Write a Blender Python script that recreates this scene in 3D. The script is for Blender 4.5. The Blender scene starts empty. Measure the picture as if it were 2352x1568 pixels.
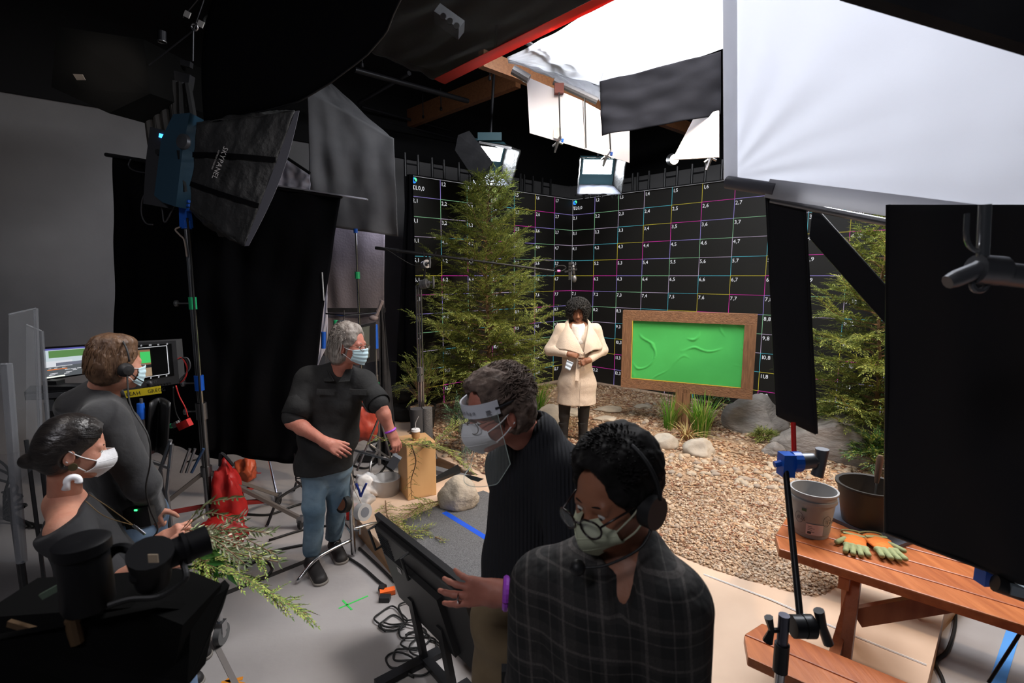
import bpy, math, random
import numpy as np
from mathutils import Vector, Matrix, noise
random.seed(7)
V = Vector
sc = bpy.context.scene
col = sc.collection
# ------------------------------------------------------------ camera
F = 1160.0; CX = 1176.0; CY = 784.0; H = 2.15
PT = math.atan(151 / F); CP = math.cos(PT); SP = math.sin(PT)
cam_d = bpy.data.cameras.new('camera'); cam = bpy.data.objects.new('camera', cam_d); col.objects.link(cam)
cam.location = (0, 0, H); cam.rotation_euler = (math.pi / 2 - PT, 0, 0)
cam_d.sensor_width = 36; cam_d.lens = F * 36 / 2352; cam_d.clip_start = 0.05; cam_d.clip_end = 60
cam_d.dof.use_dof = True; cam_d.dof.focus_distance = 5.0; cam_d.dof.aperture_fstop = 4.5
sc.camera = cam
sc.view_settings.view_transform = 'Standard'; sc.view_settings.look = 'None'
sc.view_settings.gamma = 1; sc.view_settings.use_curve_mapping = False
sc.view_settings.exposure = 0.0
# ------------------------------------------------------------ world
w = bpy.data.worlds.new('world'); sc.world = w; w.use_nodes = True
w.node_tree.nodes['Background'].inputs[0].default_value = (0.62, 0.68, 0.8, 1)
w.node_tree.nodes['Background'].inputs[1].default_value = 0.024
# ------------------------------------------------------------ lights
def light(name, typ, loc, target, energy, colr, size=1.0, size_y=None, spot=None, blend=.3, spread=None):
    l = bpy.data.lights.new(name, typ); o = bpy.data.objects.new(name, l); col.objects.link(o)
    l.energy = energy; l.color = colr; o.location = loc
    o.rotation_euler = (V(target) - V(loc)).to_track_quat('-Z', 'Y').to_euler()
    if typ == 'AREA':
        l.shape = 'RECTANGLE'; l.size = size; l.size_y = size_y or size
        if spread: l.spread = math.radians(spread)
    if typ == 'SPOT':
        l.spot_size = math.radians(spot); l.spot_blend = blend; l.shadow_soft_size = size
    return o
# warm key standing off frame to the right, through the added branches
light('key_lamp', 'SPOT', (6.0, 2.6, 4.6), (0.9, 5.6, 0.5), 1400, (1.0, 0.76, 0.54), .14, spot=48, blend=.6)
# hot lamp near the picnic table
light('table_lamp', 'SPOT', (4.4, 1.2, 3.9), (2.1, 2.8, 0.4), 330, (1.0, 0.76, 0.56), .10, spot=38, blend=.7)
# lamp over the ceiling muslin
light('muslin_lamp', 'AREA', (1.5, 4.1, 5.0), (1.3, 4.3, 0), 340, (0.95, 0.97, 1.0), 2.6, 2.4)
# soft wash on the set from above its front
light('set_wash', 'AREA', (1.0, 4.2, 4.0), (0.9, 6.8, 0.6), 50, (1.0, 0.86, 0.70), 1.4, 1.0, spread=100)
# lamp behind the big white diffusion frame
light('frame_lamp', 'AREA', (2.5, 3.2, 3.6), (1.7, 1.8, 2.7), 78, (0.93, 0.95, 1.0), 1.0, 1.0)
# cool light behind the curtains
light('back_lamp', 'AREA', (-1.9, 6.9, 2.9), (-3.2, 5.4, 1.4), 18, (0.80, 0.82, 1.0), .8, .8)
light('wall_lamp', 'SPOT', (-3.2, 4.4, 3.9), (-5.5, 6.6, 3.5), 70, (1.0, 0.86, 0.74), .5, spot=62, blend=1.0)
# fill lights added to brighten the crew and the floor around them
light('floor_fill', 'SPOT', (-2.0, 1.6, 4.4), (-1.15, 2.9, 0), 125, (1.0, 0.93, 0.88), .5, spot=44, blend=.8)
light('crew_fill', 'AREA', (0.1, 3.2, 3.7), (-1.2, 2.5, 1.4), 17, (1.0, 0.90, 0.82), .5, .5, spread=120)  # soft fill added to lift the faces and shoulders
light('camera_side_fill', 'AREA', (-1.6, -1.2, 4.3), (-1.0, 2.4, 1.6), 13, (0.95, 0.93, 1.0), .8, .8, spread=90)  # weak fill added from behind the camera

# ------------------------------------------------------------ pixel helpers (reference frame 2352 x 1568)
def ray(px, py):
    a = (px - CX) / F; b = (CY - py) / F
    return V((a, CP + b * SP, -SP + b * CP))
def W(px, py, d):
    r = ray(px, py); return r * (d / r.y) + V((0, 0, H))
def G(px, py, z=0.0):
    r = ray(px, py); return r * ((z - H) / r.z) + V((0, 0, H))
# ------------------------------------------------------------ materials
MATS = {}
def mat(name, c, rough=.7, metal=0, c2=None, scale=8, bump=0, bscale=40, stretch=(1, 1, 1), emit=None, estr=0,
        spec=.5, trans=0, alpha=1, translucent=0, sheen=0, detail=4, contrast=(.35, .65), ior=1.45, coords='Object', sss=0):
    if name in MATS: return MATS[name]
    m = bpy.data.materials.new(name); m.use_nodes = True; nt = m.node_tree; N = nt.nodes; L = nt.links
    b = N['Principled BSDF']; out = N['Material Output']
    c = tuple(c) + (1,) if len(c) == 3 else c
    b.inputs['Base Color'].default_value = c; b.inputs['Roughness'].default_value = rough
    b.inputs['Metallic'].default_value = metal; b.inputs['Specular IOR Level'].default_value = spec
    b.inputs['IOR'].default_value = ior
    if trans: b.inputs['Transmission Weight'].default_value = trans
    if alpha < 1: b.inputs['Alpha'].default_value = alpha
    if sss:
        b.inputs['Subsurface Weight'].default_value = sss; b.inputs['Subsurface Scale'].default_value = .01
    if sheen: b.inputs['Sheen Weight'].default_value = sheen
    if emit: b.inputs['Emission Color'].default_value = tuple(emit) + (1,); b.inputs['Emission Strength'].default_value = estr
    if c2 or bump:
        tc = N.new('ShaderNodeTexCoord'); mp = N.new('ShaderNodeMapping'); mp.inputs['Scale'].default_value = stretch
        L.new(tc.outputs[coords], mp.inputs[0])
    if c2:
        n = N.new('ShaderNodeTexNoise'); n.inputs['Scale'].default_value = scale; n.inputs['Detail'].default_value = detail
        L.new(mp.outputs[0], n.inputs[0]); r = N.new('ShaderNodeValToRGB')
        r.color_ramp.elements[0].position = contrast[0]; r.color_ramp.elements[1].position = contrast[1]
        r.color_ramp.elements[0].color = c; r.color_ramp.elements[1].color = tuple(c2) + (1,)
        L.new(n.outputs[0], r.inputs[0]); L.new(r.outputs[0], b.inputs['Base Color'])
        m['ramp'] = r.name
    if bump:
        n2 = N.new('ShaderNodeTexNoise'); n2.inputs['Scale'].default_value = bscale; n2.inputs['Detail'].default_value = 5
        L.new(mp.outputs[0], n2.inputs[0]); bp = N.new('ShaderNodeBump'); bp.inputs['Strength'].default_value = bump
        bp.inputs['Distance'].default_value = .02; L.new(n2.outputs[0], bp.inputs['Height']); L.new(bp.outputs[0], b.inputs['Normal'])
    if translucent:
        t = N.new('ShaderNodeBsdfTranslucent'); t.inputs[0].default_value = c; mx = N.new('ShaderNodeMixShader')
        mx.inputs[0].default_value = translucent
        L.new(b.outputs[0], mx.inputs[1]); L.new(t.outputs[0], mx.inputs[2]); L.new(mx.outputs[0], out.inputs[0])
    MATS[name] = m; return m
def wood(name, c, c2, axis_scale=(1, 14, 14), rough=.45, rot=0, bump=.15, scale=3, coords='Object'):
    if name in MATS: return MATS[name]
    m = mat(name, c, rough, c2=c2, scale=scale, bump=bump, bscale=scale * 2, stretch=axis_scale, detail=8, contrast=(.3, .7), coords=coords)
    for n in m.node_tree.nodes:
        if n.type == 'MAPPING': n.inputs['Rotation'].default_value = (0, 0, rot)
    return m
M_BLK = mat('black_fabric', (.006, .006, .007), 1, bump=.3, bscale=6, spec=.03)
M_BLK2 = mat('charcoal_fabric', (.022, .022, .025), .9, bump=.5, bscale=9, spec=.2, c2=(.03, .03, .033))
M_BM = mat('black_metal', (.015, .015, .017), .4, .3)
M_BP = mat('black_plastic', (.012, .012, .013), .5)
M_CH = mat('chrome', (.55, .55, .56), .22, 1)
M_STEEL = mat('brushed_steel', (.30, .30, .31), .35, .9)
M_GREYM = mat('grey_cast_metal', (.16, .165, .18), .45, .7)
M_BLUE = mat('blue_paint', (.01, .10, .52), .4)
M_GREEN = mat('green_paint', (.02, .42, .16), .4)
M_RED = mat('red_vinyl', (.50, .018, .015), .5, c2=(.35, .012, .012), scale=5, bump=.3, bscale=7)
M_MUSLIN = mat('white_muslin', (.82, .83, .86), .8, bump=.25, bscale=3, translucent=.6, spec=.1)
M_CABLE = mat('black_rubber', (.008, .008, .008), .55)
M_WHITE = mat('white_plastic', (.75, .75, .77), .4)
M_SKIN = mat('skin_tan', (.50, .24, .16), .55, c2=(.42, .18, .12), scale=14, bump=.08, bscale=90, sss=.08)
M_SKINP = mat('skin_ruddy', (.50, .20, .14), .55, c2=(.38, .13, .09), scale=11, bump=.1, bscale=80, sss=.08)
M_SKIND = mat('skin_brown', (.27, .12, .07), .5, c2=(.21, .09, .05), scale=12, bump=.06, bscale=90, sss=.05)
M_SKINM = mat('skin_olive', (.36, .15, .085), .5, c2=(.28, .11, .06), scale=12, bump=.06, bscale=90, sss=.05)
M_GLASS = mat('clear_plastic', (.9, .95, .93), .04, alpha=.06, spec=.8)
# ------------------------------------------------------------ object helpers
WL = {}
def tag(o, label=None, cat=None, group=None, kind=None):
    if label: o['label'] = label
    if cat: o['category'] = cat
    if group: o['group'] = group
    if kind: o['kind'] = kind
    return o
def thing(name, loc, label, cat, group=None, parent=None):
    o = bpy.data.objects.new(name, None); col.objects.link(o); o.empty_display_size = .1
    loc = V(loc); WL[o.name] = loc.copy(); o.location = loc
    return tag(o, label, cat, group)
def copy_tree(o, parent=None):
    c = o.copy(); col.objects.link(c)
    if parent: c.parent = parent
    for ch in list(o.children): copy_tree(ch, c)
    return c
def frame_of(z):
    z = V(z).normalized(); x = z.orthogonal().normalized() if abs(z.z) > .999 else V((0, 0, 1)).cross(z).normalized()
    return x, z.cross(x), z
class MB:
    def __init__(s): s.v = []; s.f = []; s.mi = []; s.cur = 0
    def add(s, vs, fs):
        n = len(s.v); s.v += [tuple(x) for x in vs]; s.f += [tuple(i + n for i in q) for q in fs]; s.mi += [s.cur] * len(fs); return s
    def box(s, c, size, X=(1, 0, 0), Y=(0, 1, 0), Z=None, taper=1):
        X = V(X).normalized(); Y = V(Y).normalized(); Z = V(Z).normalized() if Z else X.cross(Y)
        c = V(c); a, b, h = [k / 2 for k in size]; vs = []
        for dz in (-1, 1):
            t = taper if dz > 0 else 1
            for dx, dy in ((-1, -1), (1, -1), (1, 1), (-1, 1)): vs.append(c + X * a * dx * t + Y * b * dy * t + Z * h * dz)
        return s.add(vs, [(3, 2, 1, 0), (4, 5, 6, 7), (0, 1, 5, 4), (1, 2, 6, 5), (2, 3, 7, 6), (3, 0, 4, 7)])
    def bar(s, p, q, w_, h_, up=(0, 0, 1)):
        p = V(p); q = V(q); d = (q - p); y = d.normalized(); u = V(up)
        x = y.cross(u)
        if x.length < 1e-4: x = y.orthogonal()
        x.normalize(); z = x.cross(y)
        return s.box((p + q) / 2, (w_, d.length, h_), x, y, z)
    def tube(s, pts, r, n=8, cap=True):
        pts = [V(p) for p in pts]; m = len(pts)
        rs = r if isinstance(r, (list, tuple)) else [r] * m
        vs = []; fs = []; px = None
        for i, p in enumerate(pts):
            t = (pts[min(i + 1, m - 1)] - pts[max(i - 1, 0)])
            t = t.normalized() if t.length > 1e-9 else V((0, 0, 1))
            if px is None: px = t.orthogonal().normalized()
            px = (px - t * px.dot(t)); px = px.normalized() if px.length > 1e-6 else t.orthogonal().normalized()
            py = t.cross(px)
            for k in range(n):
                a = 2 * math.pi * k / n; vs.append(p + (px * math.cos(a) + py * math.sin(a)) * rs[i])
        for i in range(m - 1):
            for k in range(n):
                k2 = (k + 1) % n; fs.append((i * n + k, i * n + k2, (i + 1) * n + k2, (i + 1) * n + k))
        if cap: fs.append(tuple(reversed(range(n)))); fs.append(tuple(range((m - 1) * n, m * n)))
        return s.add(vs, fs)
    def cyl(s, p, q, r, n=14, r2=None): return s.tube([p, q], [r, r if r2 is None else r2], n)
    def lathe(s, prof, c, axis=(0, 0, 1), n=28):
        x, y, z = frame_of(axis); c = V(c); vs = []; fs = []
        for (r, h) in prof:
            for k in range(n):
                a = 2 * math.pi * k / n; vs.append(c + x * (r * math.cos(a)) + y * (r * math.sin(a)) + z * h)
        for i in range(len(prof) - 1):
            for k in range(n):
                k2 = (k + 1) % n; fs.append((i * n + k, i * n + k2, (i + 1) * n + k2, (i + 1) * n + k))
        if prof[0][0] > 1e-4: fs.append(tuple(reversed(range(n))))
        if prof[-1][0] > 1e-4: fs.append(tuple(range((len(prof) - 1) * n, len(prof) * n)))
        return s.add(vs, fs)
    def ell(s, c, r, X=(1, 0, 0), Y=(0, 1, 0), n=14, m=9):
        X = V(X).normalized(); Y = V(Y).normalized(); Z = X.cross(Y); c = V(c); vs = []; fs = []
        for i in range(m + 1):
            t = math.pi * i / m
            for k in range(n):
                a = 2 * math.pi * k / n
                vs.append(c + X * (r[0] * math.sin(t) * math.cos(a)) + Y * (r[1] * math.sin(t) * math.sin(a)) + Z * (r[2] * math.cos(t)))
        for i in range(m):
            for k in range(n):
                k2 = (k + 1) % n; fs.append((i * n + k, (i + 1) * n + k, (i + 1) * n + k2, i * n + k2))
        return s.add(vs, fs)
    def prism(s, poly, ext):
        poly = [V(p) for p in poly]; e = V(ext); n = len(poly)
        vs = poly + [p + e for p in poly]; fs = [tuple(reversed(range(n))), tuple(range(n, 2 * n))]
        for i in range(n): j = (i + 1) % n; fs.append((i, j, n + j, n + i))
        return s.add(vs, fs)
    def sheet(s, fn, nu, nv, th=.004, closed_u=False):
        P = [[V(fn(i / nu, j / nv)) for j in range(nv + 1)] for i in range(nu + 1)]
        vs = []; fs = []; K = (nu + 1) * (nv + 1); idx = lambda i, j: i * (nv + 1) + j
        back = []
        for i in range(nu + 1):
            for j in range(nv + 1):
                a = P[min(i + 1, nu)][j] - P[max(i - 1, 0)][j]; b = P[i][min(j + 1, nv)] - P[i][max(j - 1, 0)]
                nn = a.cross(b); nn = nn.normalized() if nn.length > 1e-9 else V((0, 0, 1))
                vs.append(P[i][j] + nn * th / 2); back.append(P[i][j] - nn * th / 2)
        vs += back
        for i in range(nu):
            for j in range(nv):
                q = (idx(i, j), idx(i + 1, j), idx(i + 1, j + 1), idx(i, j + 1)); fs.append(q); fs.append(tuple(K + x for x in reversed(q)))
        for i in range(nu):
            for j in (0, nv):
                a, b = idx(i, j), idx(i + 1, j); fs.append((a, b, K + b, K + a) if j else (b, a, K + a, K + b))
        for j in range(nv):
            for i in (0, nu):
                a, b = idx(i, j), idx(i, j + 1); fs.append((b, a, K + a, K + b) if i else (a, b, K + b, K + a))
        return s.add(vs, fs)
    def quad4(s, c, nu=10, nv=10, th=.004, disp=None):
        c = [V(x) for x in c]; nn = (c[1] - c[0]).cross(c[3] - c[0]).normalized()
        def fn(u, v):
            p = c[0] * (1 - u) * (1 - v) + c[1] * u * (1 - v) + c[2] * u * v + c[3] * (1 - u) * v
            return p + nn * disp(u, v) if disp else p
        return s.sheet(fn, nu, nv, th)
    def torus(s, c, R, r, axis=(0, 0, 1), n=20, m=8, arc=2 * math.pi, start=0):
        x, y, z = frame_of(axis); c = V(c)
        k = n if arc >= 6.28 else n
        pts = [c + (x * math.cos(start + arc * i / k) + y * math.sin(start + arc * i / k)) * R for i in range(k + 1)]
        return s.tube(pts, r, m, cap=arc < 6.28)
    def build(s, name, m, parent=None, loc=None, smooth=False, label=None, cat=None, group=None, kind=None):
        me = bpy.data.meshes.new(name)
        o = bpy.data.objects.new(name, me)
        if parent is not None: wl = WL[parent.name]; o.parent = parent; o.location = (0, 0, 0)
        else: wl = V(loc) if loc is not None else V((0, 0, 0)); o.location = wl
        A = np.array(s.v, dtype=float) - np.array(wl)[None, :]
        me.from_pydata(A.tolist(), [], s.f)
        for mm in (m if isinstance(m, (list, tuple)) else [m]): me.materials.append(mm)
        if any(s.mi): me.polygons.foreach_set('material_index', s.mi)
        if smooth:
            me.polygons.foreach_set('use_smooth', [True] * len(s.f))
            if smooth != 'all':
                try: me.set_sharp_from_angle(angle=math.radians(40))
                except Exception: pass
        me.update(); col.objects.link(o); WL[o.name] = V(wl)
        return tag(o, label, cat, group, kind)
def catenary(p, q, sag, n=12):
    p = V(p); q = V(q); return [p.lerp(q, i / n) - V((0, 0, sag * 4 * (i / n) * (1 - i / n))) for i in range(n + 1)]
def curve_pts(pts, k=6):
    """Catmull-Rom through the points"""
    P = [V(p) for p in pts]; P = [P[0] * 2 - P[1]] + P + [P[-1] * 2 - P[-2]]; out = []
    for i in range(1, len(P) - 2):
        a, b, c, d = P[i - 1], P[i], P[i + 1], P[i + 2]
        for j in range(k):
            t = j / k; out.append(.5 * ((2 * b) + (c - a) * t + (2 * a - 5 * b + 4 * c - d) * t * t + (3 * b - a - 3 * c + d) * t ** 3))
    out.append(P[-2]); return out
# lettering --------------------------------------------------
_GL = {}
def glyph(ch):
    if ch not in _GL:
        cu = bpy.data.curves.new('t', 'FONT'); cu.body = ch; cu.size = 1; cu.extrude = 0.0; cu.resolution_u = 2
        o = bpy.data.objects.new('t', cu); col.objects.link(o)
        bpy.context.view_layer.update()
        e = o.evaluated_get(bpy.context.evaluated_depsgraph_get()); me = e.to_mesh()
        vs = [tuple(v.co) for v in me.vertices]; fs = [tuple(p.vertices) for p in me.polygons]
        e.to_mesh_clear(); bpy.data.objects.remove(o)
        wdt = max([v[0] for v in vs], default=.28) + .06
        _GL[ch] = (vs, fs, wdt)
    return _GL[ch]
def write(mb, text, o, X, Y, size, center=False, slant=0):
    """flat lettering on a surface, X = reading direction, Y = up"""
    o = V(o); X = V(X).normalized(); Y = V(Y).normalized(); x = 0
    ws = [(.3 if ch == ' ' else glyph(ch)[2]) for ch in text]
    if center: x = -sum(ws) / 2
    for ch, wd in zip(text, ws):
        if ch != ' ':
            vs, fs, _ = glyph(ch)
            mb.add([o + X * ((v[0] + x + slant * v[1]) * size) + Y * (v[1] * size) for v in vs], fs)
        x += wd
    return x * size
# ------------------------------------------------------------ soft-blend solids (distance field, surface nets)
class SD:
    def __init__(s): s.p = []
    def cap(s, a, b, ra, rb=None, k=.02, op='u', wide=None, wf=1.0):
        """tapered capsule; wide = axis along which the section is stretched by wf"""
        s.p.append(('c', np.array(V(a)), np.array(V(b)), ra, ra if rb is None else rb, k, op, None if wide is None else np.array(V(wide).normalized()), wf)); return s
    def chain(s, pts, rs, k=.02, op='u', wide=None, wf=1.0):
        for i in range(len(pts) - 1): s.cap(pts[i], pts[i + 1], rs[i], rs[i + 1], k, op, wide, wf)
        return s
    def ell(s, c, r, X=(1, 0, 0), Y=(0, 1, 0), k=.02, op='u'):
        X = V(X).normalized(); Y = V(Y); Y = (Y - X * Y.dot(X)).normalized(); Z = X.cross(Y)
        s.p.append(('e', np.array(V(c)), np.array(r, dtype=float), np.array([X, Y, Z]), 0, k, op, None, 1)); return s
    def clip(s, p, n):
        """remove everything on the side n points to"""
        s.p.append(('h', np.array(V(p)), np.array(V(n).normalized()), 0, 0, 0, 'x', None, 1)); return s
    def mesh(s, vox, fuzz=0, fscale=8, seed=0):
        lo = np.full(3, 1e9); hi = np.full(3, -1e9)
        for q in s.p:
            if q[6] != 'u': continue
            if q[0] == 'c':
                r = max(q[3], q[4]) * max(1, q[8]); lo = np.minimum(lo, np.minimum(q[1], q[2]) - r); hi = np.maximum(hi, np.maximum(q[1], q[2]) + r)
            else:
                r = max(q[2]); lo = np.minimum(lo, q[1] - r); hi = np.maximum(hi, q[1] + r)
        lo -= .02 + 2 * vox; hi += .02 + 2 * vox
        n = np.ceil((hi - lo) / vox).astype(int) + 1
        f = np.full(n, 1.0, dtype=np.float32)
        ax = [lo[i] + np.arange(n[i]) * vox for i in range(3)]
        for q in s.p:
            typ, A, B, ra, rb, k, op, wd, wf = q
            if typ == 'h': i0 = [0, 0, 0]; i1 = list(n)
            else:
                if typ == 'c': r = max(ra, rb) * max(1, wf); a0 = np.minimum(A, B) - r; a1 = np.maximum(A, B) + r
                else: r = max(B); a0 = A - r; a1 = A + r
                mg = k + 3 * vox
                i0 = np.clip(((a0 - mg - lo) / vox).astype(int), 0, n - 1); i1 = np.clip(((a1 + mg - lo) / vox).astype(int) + 2, 1, n)
            X = ax[0][i0[0]:i1[0]][:, None, None]; Y = ax[1][i0[1]:i1[1]][None, :, None]; Z = ax[2][i0[2]:i1[2]][None, None, :]
            sl = (slice(i0[0], i1[0]), slice(i0[1], i1[1]), slice(i0[2], i1[2])); g = f[sl]
            if typ == 'c':
                ab = B - A; L2 = max(float(ab @ ab), 1e-12)
                dx, dy, dz = X - A[0], Y - A[1], Z - A[2]
                t = np.clip((dx * ab[0] + dy * ab[1] + dz * ab[2]) / L2, 0, 1)
                qx, qy, qz = dx - t * ab[0], dy - t * ab[1], dz - t * ab[2]
                if wd is not None:
                    pw = qx * wd[0] + qy * wd[1] + qz * wd[2]; m_ = pw * (1 - 1 / wf)
                    qx, qy, qz = qx - m_ * wd[0], qy - m_ * wd[1], qz - m_ * wd[2]
                d = np.sqrt(qx * qx + qy * qy + qz * qz) - (ra + (rb - ra) * t)
            elif typ == 'e':
                R = ra; dx, dy, dz = X - A[0], Y - A[1], Z - A[2]
                l = [(dx * R[i][0] + dy * R[i][1] + dz * R[i][2]) for i in range(3)]
                k0 = np.sqrt(sum((l[i] / B[i]) ** 2 for i in range(3))) + 1e-9
                k1 = np.sqrt(sum((l[i] / B[i] ** 2) ** 2 for i in range(3))) + 1e-9
                d = k0 * (k0 - 1) / k1
            else: d = (X - A[0]) * B[0] + (Y - A[1]) * B[1] + (Z - A[2]) * B[2]
            if op == 'u':
                if k > 0: h = np.maximum(k - np.abs(g - d), 0) / k; f[sl] = np.minimum(g, d) - h * h * k * .25
                else: f[sl] = np.minimum(g, d)
            elif op == 's':
                e = -d
                if k > 0: h = np.maximum(k - np.abs(g - e), 0) / k; f[sl] = np.maximum(g, e) + h * h * k * .25
                else: f[sl] = np.maximum(g, e)
            else: f[sl] = np.maximum(g, d)
        # surface nets
        S = f < 0
        c8 = [S[a:n[0] - 1 + a, b:n[1] - 1 + b, c:n[2] - 1 + c] for a in (0, 1) for b in (0, 1) for c in (0, 1)]
        sm = sum(x.astype(np.int8) for x in c8); act = (sm > 0) & (sm < 8)
        I = np.argwhere(act); idm = np.full(act.shape, -1, dtype=np.int64); idm[tuple(I.T)] = np.arange(len(I))
        acc = np.zeros((len(I), 3)); cnt = np.zeros(len(I))
        cn = [(a, b, c) for a in (0, 1) for b in (0, 1) for c in (0, 1)]
        for a in cn:
            for d_ in range(3):
                if a[d_] == 1: continue
                b = list(a); b[d_] = 1
                fa = f[I[:, 0] + a[0], I[:, 1] + a[1], I[:, 2] + a[2]]; fb = f[I[:, 0] + b[0], I[:, 1] + b[1], I[:, 2] + b[2]]
                mk = (fa < 0) != (fb < 0); t = np.where(mk, fa / np.where(mk, fa - fb, 1), 0)
                P = np.array(a, dtype=float)[None, :] + 0 * acc; P[:, d_] += t
                acc += P * mk[:, None]; cnt += mk
        vs = lo + (I + acc / np.maximum(cnt, 1)[:, None]) * vox
        fs = []
        for d_ in range(3):
            e1, e2 = (d_ + 1) % 3, (d_ + 2) % 3
            sa = [slice(0, n[i]) for i in range(3)]; sb = list(sa); sa[d_] = slice(0, n[d_] - 1); sb[d_] = slice(1, n[d_])
            A_ = S[tuple(sa)]; B_ = S[tuple(sb)]; J = np.argwhere(A_ != B_)
            J = J[(J[:, e1] > 0) & (J[:, e2] > 0) & (J[:, e1] < n[e1] - 1) & (J[:, e2] < n[e2] - 1)]
            o1 = np.zeros(3, int); o1[e1] = -1; o2 = np.zeros(3, int); o2[e2] = -1
            q = [idm[tuple((J + o).T)] for o in (o1 * 0, o1, o1 + o2, o2)]
            Q = np.stack(q, 1); inside = A_[tuple(J.T)]
            Q[~inside] = Q[~inside][:, ::-1]; Q = Q[(Q >= 0).all(1)]; fs.append(Q)
        fs = np.concatenate(fs)
        if fuzz:
            out = []
            for v in vs:
                nv = noise.noise_vector(V(v) * fscale + V((seed, 0, 0))) * fuzz + noise.noise_vector(V(v) * fscale * 2.7) * (fuzz * .5); out.append((v[0] + nv[0], v[1] + nv[1], v[2] + nv[2]))
            vs = np.array(out)
        return vs.tolist(), fs.tolist()
def build_sd(name, parts, m, parent, **kw):
    mb = MB()
    for (sd, vox) in parts: mb.add(*sd.mesh(vox, kw.get('fuzz', 0), kw.get('fscale', 8)))
    return mb.build(name, m, parent, smooth='all', label=kw.get('label'))
# ============================================================ SETTING
PZ = .155                                                  # top of the stage platform
M_WALL = mat('grey_painted_wall', (.28, .275, .28), .85, c2=(.24, .235, .24), scale=1.5, bump=.05, bscale=30)
M_SOFF = mat('black_paint', (.006, .006, .007), .9)
M_FLOOR = mat('worn_concrete', (.40, .375, .365), .65, c2=(.30, .28, .275), scale=1.3, bump=.08, bscale=25, contrast=(.3, .75))
M_PLY = mat('kraft_plywood', (.68, .50, .37), .75, c2=(.60, .43, .31), scale=2.2, bump=.04, bscale=20)
M_PLYW = wood('plywood_edge', (.42, .24, .12), (.30, .16, .08), (2, 2, 12))
def wall_mesh(name, p, q, z0, z1, th, m, inward, kind='structure'):
    p = V(p); q = V(q); n = V(inward).normalized(); mb = MB()
    mb.prism([(p.x, p.y, z0), (q.x, q.y, z0), (q.x, q.y, z1), (p.x, p.y, z1)], -n * th)
    return mb.build(name, m, loc=(p.x, p.y, z0), kind=kind)
CORN = (1.385, 12.37)
wall_mesh('wall_left', (-8.2, 4.18), CORN, 0, 4.25, .15, M_WALL, (.65, -.76, 0))
wall_mesh('wall_right', CORN, (9.5, 4.6), 0, 4.25, .15, M_WALL, (-.69, -.72, 0))
wall_mesh('trim_1', (-8.16, 4.13), (1.385, 12.3), 4.25, 5.9, .1, M_SOFF, (.65, -.76, 0))
wall_mesh('trim_2', (1.385, 12.3), (9.46, 4.53), 4.25, 5.9, .1, M_SOFF, (-.69, -.72, 0))
MB().prism([(-9, -2, 0), (10, -2, 0), (10, 4.4, 0), (1.385, 12.6, 0), (-9, 4.0, 0)], (0, 0, -.1)).build('floor', M_FLOOR, loc=(0, 3, 0), kind='structure')
MB().prism([(-9, -2, 5.9), (10, -2, 5.9), (10, 4.4, 5.9), (1.385, 12.6, 5.9), (-9, 4.0, 5.9)], (0, 0, .1)).build('ceiling', M_SOFF, loc=(0, 3, 5.9), kind='structure')
# stage platform of kraft-covered plywood
PLAT = [(-1.286, 3.97), (-.2, 2.5), (.3, 1.7), (1.5, 1.7), (2.055, 2.26), (2.62, 2.82), (6.6, 5.6), (1.3, 10.3), (-1.75, 7.75), (-1.55, 6.1), (-.88, 5.46), (-.334, 4.89), (-.62, 4.86), (-1.3, 4.4)]
pf = thing('stage_platform', (0.5, 4, 0), 'low plywood stage platform covered in tan paper carrying the garden set', 'platform')
MB().prism([(x, y, PZ - .012) for x, y in PLAT], (0, 0, .012)).build('deck', M_PLY, pf)
mb = MB(); mb.prism([(x, y, .002) for x, y in PLAT], (0, 0, PZ - .014)); mb.build('side_boards', M_PLYW, pf, label='brown plywood sides')
mb = MB()
mb.tube([V((1.29, 3.17, PZ + .002)), V((1.6, 2.9, PZ + .006)), V((1.87, 2.62, PZ + .003)), V((2.14, 2.37, PZ + .002))], .006, 5)
mb.build('paper_seam', mat('torn_white_edge', (.8, .78, .76), .7), pf)
# grey carpet on the platform
M_CARP = mat('grey_carpet', (.17, .17, .175), .95, c2=(.10, .10, .105), scale=160, bump=.5, bscale=200, contrast=(.4, .6))
cp = [G(925, 1197, PZ), G(1010, 1160, PZ), G(1110, 1128, PZ), (.35, 3.9, PZ), (.75, 3.2, PZ), (.35, 2.1, PZ), (-.02, 2.32, PZ), G(1040, 1400, PZ)]
MB().prism([(p[0], p[1], PZ + .001) for p in cp], (0, 0, .008)).build('carpet', M_CARP, loc=(0, 3.2, PZ), label='grey speckled carpet laid on the wooden stage platform', cat='carpet')
def tape(name, p, q, w_, m, label, z=0, group=None):
    p = V(p); q = V(q); d = (q - p).normalized(); s_ = d.cross(V((0, 0, 1))) * w_ / 2
    return MB().prism([p - s_, q - s_, q + s_, p + s_], (0, 0, .0012)).build(name, m, loc=p, label=label, cat='tape', group=group)
M_BT = mat('blue_tape', (.01, .085, .62), .5); M_LBT = mat('light_blue_tape', (.10, .32, .75), .5)
a = G(1020, 1176, PZ + .0085); b = G(1105, 1228, PZ + .0085)
tape('floor_tape', a, a.lerp(b, 1.5), .05, M_BT, 'strip of blue tape on the grey carpet beside the man in the face shield')
a = G(2345, 1395, .001); b = G(2290, 1568, .001)
tape('floor_tape', a + (a - b) * .5, b + (b - a) * .4, .06, M_LBT, 'light blue tape on concrete under the picnic table')
M_DT = mat('dark_tape', (.03, .028, .027), .8)
a = G(508, 1366, .001); b = G(706, 1287, .001)
tape('floor_tape', a + (a - b) * .6, b + (b - a) * .25, .05, M_DT, 'dark tape line on concrete at the feet of the man in jeans')
a = G(487, 1462, .001); b = G(540, 1568, .001)
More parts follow.
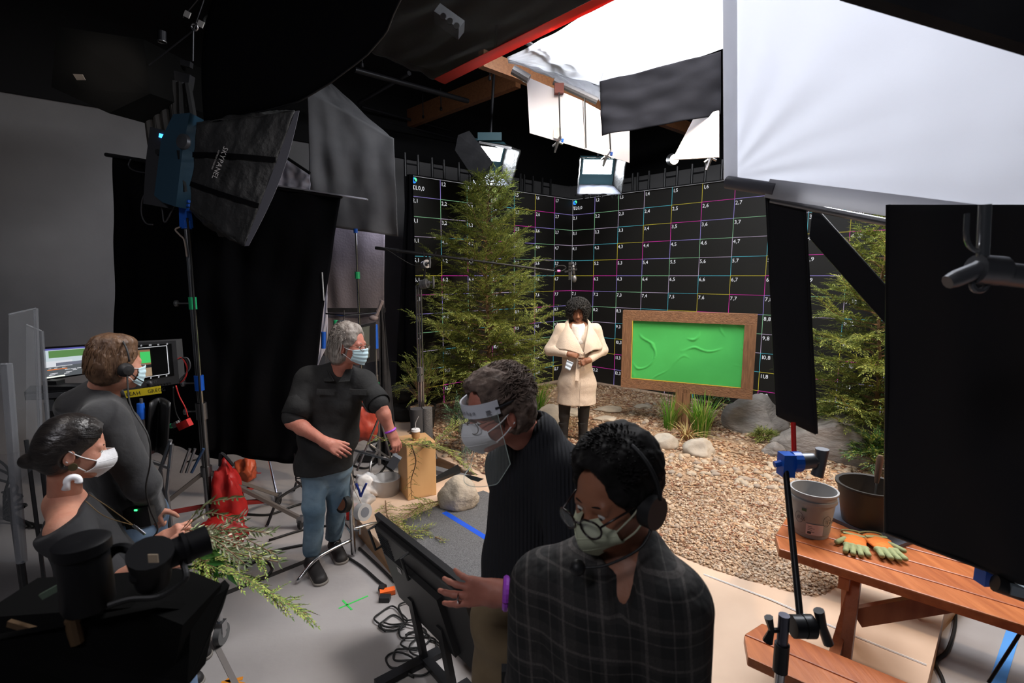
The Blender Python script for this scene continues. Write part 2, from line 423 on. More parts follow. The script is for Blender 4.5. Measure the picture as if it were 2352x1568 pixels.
tape('floor_tape', a, b + (b - a) * .3, .03, mat('grey_tape', (.2, .18, .17), .8), 'grey tape line on the floor leading to the bottom edge')
M_GT = mat('green_tape', (.05, .6, .1), .6)
mk = thing('floor_mark', G(795, 1388, .001), 'green cross mark on the pale concrete floor', 'floor mark')
for p, q in (((778, 1397), (845, 1368)), ((787, 1378), (808, 1400))):
    p = G(*p, .001); q = G(*q, .001); d = (q - p).normalized(); s_ = d.cross(V((0, 0, 1))) * .006
    MB().prism([p - s_, q - s_, q + s_, p + s_], (0, 0, .001)).build('stroke', M_GT, mk)
mk = thing('floor_mark', G(585, 1092, .001), 'small red cross mark on floor behind the rolling stand', 'floor mark')
for p, q in (((573, 1097), (590, 1083)), ((574, 1087), (600, 1086))):
    p = G(*p, .001); q = G(*q, .001); d = (q - p).normalized(); s_ = d.cross(V((0, 0, 1))) * .012
    MB().prism([p - s_, q - s_, q + s_, p + s_], (0, 0, .001)).build('stroke', mat('red_tape', (.75, .03, .03), .6), mk)
mk = thing('floor_mark', G(535, 1562, .001), 'orange and yellow taped cross on the floor at bottom edge', 'floor mark')
for p, q, mm in (((508, 1568), (558, 1557), M_LBT), ((520, 1560), (560, 1572), M_LBT)):
    p = G(*p, .001); q = G(*q, .001); d = (q - p).normalized(); s_ = d.cross(V((0, 0, 1))) * .012
    MB().prism([p - s_, q - s_, q + s_, p + s_], (0, 0, .001)).build('stroke', mat('orange_tape', (.7, .25, .02), .6), mk)
# ============================================================ LED WALLS
M_LED = mat('led_black_face', (.020, .019, .018), .55, spec=.3, bump=.02, bscale=300)
LC = {0: (.45, .36, .95), 1: (.35, .75, .42), 2: (.72, .58, .80), 3: (.12, .62, .75), 4: (.75, .62, .06), 5: (.95, .05, .55), 6: (.85, .85, .9)}
M_LINES = [mat('grid_line_%s' % n, (0.02, .02, .02), .5, emit=LC[i], estr=.62) for i, n in enumerate(['violet', 'green', 'lilac', 'cyan', 'yellow', 'magenta', 'white'])]
M_TXT = mat('screen_white', (0.02, .02, .02), .5, emit=(.9, .9, .95), estr=.85)
CO = V((1.155, 9.83, 0)); DR = V((.727, -.689, 0)).normalized(); DLF = V((-.745, -.667, 0)).normalized()
ch_, cw_ = .285, .5
def led_wall(label, O, D, cols, rev):
    """O = left bottom end, D = reading direction"""
    z0 = PZ; z1 = PZ + 12 * ch_; Nn = V((D.y, -D.x, 0)); U = V((0, 0, 1))
    t = thing('led_wall', (O.x, O.y, z0), label, 'led wall')
    Lm = cols * cw_; th = .1
    mb = MB(); c = O + D * (Lm / 2) - Nn * th / 2 + U * ((z0 + z1) / 2); mb.box(c, (Lm, th, z1 - z0), D, -Nn, U); mb.build('screen', M_LED, t)
    mb = MB()
    for (p, sz) in ((O + D * (Lm / 2) + U * (z1 + .006), (Lm, .11, .012)), (O - D * .02 + U * ((z0 + z1) / 2) - Nn * .06, (.035, .14, z1 - z0))):
        mb.box(p, sz, D, -Nn, U)
    mb.build('edge_frame', M_BM, t)
    mb = MB(); e = Nn * .0025; lw = .0028
    def seg(p, q, ci):
        d = (q - p).normalized(); s_ = d.cross(Nn) * lw; mb.cur = ci; p = p + e; q = q + e
        mb.add([p - s_, q - s_, q + s_, p + s_, p - s_ + e, q - s_ + e, q + s_ + e, p + s_ + e], [(4, 5, 6, 7), (7, 6, 5, 4), (0, 1, 5, 4), (2, 3, 7, 6)])
    for r in range(1, 13):
        for c_ in range(1, cols + 1):
            x0 = (c_ - 1) * cw_; zt = z1 - (r - 1) * ch_
            seg(O + D * x0 + U * zt, O + D * (x0 + cw_) + U * zt, 6 if r == 1 else (r + c_ - 3) % 6)
            seg(O + D * x0 + U * zt, O + D * x0 + U * (zt - ch_), 6 if c_ == 1 else (r + c_ - 3) % 6)
    mb.build('screen_grid', M_LINES, t)
    mb = MB()
    for r in range(1, 13):
        for c_ in range(1, cols + 1):
            x0 = (c_ - 1) * cw_; zt = z1 - (r - 1) * ch_
            if r == 1 and c_ == 1:
                write(mb, 'TL0,0', O + D * .012 + U * (zt - .19) + Nn * .006, D, U, .085)
                write(mb, '1,1', O + D * .012 + U * (zt - .185) + Nn * .0065, D, U, .08); continue
            write(mb, '%d,%d' % (r, c_), O + D * (x0 + .012) + U * (zt - .085) + Nn * .006, D, U, .08)
    mb.build('screen_numbers', M_TXT, t)
    c = O + D * .055 + U * (z1 - .06) + Nn * .005
    for nm, cc, a0, a1, r0 in (('logo_blue', (.02, .22, .75), 1.2, 5.6, .030), ('logo_green', (.10, .75, .35), -.5, 1.9, .028)):
        mb = MB(); pts = []
        for i in range(9):
            a = a0 + (a1 - a0) * i / 8; wd = .014 * math.sin(math.pi * (i + .5) / 9) + .004
            pts.append((a, wd))
        poly = [c + D * (math.cos(a) * (r0 + wd)) + U * (math.sin(a) * (r0 + wd)) for a, wd in pts] + [c + D * (math.cos(a) * (r0 - wd)) + U * (math.sin(a) * (r0 - wd)) for a, wd in reversed(pts)]
        n = 9
        mb.add(poly, [(i, i + 1, 2 * n - 2 - i, 2 * n - 1 - i) for i in range(n - 1)])
        mb.build(nm, mat(nm, (.01, .01, .01), .5, emit=cc, estr=1.3), t)
    return t
led_wall('left black led wall with a coloured number grid behind the tall conifer', CO + DLF * 3.5, -DLF, 7, 0)
led_wall('right black led wall with a coloured number grid behind the green board', CO, DR, 13, 0)
# support ladders behind the walls
def on_wall(px, O, D, off):
    n = V((-D.y, D.x, 0)) if V((-D.y, D.x, 0)).y > 0 else V((D.y, -D.x, 0))
    a = ray(px, 430); a = V((a.x, a.y)); P = O + n * off
    det = a.x * (-D.y) + a.y * D.x
    s_ = (a.x * P.y - a.y * P.x) / det * -1 if abs(det) > 1e-9 else 0
    # solve a*t = P + D*s
    s_ = (P.x * a.y - P.y * a.x) / (D.y * a.x - D.x * a.y)
    return P + D * s_
lad = None
LADG = 'support ladders rising behind the led walls'
for i, (px, w_) in enumerate([(947, 'L'), (1007, 'L'), (1067, 'L'), (1185, 'L'), (1214, 'L'), (1255, 'L'), (1440, 'R'), (1477, 'R'), (1540, 'R'), (1603, 'R'), (1672, 'R')]):
    D = DLF if w_ == 'L' else DR
    p = on_wall(px, CO, D, .28)
    if lad is None:
        lad = t = thing('support_ladder', (0, 0, 0), 'x', 'ladder', LADG)
        for s_ in (-.11, .11): MB().cyl((s_, 0, 0), (s_, 0, 3.95), .022, 8).build('rail', M_BM, t)
        for k in range(13): MB().cyl((-.11, 0, .2 + k * .3), (.11, 0, .2 + k * .3), .014, 6).build('rung', M_BM, t)
        t2 = t
    else: t2 = copy_tree(lad)
    t2.location = (p.x, p.y, .0); t2.rotation_euler.z = math.atan2(D.y, D.x)
    t2['label'] = ['black ladder post at the left end of the left led wall', 'black ladder post above the second grid column of the left led wall', 'black ladder post above the third grid column of the left led wall',
                   'black ladder post just right of the conifer tip, left led wall', 'black ladder post above the sixth grid column of the left led wall', 'black ladder post last before the corner on the left led wall',
                   'black ladder post beside the right hanging light, right led wall', 'black ladder post above the fourth grid column of the right led wall', 'black ladder post above the fifth grid column of the right led wall',
                   'black ladder post above the sixth grid column of the right led wall', 'black ladder post above the seventh grid column, next to the white diffusion frame'][i]
# ============================================================ GROUND
SOIL = [(1.336, 3.26), (1.6, 3.08), (1.9, 2.92), (2.3, 3.15), (2.75, 3.35), (5.5, 5.45), (1.17, 9.62), (-1.28, 7.45), (-1.35, 6.3), (-.80, 5.50), (-.30, 4.93), (.2, 4.35), (.9, 3.75)]
def inside(x, y, P):
    c = False; n = len(P)
    for i in range(n):
        x1, y1 = P[i]; x2, y2 = P[(i + 1) % n]
        if (y1 > y) != (y2 > y) and x < (x2 - x1) * (y - y1) / (y2 - y1) + x1: c = not c
    return c
def edge_d(x, y, P):
    m = 9
    for i in range(len(P)):
        a = V(P[i]); b = V(P[(i + 1) % len(P)]); p = V((x, y)); t = max(0, min(1, (p - a).dot(b - a) / (b - a).length_squared)); m = min(m, (p - a - (b - a) * t).length)
    return m
def soil_z(x, y):
    e = edge_d(x, y, SOIL) if inside(x, y, SOIL) else 0
    return PZ + .003 + min(e, .5) * .09 + noise.noise(V((x * 1.3, y * 1.3, 0))) * .03 * min(1, e * 2) + .02 * min(1, e) + noise.noise(V((x * 9, y * 9, 3))) * .006 * min(1, e * 4)
M_SOIL = mat('soil_and_mulch', (.30, .185, .11), .95, c2=(.47, .33, .22), scale=28, bump=.9, bscale=60, detail=8, contrast=(.38, .62))
mb = MB(); NX, NY = 150, 140; idx = {}
gx = np.linspace(-1.5, 6.0, NX); gy = np.linspace(2.8, 9.8, NY)
for i, x in enumerate(gx):
    for j, y in enumerate(gy):
        ins = inside(x, y, SOIL)
        if ins or edge_d(x, y, SOIL) < .075:
            idx[i, j] = len(mb.v)
            if ins: mb.v.append((x, y, soil_z(x, y)))
            else:
                best = None
                for k in range(len(SOIL)):
                    a = V(SOIL[k]); b = V(SOIL[(k + 1) % len(SOIL)]); p = V((x, y)); tt = max(0, min(1, (p - a).dot(b - a) / (b - a).length_squared)); c_ = a + (b - a) * tt
                    if best is None or (p - c_).length < (p - best).length: best = c_
                best = best + V((noise.noise(V((best.x * 6, best.y * 6, 1))), noise.noise(V((best.x * 6, best.y * 6, 9))))) * .02
                mb.v.append((best.x, best.y, PZ + .0015))
for i in range(NX - 1):
    for j in range(NY - 1):
        k = [(i, j), (i + 1, j), (i + 1, j + 1), (i, j + 1)]
        if all(q in idx for q in k): mb.f.append(tuple(idx[q] for q in k)); mb.mi.append(0)
mb.build('soil_bed', M_SOIL, loc=(1.5, 5, PZ), smooth='all', label='brown soil and mulch bed spread over the stage platform', cat='soil', kind='stuff')
ICO = None
def ico():
    import bmesh
    bm = bmesh.new(); bmesh.ops.create_icosphere(bm, subdivisions=1, radius=1)
    r = ([tuple(v.co) for v in bm.verts], [tuple(v.index for v in f.verts) for f in bm.faces]); bm.free(); return r
def scatter(name, base, pts, scl, m, rng, flat=True, **kw):
    bv = np.array(base[0]); bf = np.array(base[1]); n = len(pts)
    ang = rng.uniform(0, 6.28, n); ti = rng.normal(0, .3, n); c, s_ = np.cos(ang), np.sin(ang)
    Vv = bv[None] * scl[:, None, :]
    x = Vv[:, :, 0]; y = Vv[:, :, 1]; z = Vv[:, :, 2]
    y2 = y * np.cos(ti)[:, None] - z * np.sin(ti)[:, None]; z2 = y * np.sin(ti)[:, None] + z * np.cos(ti)[:, None]
    P = np.stack([x * c[:, None] - y2 * s_[:, None], x * s_[:, None] + y2 * c[:, None], z2], 2) + pts[:, None, :]
    FF = (bf[None] + (np.arange(n) * len(bv))[:, None, None]).reshape(-1, bf.shape[1])
    me = bpy.data.meshes.new(name); me.from_pydata(P.reshape(-1, 3).tolist(), [], FF.tolist())
    for q in (m if isinstance(m, (list, tuple)) else [m]): me.materials.append(q)
    if isinstance(m, (list, tuple)):
        mi = np.repeat(rng.integers(0, len(m), n), len(bf)); me.polygons.foreach_set('material_index', mi.astype(np.int32))
    me.polygons.foreach_set('use_smooth', [True] * len(FF)); me.update()
    o = bpy.data.objects.new(name, me); col.objects.link(o); WL[o.name] = V((0, 0, 0)); return tag(o, **kw)
rng = np.random.default_rng(3)
M_GRAV = [mat('pea_gravel_tan', (.50, .36, .24), .8), mat('pea_gravel_pale', (.62, .48, .35), .8), mat('pea_gravel_grey', (.40, .31, .235), .8), mat('pea_gravel_brown', (.34, .22, .14), .85)]
pts = []
while len(pts) < 17000:
    x = rng.uniform(.2, 4.0); y = rng.uniform(2.9, 5.4)
    dens = 1 if y < 4.0 + .25 * (x - 1) else (.45 if y < 4.6 else .14)
    if rng.random() < dens and inside(x, y, SOIL): pts.append((x, y, soil_z(x, y) + rng.uniform(0, .008)))
pts = np.array(pts); sc_ = rng.uniform(.007, .0125, len(pts))[:, None] * rng.uniform([.9, .8, .5], [1.5, 1.1, .8], (len(pts), 3))
scatter('pea_gravel', ico(), pts, sc_, M_GRAV, rng, label='pale pea gravel covering the front of the garden set', cat='gravel', kind='stuff')
pts = []
while len(pts) < 5500:
    x = rng.uniform(-1.2, 5.0); y = rng.uniform(3.6, 9)
    if inside(x, y, SOIL): pts.append((x, y, soil_z(x, y) + .004))
pts = np.array(pts); sc_ = rng.uniform(.012, .028, len(pts))[:, None] * rng.uniform([.9, .7, .4], [1.4, 1.1, .7], (len(pts), 3))
scatter('loose_pebbles', ico(), pts, sc_, M_GRAV, rng, label='loose tan pebbles strewn through the mulch around the boulders', cat='gravel', kind='stuff')
pts = []
while len(pts) < 9000:
    x = rng.uniform(-1.2, 5.0); y = rng.uniform(3.4, 9)
    if inside(x, y, SOIL) and noise.noise(V((x * 2, y * 2, 5))) > -.18: pts.append((x, y, soil_z(x, y) + .007))
pts = np.array(pts); sc_ = rng.uniform([.015, .0035, .0015], [.045, .010, .003], (len(pts), 3))
BX = ([(-1, -1, -1), (1, -1, -1), (1, 1, -1), (-1, 1, -1), (-1, -1, 1), (1, -1, 1), (1, 1, 1), (-1, 1, 1)], [(3, 2, 1, 0), (4, 5, 6, 7), (0, 1, 5, 4), (1, 2, 6, 5), (2, 3, 7, 6), (3, 0, 4, 7)])
M_MUL = [mat('bark_brown', (.22, .11, .06), .9), mat('bark_tan', (.42, .26, .15), .9), mat('bark_red', (.27, .12, .07), .9), mat('dry_needle', (.52, .34, .2), .9)]
scatter('bark_mulch', BX, pts, sc_, M_MUL, rng, label='brown bark chips and dry needles scattered over the soil', cat='mulch', kind='stuff')
# ============================================================ ROCKS
def rock_mesh(r, seed, cuts=7, rough=.12, sub=4):
    import bmesh
    bm = bmesh.new(); bmesh.ops.create_icosphere(bm, subdivisions=sub, radius=1)
    R = random.Random(seed); pl = []
    for _ in range(cuts):
        n = V((R.uniform(-1, 1), R.uniform(-1, 1), R.uniform(-.2, 1))).normalized(); pl.append((n, R.uniform(.62, .9)))
    vs = []
    for v in bm.verts:
        p = v.co.copy()
        for n, d in pl:
            k = p.dot(n) - d
            if k > 0: p -= n * k * .92
        q = p * 1.6 + V((seed * 3.1, 0, 0)); p += v.co * (noise.noise(q) * rough + noise.noise(q * 3) * rough * .4 + noise.noise(q * 9) * rough * .16)
        vs.append(V((p.x * r[0], p.y * r[1], p.z * r[2])))
    fs = [tuple(v.index for v in f.verts) for f in bm.faces]; bm.free(); return vs, fs
M_ROCKG = mat('grey_boulder', (.23, .21, .20), .85, c2=(.34, .31, .29), scale=5, bump=.8, bscale=14, stretch=(1, 1, 2.5), detail=9)
M_ROCKW = mat('tan_rock', (.36, .33, .29), .8, c2=(.48, .43, .37), scale=5, bump=.4, bscale=20, detail=8)
M_ROCKF = mat('sandstone_rock', (.42, .36, .29), .85, c2=(.52, .45, .36), scale=9, bump=.7, bscale=22, detail=9)
def rock(px, py, d_w, r, seed, m, label, rz=0, sink=.25, z=None, cat='rock', name='boulder', group=None, cuts=7, at=None):
    g = G(px, py, .19) if at is None else V(at)
    gz = soil_z(g.x, g.y) if z is None else z
    d = V((g.x, g.y, 0)); d = d.normalized() * r[1] * .75 if at is None else V((0, 0, 0))
    c = V((g.x + d.x, g.y + d.y, gz + r[2] * (1 - sink * 2) * .75)); vs, fs = rock_mesh(r, seed, cuts); mb = MB()
    cc, ss = math.cos(rz), math.sin(rz)
    zb = gz - .02 if z is None else z
    vs = [V((c.x + v.x * cc - v.y * ss, c.y + v.x * ss + v.y * cc, max(zb, c.z + v.z))) for v in vs]
    mb.add(vs, fs); return mb.build(name, m, loc=(c.x, c.y, zb), smooth='all', label=label, cat=cat, group=group)
rock(1733, 1000, 0, (.40, .32, .33), 4, M_ROCKG, 'large round grey boulder under the right corner of the green board')
rock(1930, 1072, 0, (.66, .42, .34), 9, M_ROCKG, 'broad flat grey boulder below the right conifer behind the buckets', rz=-.5, cuts=9)
rock(1522, 1038, 0, (.17, .14, .135), 12, M_ROCKW, 'rounded pale rock left of the signboard post')
rock(1607, 1054, 0, (.19, .15, .125), 15, M_ROCKW, 'wedge shaped pale rock in front of the tall grass')
rock(1775, 1052, 0, (.12, .10, .10), 16, M_ROCKG, 'small grey rock in front of the large round boulder')
rock(1258, 1000, 0, (.24, .26, .22), 21, M_ROCKW, 'tan rock behind the left shoulder of the face shield man')
rock(1052, 1166, 0, (.185, .15, .17), 31, M_ROCKF, 'square sandstone rock standing on the platform beside grey carpet', z=PZ, sink=.1, cuts=10)
for i, (px, py, r, lb) in enumerate([(1400, 952, (.22, .13, .04), 'long flat tan flagstone right of the standing woman'), (1322, 962, (.15, .2, .04), 'pale flagstone between the legs of the standing woman'), (1480, 946, (.16, .1, .04), 'flat tan stone left of the signboard grass'),
        (1700, 968, (.3, .16, .03), 'flat grey flagstone beside the round boulder'), (1388, 975, (.16, .12, .03), 'flat stone beside the boots of the woman')]):
    rock(px, py, 0, r, 40 + i, M_ROCKF, lb, name='flagstone', cat='stone', sink=.1)
# river stones, each its own
M_RIV = [mat('river_stone_grey', (.33, .27, .22), .7), mat('river_stone_tan', (.40, .30, .21), .7), mat('river_stone_pale', (.46, .38, .29), .7)]
prot = []
for k in range(6):
    vs, fs = rock_mesh((.034, .026, .018), 60 + k, 3, .08, 2); o = MB().add(vs, fs).build('river_stone', M_RIV[k % 3], smooth='all'); prot.append(o)
R = random.Random(5)
ZN = [((1690, 1060, 1860, 1135), 62, 'grey river stones along the foot of the broad boulder', 'smooth river stone in the band below the broad grey boulder'),
      ((1860, 1085, 2035, 1150), 42, 'river stones behind the buckets', 'smooth river stone behind the buckets on the picnic table'),
      ((1450, 1045, 1720, 1105), 52, 'river stones in front of the pale rocks', 'smooth tan river stone in front of the two pale rocks'),
      ((1010, 1000, 1100, 1085), 30, 'river stones left of the face shield', 'tan river stone between carpet corner and juniper bush'),
      ((1440, 925, 1560, 985), 22, 'river stones under the signboard', 'river stone on mulch left below the signboard')]
first = True; used = 0
for (x0, y0, x1, y1), n, grp, lb in ZN:
    for i in range(n):
        g = G(R.uniform(x0, x1), R.uniform(y0, y1), .19)
        o = prot[used % 6] if used < 6 else prot[R.randrange(6)].copy()
        if used >= 6: col.objects.link(o)
        used += 1
        s_ = R.uniform(.7, 1.5); o.location = (g.x, g.y, soil_z(g.x, g.y) + .008 * s_) if inside(g.x, g.y, SOIL) else (g.x, g.y, PZ + .012 * s_)
        o.scale = (s_, s_, s_); o.rotation_euler = (R.uniform(-.3, .3), R.uniform(-.3, .3), R.uniform(0, 6)); kc = {0: 'grey', 1: 'tan', 2: 'pale'}[M_RIV.index(o.data.materials[0])]; tag(o, (('large ' if s_ > 1.2 else 'small ' if s_ < .9 else '') + kc + ' ' + lb.replace('tan ', '')), 'stone', grp)
# ============================================================ SIGNBOARD
M_BARN = wood('weathered_brown_wood', (.28, .14, .07), (.17, .085, .045), (2, 16, 16), .7, bump=.5)
M_BARNV = wood('weathered_brown_wood_upright', (.28, .14, .07), (.17, .085, .045), (16, 16, 2), .7, bump=.5)
M_CHROMA = mat('chroma_green_cloth', (.060, .47, .10), .75, c2=(.07, .53, .12), scale=2)
A = V((1.45, 6.55, 0)); B = V((2.85, 5.85, 0)); D = (B - A).normalized(); N_ = V((D.y, -D.x, 0)); U = V((0, 0, 1)); Lw = (B - A).length
sb = thing('signboard', G(1565, 990, .18), 'wooden framed signboard with a plain green panel on a post', 'signboard')
z0, z1 = .70, 1.71; fw = .13
for nm, c, sz, mm in (('top_rail', A + D * Lw / 2 + U * (z1 - fw / 2), (Lw, .09, fw), M_BARN), ('bottom_rail', A + D * Lw / 2 + U * (z0 + fw / 2), (Lw, .09, fw), M_BARN),
                  ('side_rail', A + D * fw / 2 + U * (z0 + z1) / 2, (fw, .088, z1 - z0 - 2 * fw), M_BARNV), ('side_rail', B - D * fw / 2 + U * (z0 + z1) / 2, (fw, .088, z1 - z0 - 2 * fw), M_BARNV)):
    MB().box(c, sz, D, -N_, U).build(nm, mm, sb)
def gd(u, v):
    k = noise.noise(V((u * 6, v * 4, 1))); r = abs(noise.noise(V((u * 5 + 5, v * 3.4, 2)))); g_ = max(0, noise.noise(V((u * 4 + 2, v * 3, 8))) + .05)
    return .013 * max(0, 1 - r * 16) * min(1, g_ * 3) + k * .0015
P = [A + D * (fw * .9) + U * (z0 + fw * .9) + N_ * .0, B - D * (fw * .9) + U * (z0 + fw * .9) + N_ * .0, B - D * (fw * .9) + U * (z1 - fw * .9) + N_ * .0, A + D * (fw * .9) + U * (z1 - fw * .9) + N_ * .0]
MB().quad4(P, 120, 80, .008, gd).build('green_panel', M_CHROMA, sb, smooth='all', label='bright green cloth panel with creases')
M_YT = mat('yellow_trim', (.75, .55, .05), .6)
mb = MB(); zi0 = z0 + fw; zi1 = z1 - fw
for p, q in ((A + D * fw + U * zi0, A + D * fw + U * zi1), (A + D * fw + U * zi0, B - D * fw + U * zi0)): mb.bar(p + N_ * .044, q + N_ * .044, .006, .006, N_)
mb.build('yellow_edge', M_YT, sb)
mb = MB()
for q in (-.045, .045):
    mb.box(A.lerp(B, .5) + D * (q) + U * (.45) + N_ * .0, (.085, .09, .6), D, -N_, U)
mb.build('post', M_BARNV, sb)
# ============================================================ PLANTS
M_CON = [mat('conifer_green', (.24, .29, .065), .7, translucent=.35), mat('conifer_light', (.40, .44, .11), .7, translucent=.35), mat('conifer_dark', (.13, .17, .045), .75, translucent=.3)]
M_JUN = [mat('juniper_green', (.05, .12, .055), .7), mat('juniper_light', (.11, .20, .10), .7), mat('juniper_dark', (.025, .06, .03), .75)]
M_BROAD = [mat('broadleaf_green', (.06, .18, .03), .4, translucent=.2), mat('broadleaf_light', (.16, .30, .06), .4, translucent=.2)]
M_GRASS = [mat('grass_green', (.12, .30, .03), .5, translucent=.35), mat('grass_light', (.30, .45, .08), .5, translucent=.35), mat('grass_straw', (.48, .38, .16), .6)]
M_BARK = mat('tree_bark', (.16, .09, .05), .9, c2=(.24, .15, .09), scale=20, bump=.6, bscale=30)
def leaf(mb, p, d, n, L, w_):
    """pointed leaf from p along d, n = face normal"""
    s_ = d.cross(n)
    if s_.length < 1e-5: s_ = d.orthogonal()
    s_.normalize(); m_ = p + d * L * .45 + n * L * .06
    mb.add([p, m_ + s_ * w_, p + d * L, m_ - s_ * w_], [(0, 1, 2, 3)])
def spray(mb, path, R, step, L, w_, nmat, ang=.6, flat=None, both=True):
    """needle or scale sprays along a twig path"""
    acc = 0; side = 1
    for i in range(len(path) - 1):
        a, b = path[i], path[i + 1]; d = b - a; l = d.length
        if l < 1e-6: continue
        d = d / l; up = flat or V((0, 0, 1)); s_ = d.cross(up); s_ = s_.normalized() if s_.length > 1e-4 else d.orthogonal()
        u = s_.cross(d); t = 0
        while t < l:
            side = -side; f_ = (i + t / l) / (len(path) - 1)
            dd = (d * math.cos(ang) + s_ * side * math.sin(ang) + u * R.uniform(-.25, .35)).normalized()
            mb.cur = R.randrange(nmat)
            leaf(mb, a + d * t, dd, u, L * (1.15 - .6 * f_) * R.uniform(.75, 1.2), w_)
            t += step
    mb.cur = R.randrange(nmat); leaf(mb, path[-1], (path[-1] - path[-2]).normalized(), V((0, 0, 1)), L, w_)
def conifer(base, height, rad, nb, seed, label, cat='tree', name='conifer', lean=(0, 0), prof=None, mats=M_CON, density=1., zmin=.08, L=.05, group=None):
    R = random.Random(seed); base = V(base); t = thing(name, base, label, cat, group); MB_f = MB(); MB_b = MB()
    prof = prof or (lambda h: (1 - h) ** .7)
    def trunk(h): return base + V((lean[0] * h + .03 * math.sin(h * 7), lean[1] * h + .02 * math.cos(h * 9), height * h))
    tr = MB().tube([trunk(k / 14) for k in range(14)], [max(.006, .032 * (1 - k / 14) ** .8 * height / 3) for k in range(14)], 8)
    tr.build('trunk', M_BARK, t, smooth=True)
    for i in range(nb):
        h = zmin + (1 - zmin) * ((i + R.random()) / nb) ** 1.15; h = min(h, .985); az = i * 2.399 + R.uniform(-.4, .4)
        Lb = rad * prof(h) * R.uniform(.55, 1.12) + .05
        o = trunk(h); out = V((math.cos(az), math.sin(az), 0)); rise = R.uniform(.25, .65) if h > .55 else R.uniform(.05, .45); droop = R.uniform(.15, .5)
        path = [o + out * (Lb * s_) + V((0, 0, Lb * (rise * s_ - droop * s_ * s_ + .30 * s_ ** 3))) + V((R.uniform(-1, 1), R.uniform(-1, 1), R.uniform(-1, 1))) * .012 for s_ in [k / 8 for k in range(9)]]
        MB_b.tube(path, [.007 * (1 - k / 9) + .0015 for k in range(9)], 4, cap=False)
        nt = int((6 + Lb * 26) * density)
        for k in range(nt):
            s_ = .15 + .85 * (k + R.random()) / nt; f_ = s_ * 8; j = min(int(f_), 7); p = path[j].lerp(path[j + 1], f_ - j); d = (path[j + 1] - path[j]).normalized()
            sd = d.cross(V((0, 0, 1))).normalized() * (1 if k % 2 else -1)
            tl = (.10 + .20 * (1 - abs(s_ - .45))) * min(1, .45 + Lb) * R.uniform(.6, 1.2)
            dr = (d * R.uniform(.5, 1.1) + sd * R.uniform(.35, .9) + V((0, 0, R.uniform(-.15, .5)))).normalized()
            tp = [p + dr * (tl * q) + V((0, 0, -tl * .35 * q * q + tl * .15 * q)) for q in (0, .33, .66, 1)]
            spray(MB_f, tp, R, .015, L * 1.15, .0065, len(mats), .6, flat=V((R.uniform(-.4, .4), R.uniform(-.4, .4), 1)))
        spray(MB_f, path[4:], R, .02, L * .8, .0045, len(mats), .5)
    MB_b.build('branches', M_BARK, t); MB_f.build('foliage', mats, t)
    return t
tz = lambda x, y: soil_z(x, y) if inside(x, y, SOIL) else PZ
g = G(1118, 958, .19)
conifer((g.x, g.y - .1, tz(g.x, g.y)), 3.22, .90, 165, 3, 'tall feathery green conifer in front of the left led wall', density=1.05,
        prof=lambda h: (.95 if h < .35 else .95 * (1 - (h - .35) / .65) ** .62 + .03), zmin=.10, lean=(.05, 0))
conifer((3.92, 5.35, tz(3.92, 5.35)), 2.62, .84, 130, 8, 'bushy green conifer at right, partly hidden by the big black flag', density=.95,
        prof=lambda h: (.95 if h < .4 else .95 * (1 - (h - .4) / .6) ** .8 + .04), zmin=.06)
def bush(base, rad, hgt, n, seed, label, mats, name='juniper_bush', cat='bush', L=.04, w_=.005, step=.014, group=None):
    R = random.Random(seed); base = V(base); t = thing(name, base, label, cat, group); f = MB(); b = MB()
    for i in range(n):
        az = R.uniform(0, 6.283); el = R.uniform(.12, 1.35); Lb = R.uniform(.6, 1.05)
        e = V((math.cos(az) * math.cos(el) * rad * Lb, math.sin(az) * math.cos(el) * rad * Lb, math.sin(el) * hgt * Lb))
        path = [base + e * q + V((0, 0, hgt * .18 * math.sin(q * 3))) + V((R.uniform(-1, 1), R.uniform(-1, 1), R.uniform(-1, 1))) * .01 for q in (0, .25, .5, .75, 1)]
        b.tube(path, [.005, .004, .003, .002, .001], 4, cap=False)
        for k in range(7):
            q = R.uniform(.35, .98) * 4; j = min(int(q), 3); p = path[j].lerp(path[j + 1], q - j); d = (path[j + 1] - path[j]).normalized()
            dr = (d + V((R.uniform(-.8, .8), R.uniform(-.8, .8), R.uniform(-.3, .6)))).normalized(); tl = rad * R.uniform(.18, .38)
            spray(f, [p, p + dr * tl * .5, p + dr * tl + V((0, 0, -tl * .12))], R, step, L, w_, len(mats))
    b.build('stems', M_BARK, t); f.build('foliage', mats, t); return t
def zb(x, y): return V((x, y, tz(x, y)))
g = G(1075, 1050, .17); bush(zb(g.x + .02, g.y + .1), .38, .62, 60, 11, 'blue green juniper bush left of the face shield', M_JUN)
g = G(1010, 905, .5); bush((-1.16, 6.35, PZ + .33), .42, .75, 46, 12, 'green shrub growing in black nursery pot', M_CON, name='potted_shrub')
g = G(2010, 1100, .2); bush(zb(g.x + .15, g.y + .2), .34, .42, 50, 13, 'light green cedar shrub behind the black bucket', [M_JUN[1], M_BROAD[0], M_CON[1]], L=.05, w_=.007)
g = G(1790, 925, .2); bush(zb(g.x - .20, g.y + .3), .22, .85, 44, 14, 'reddish nandina shrub behind right end of the signboard', [mat('red_leaf', (.28, .10, .05), .5), M_JUN[1], M_JUN[0]], name='red_shrub', L=.05, w_=.009, step=.03)
g = G(1655, 935, .2); bush(zb(g.x - .05, g.y + .1), .26, .34, 34, 15, 'low dark shrub behind the tall grass under the signboard', M_JUN, L=.05, w_=.008)
g = G(1985, 960, .2); bush(zb(g.x, g.y - .12), .44, .62, 60, 16, 'dense green shrub below the right conifer', M_CON, L=.05)
g = G(1760, 1020, .2); bush(zb(g.x, g.y + .05), .22, .13, 24, 17, 'low olive sprigs at the foot of the round boulder', M_CON)
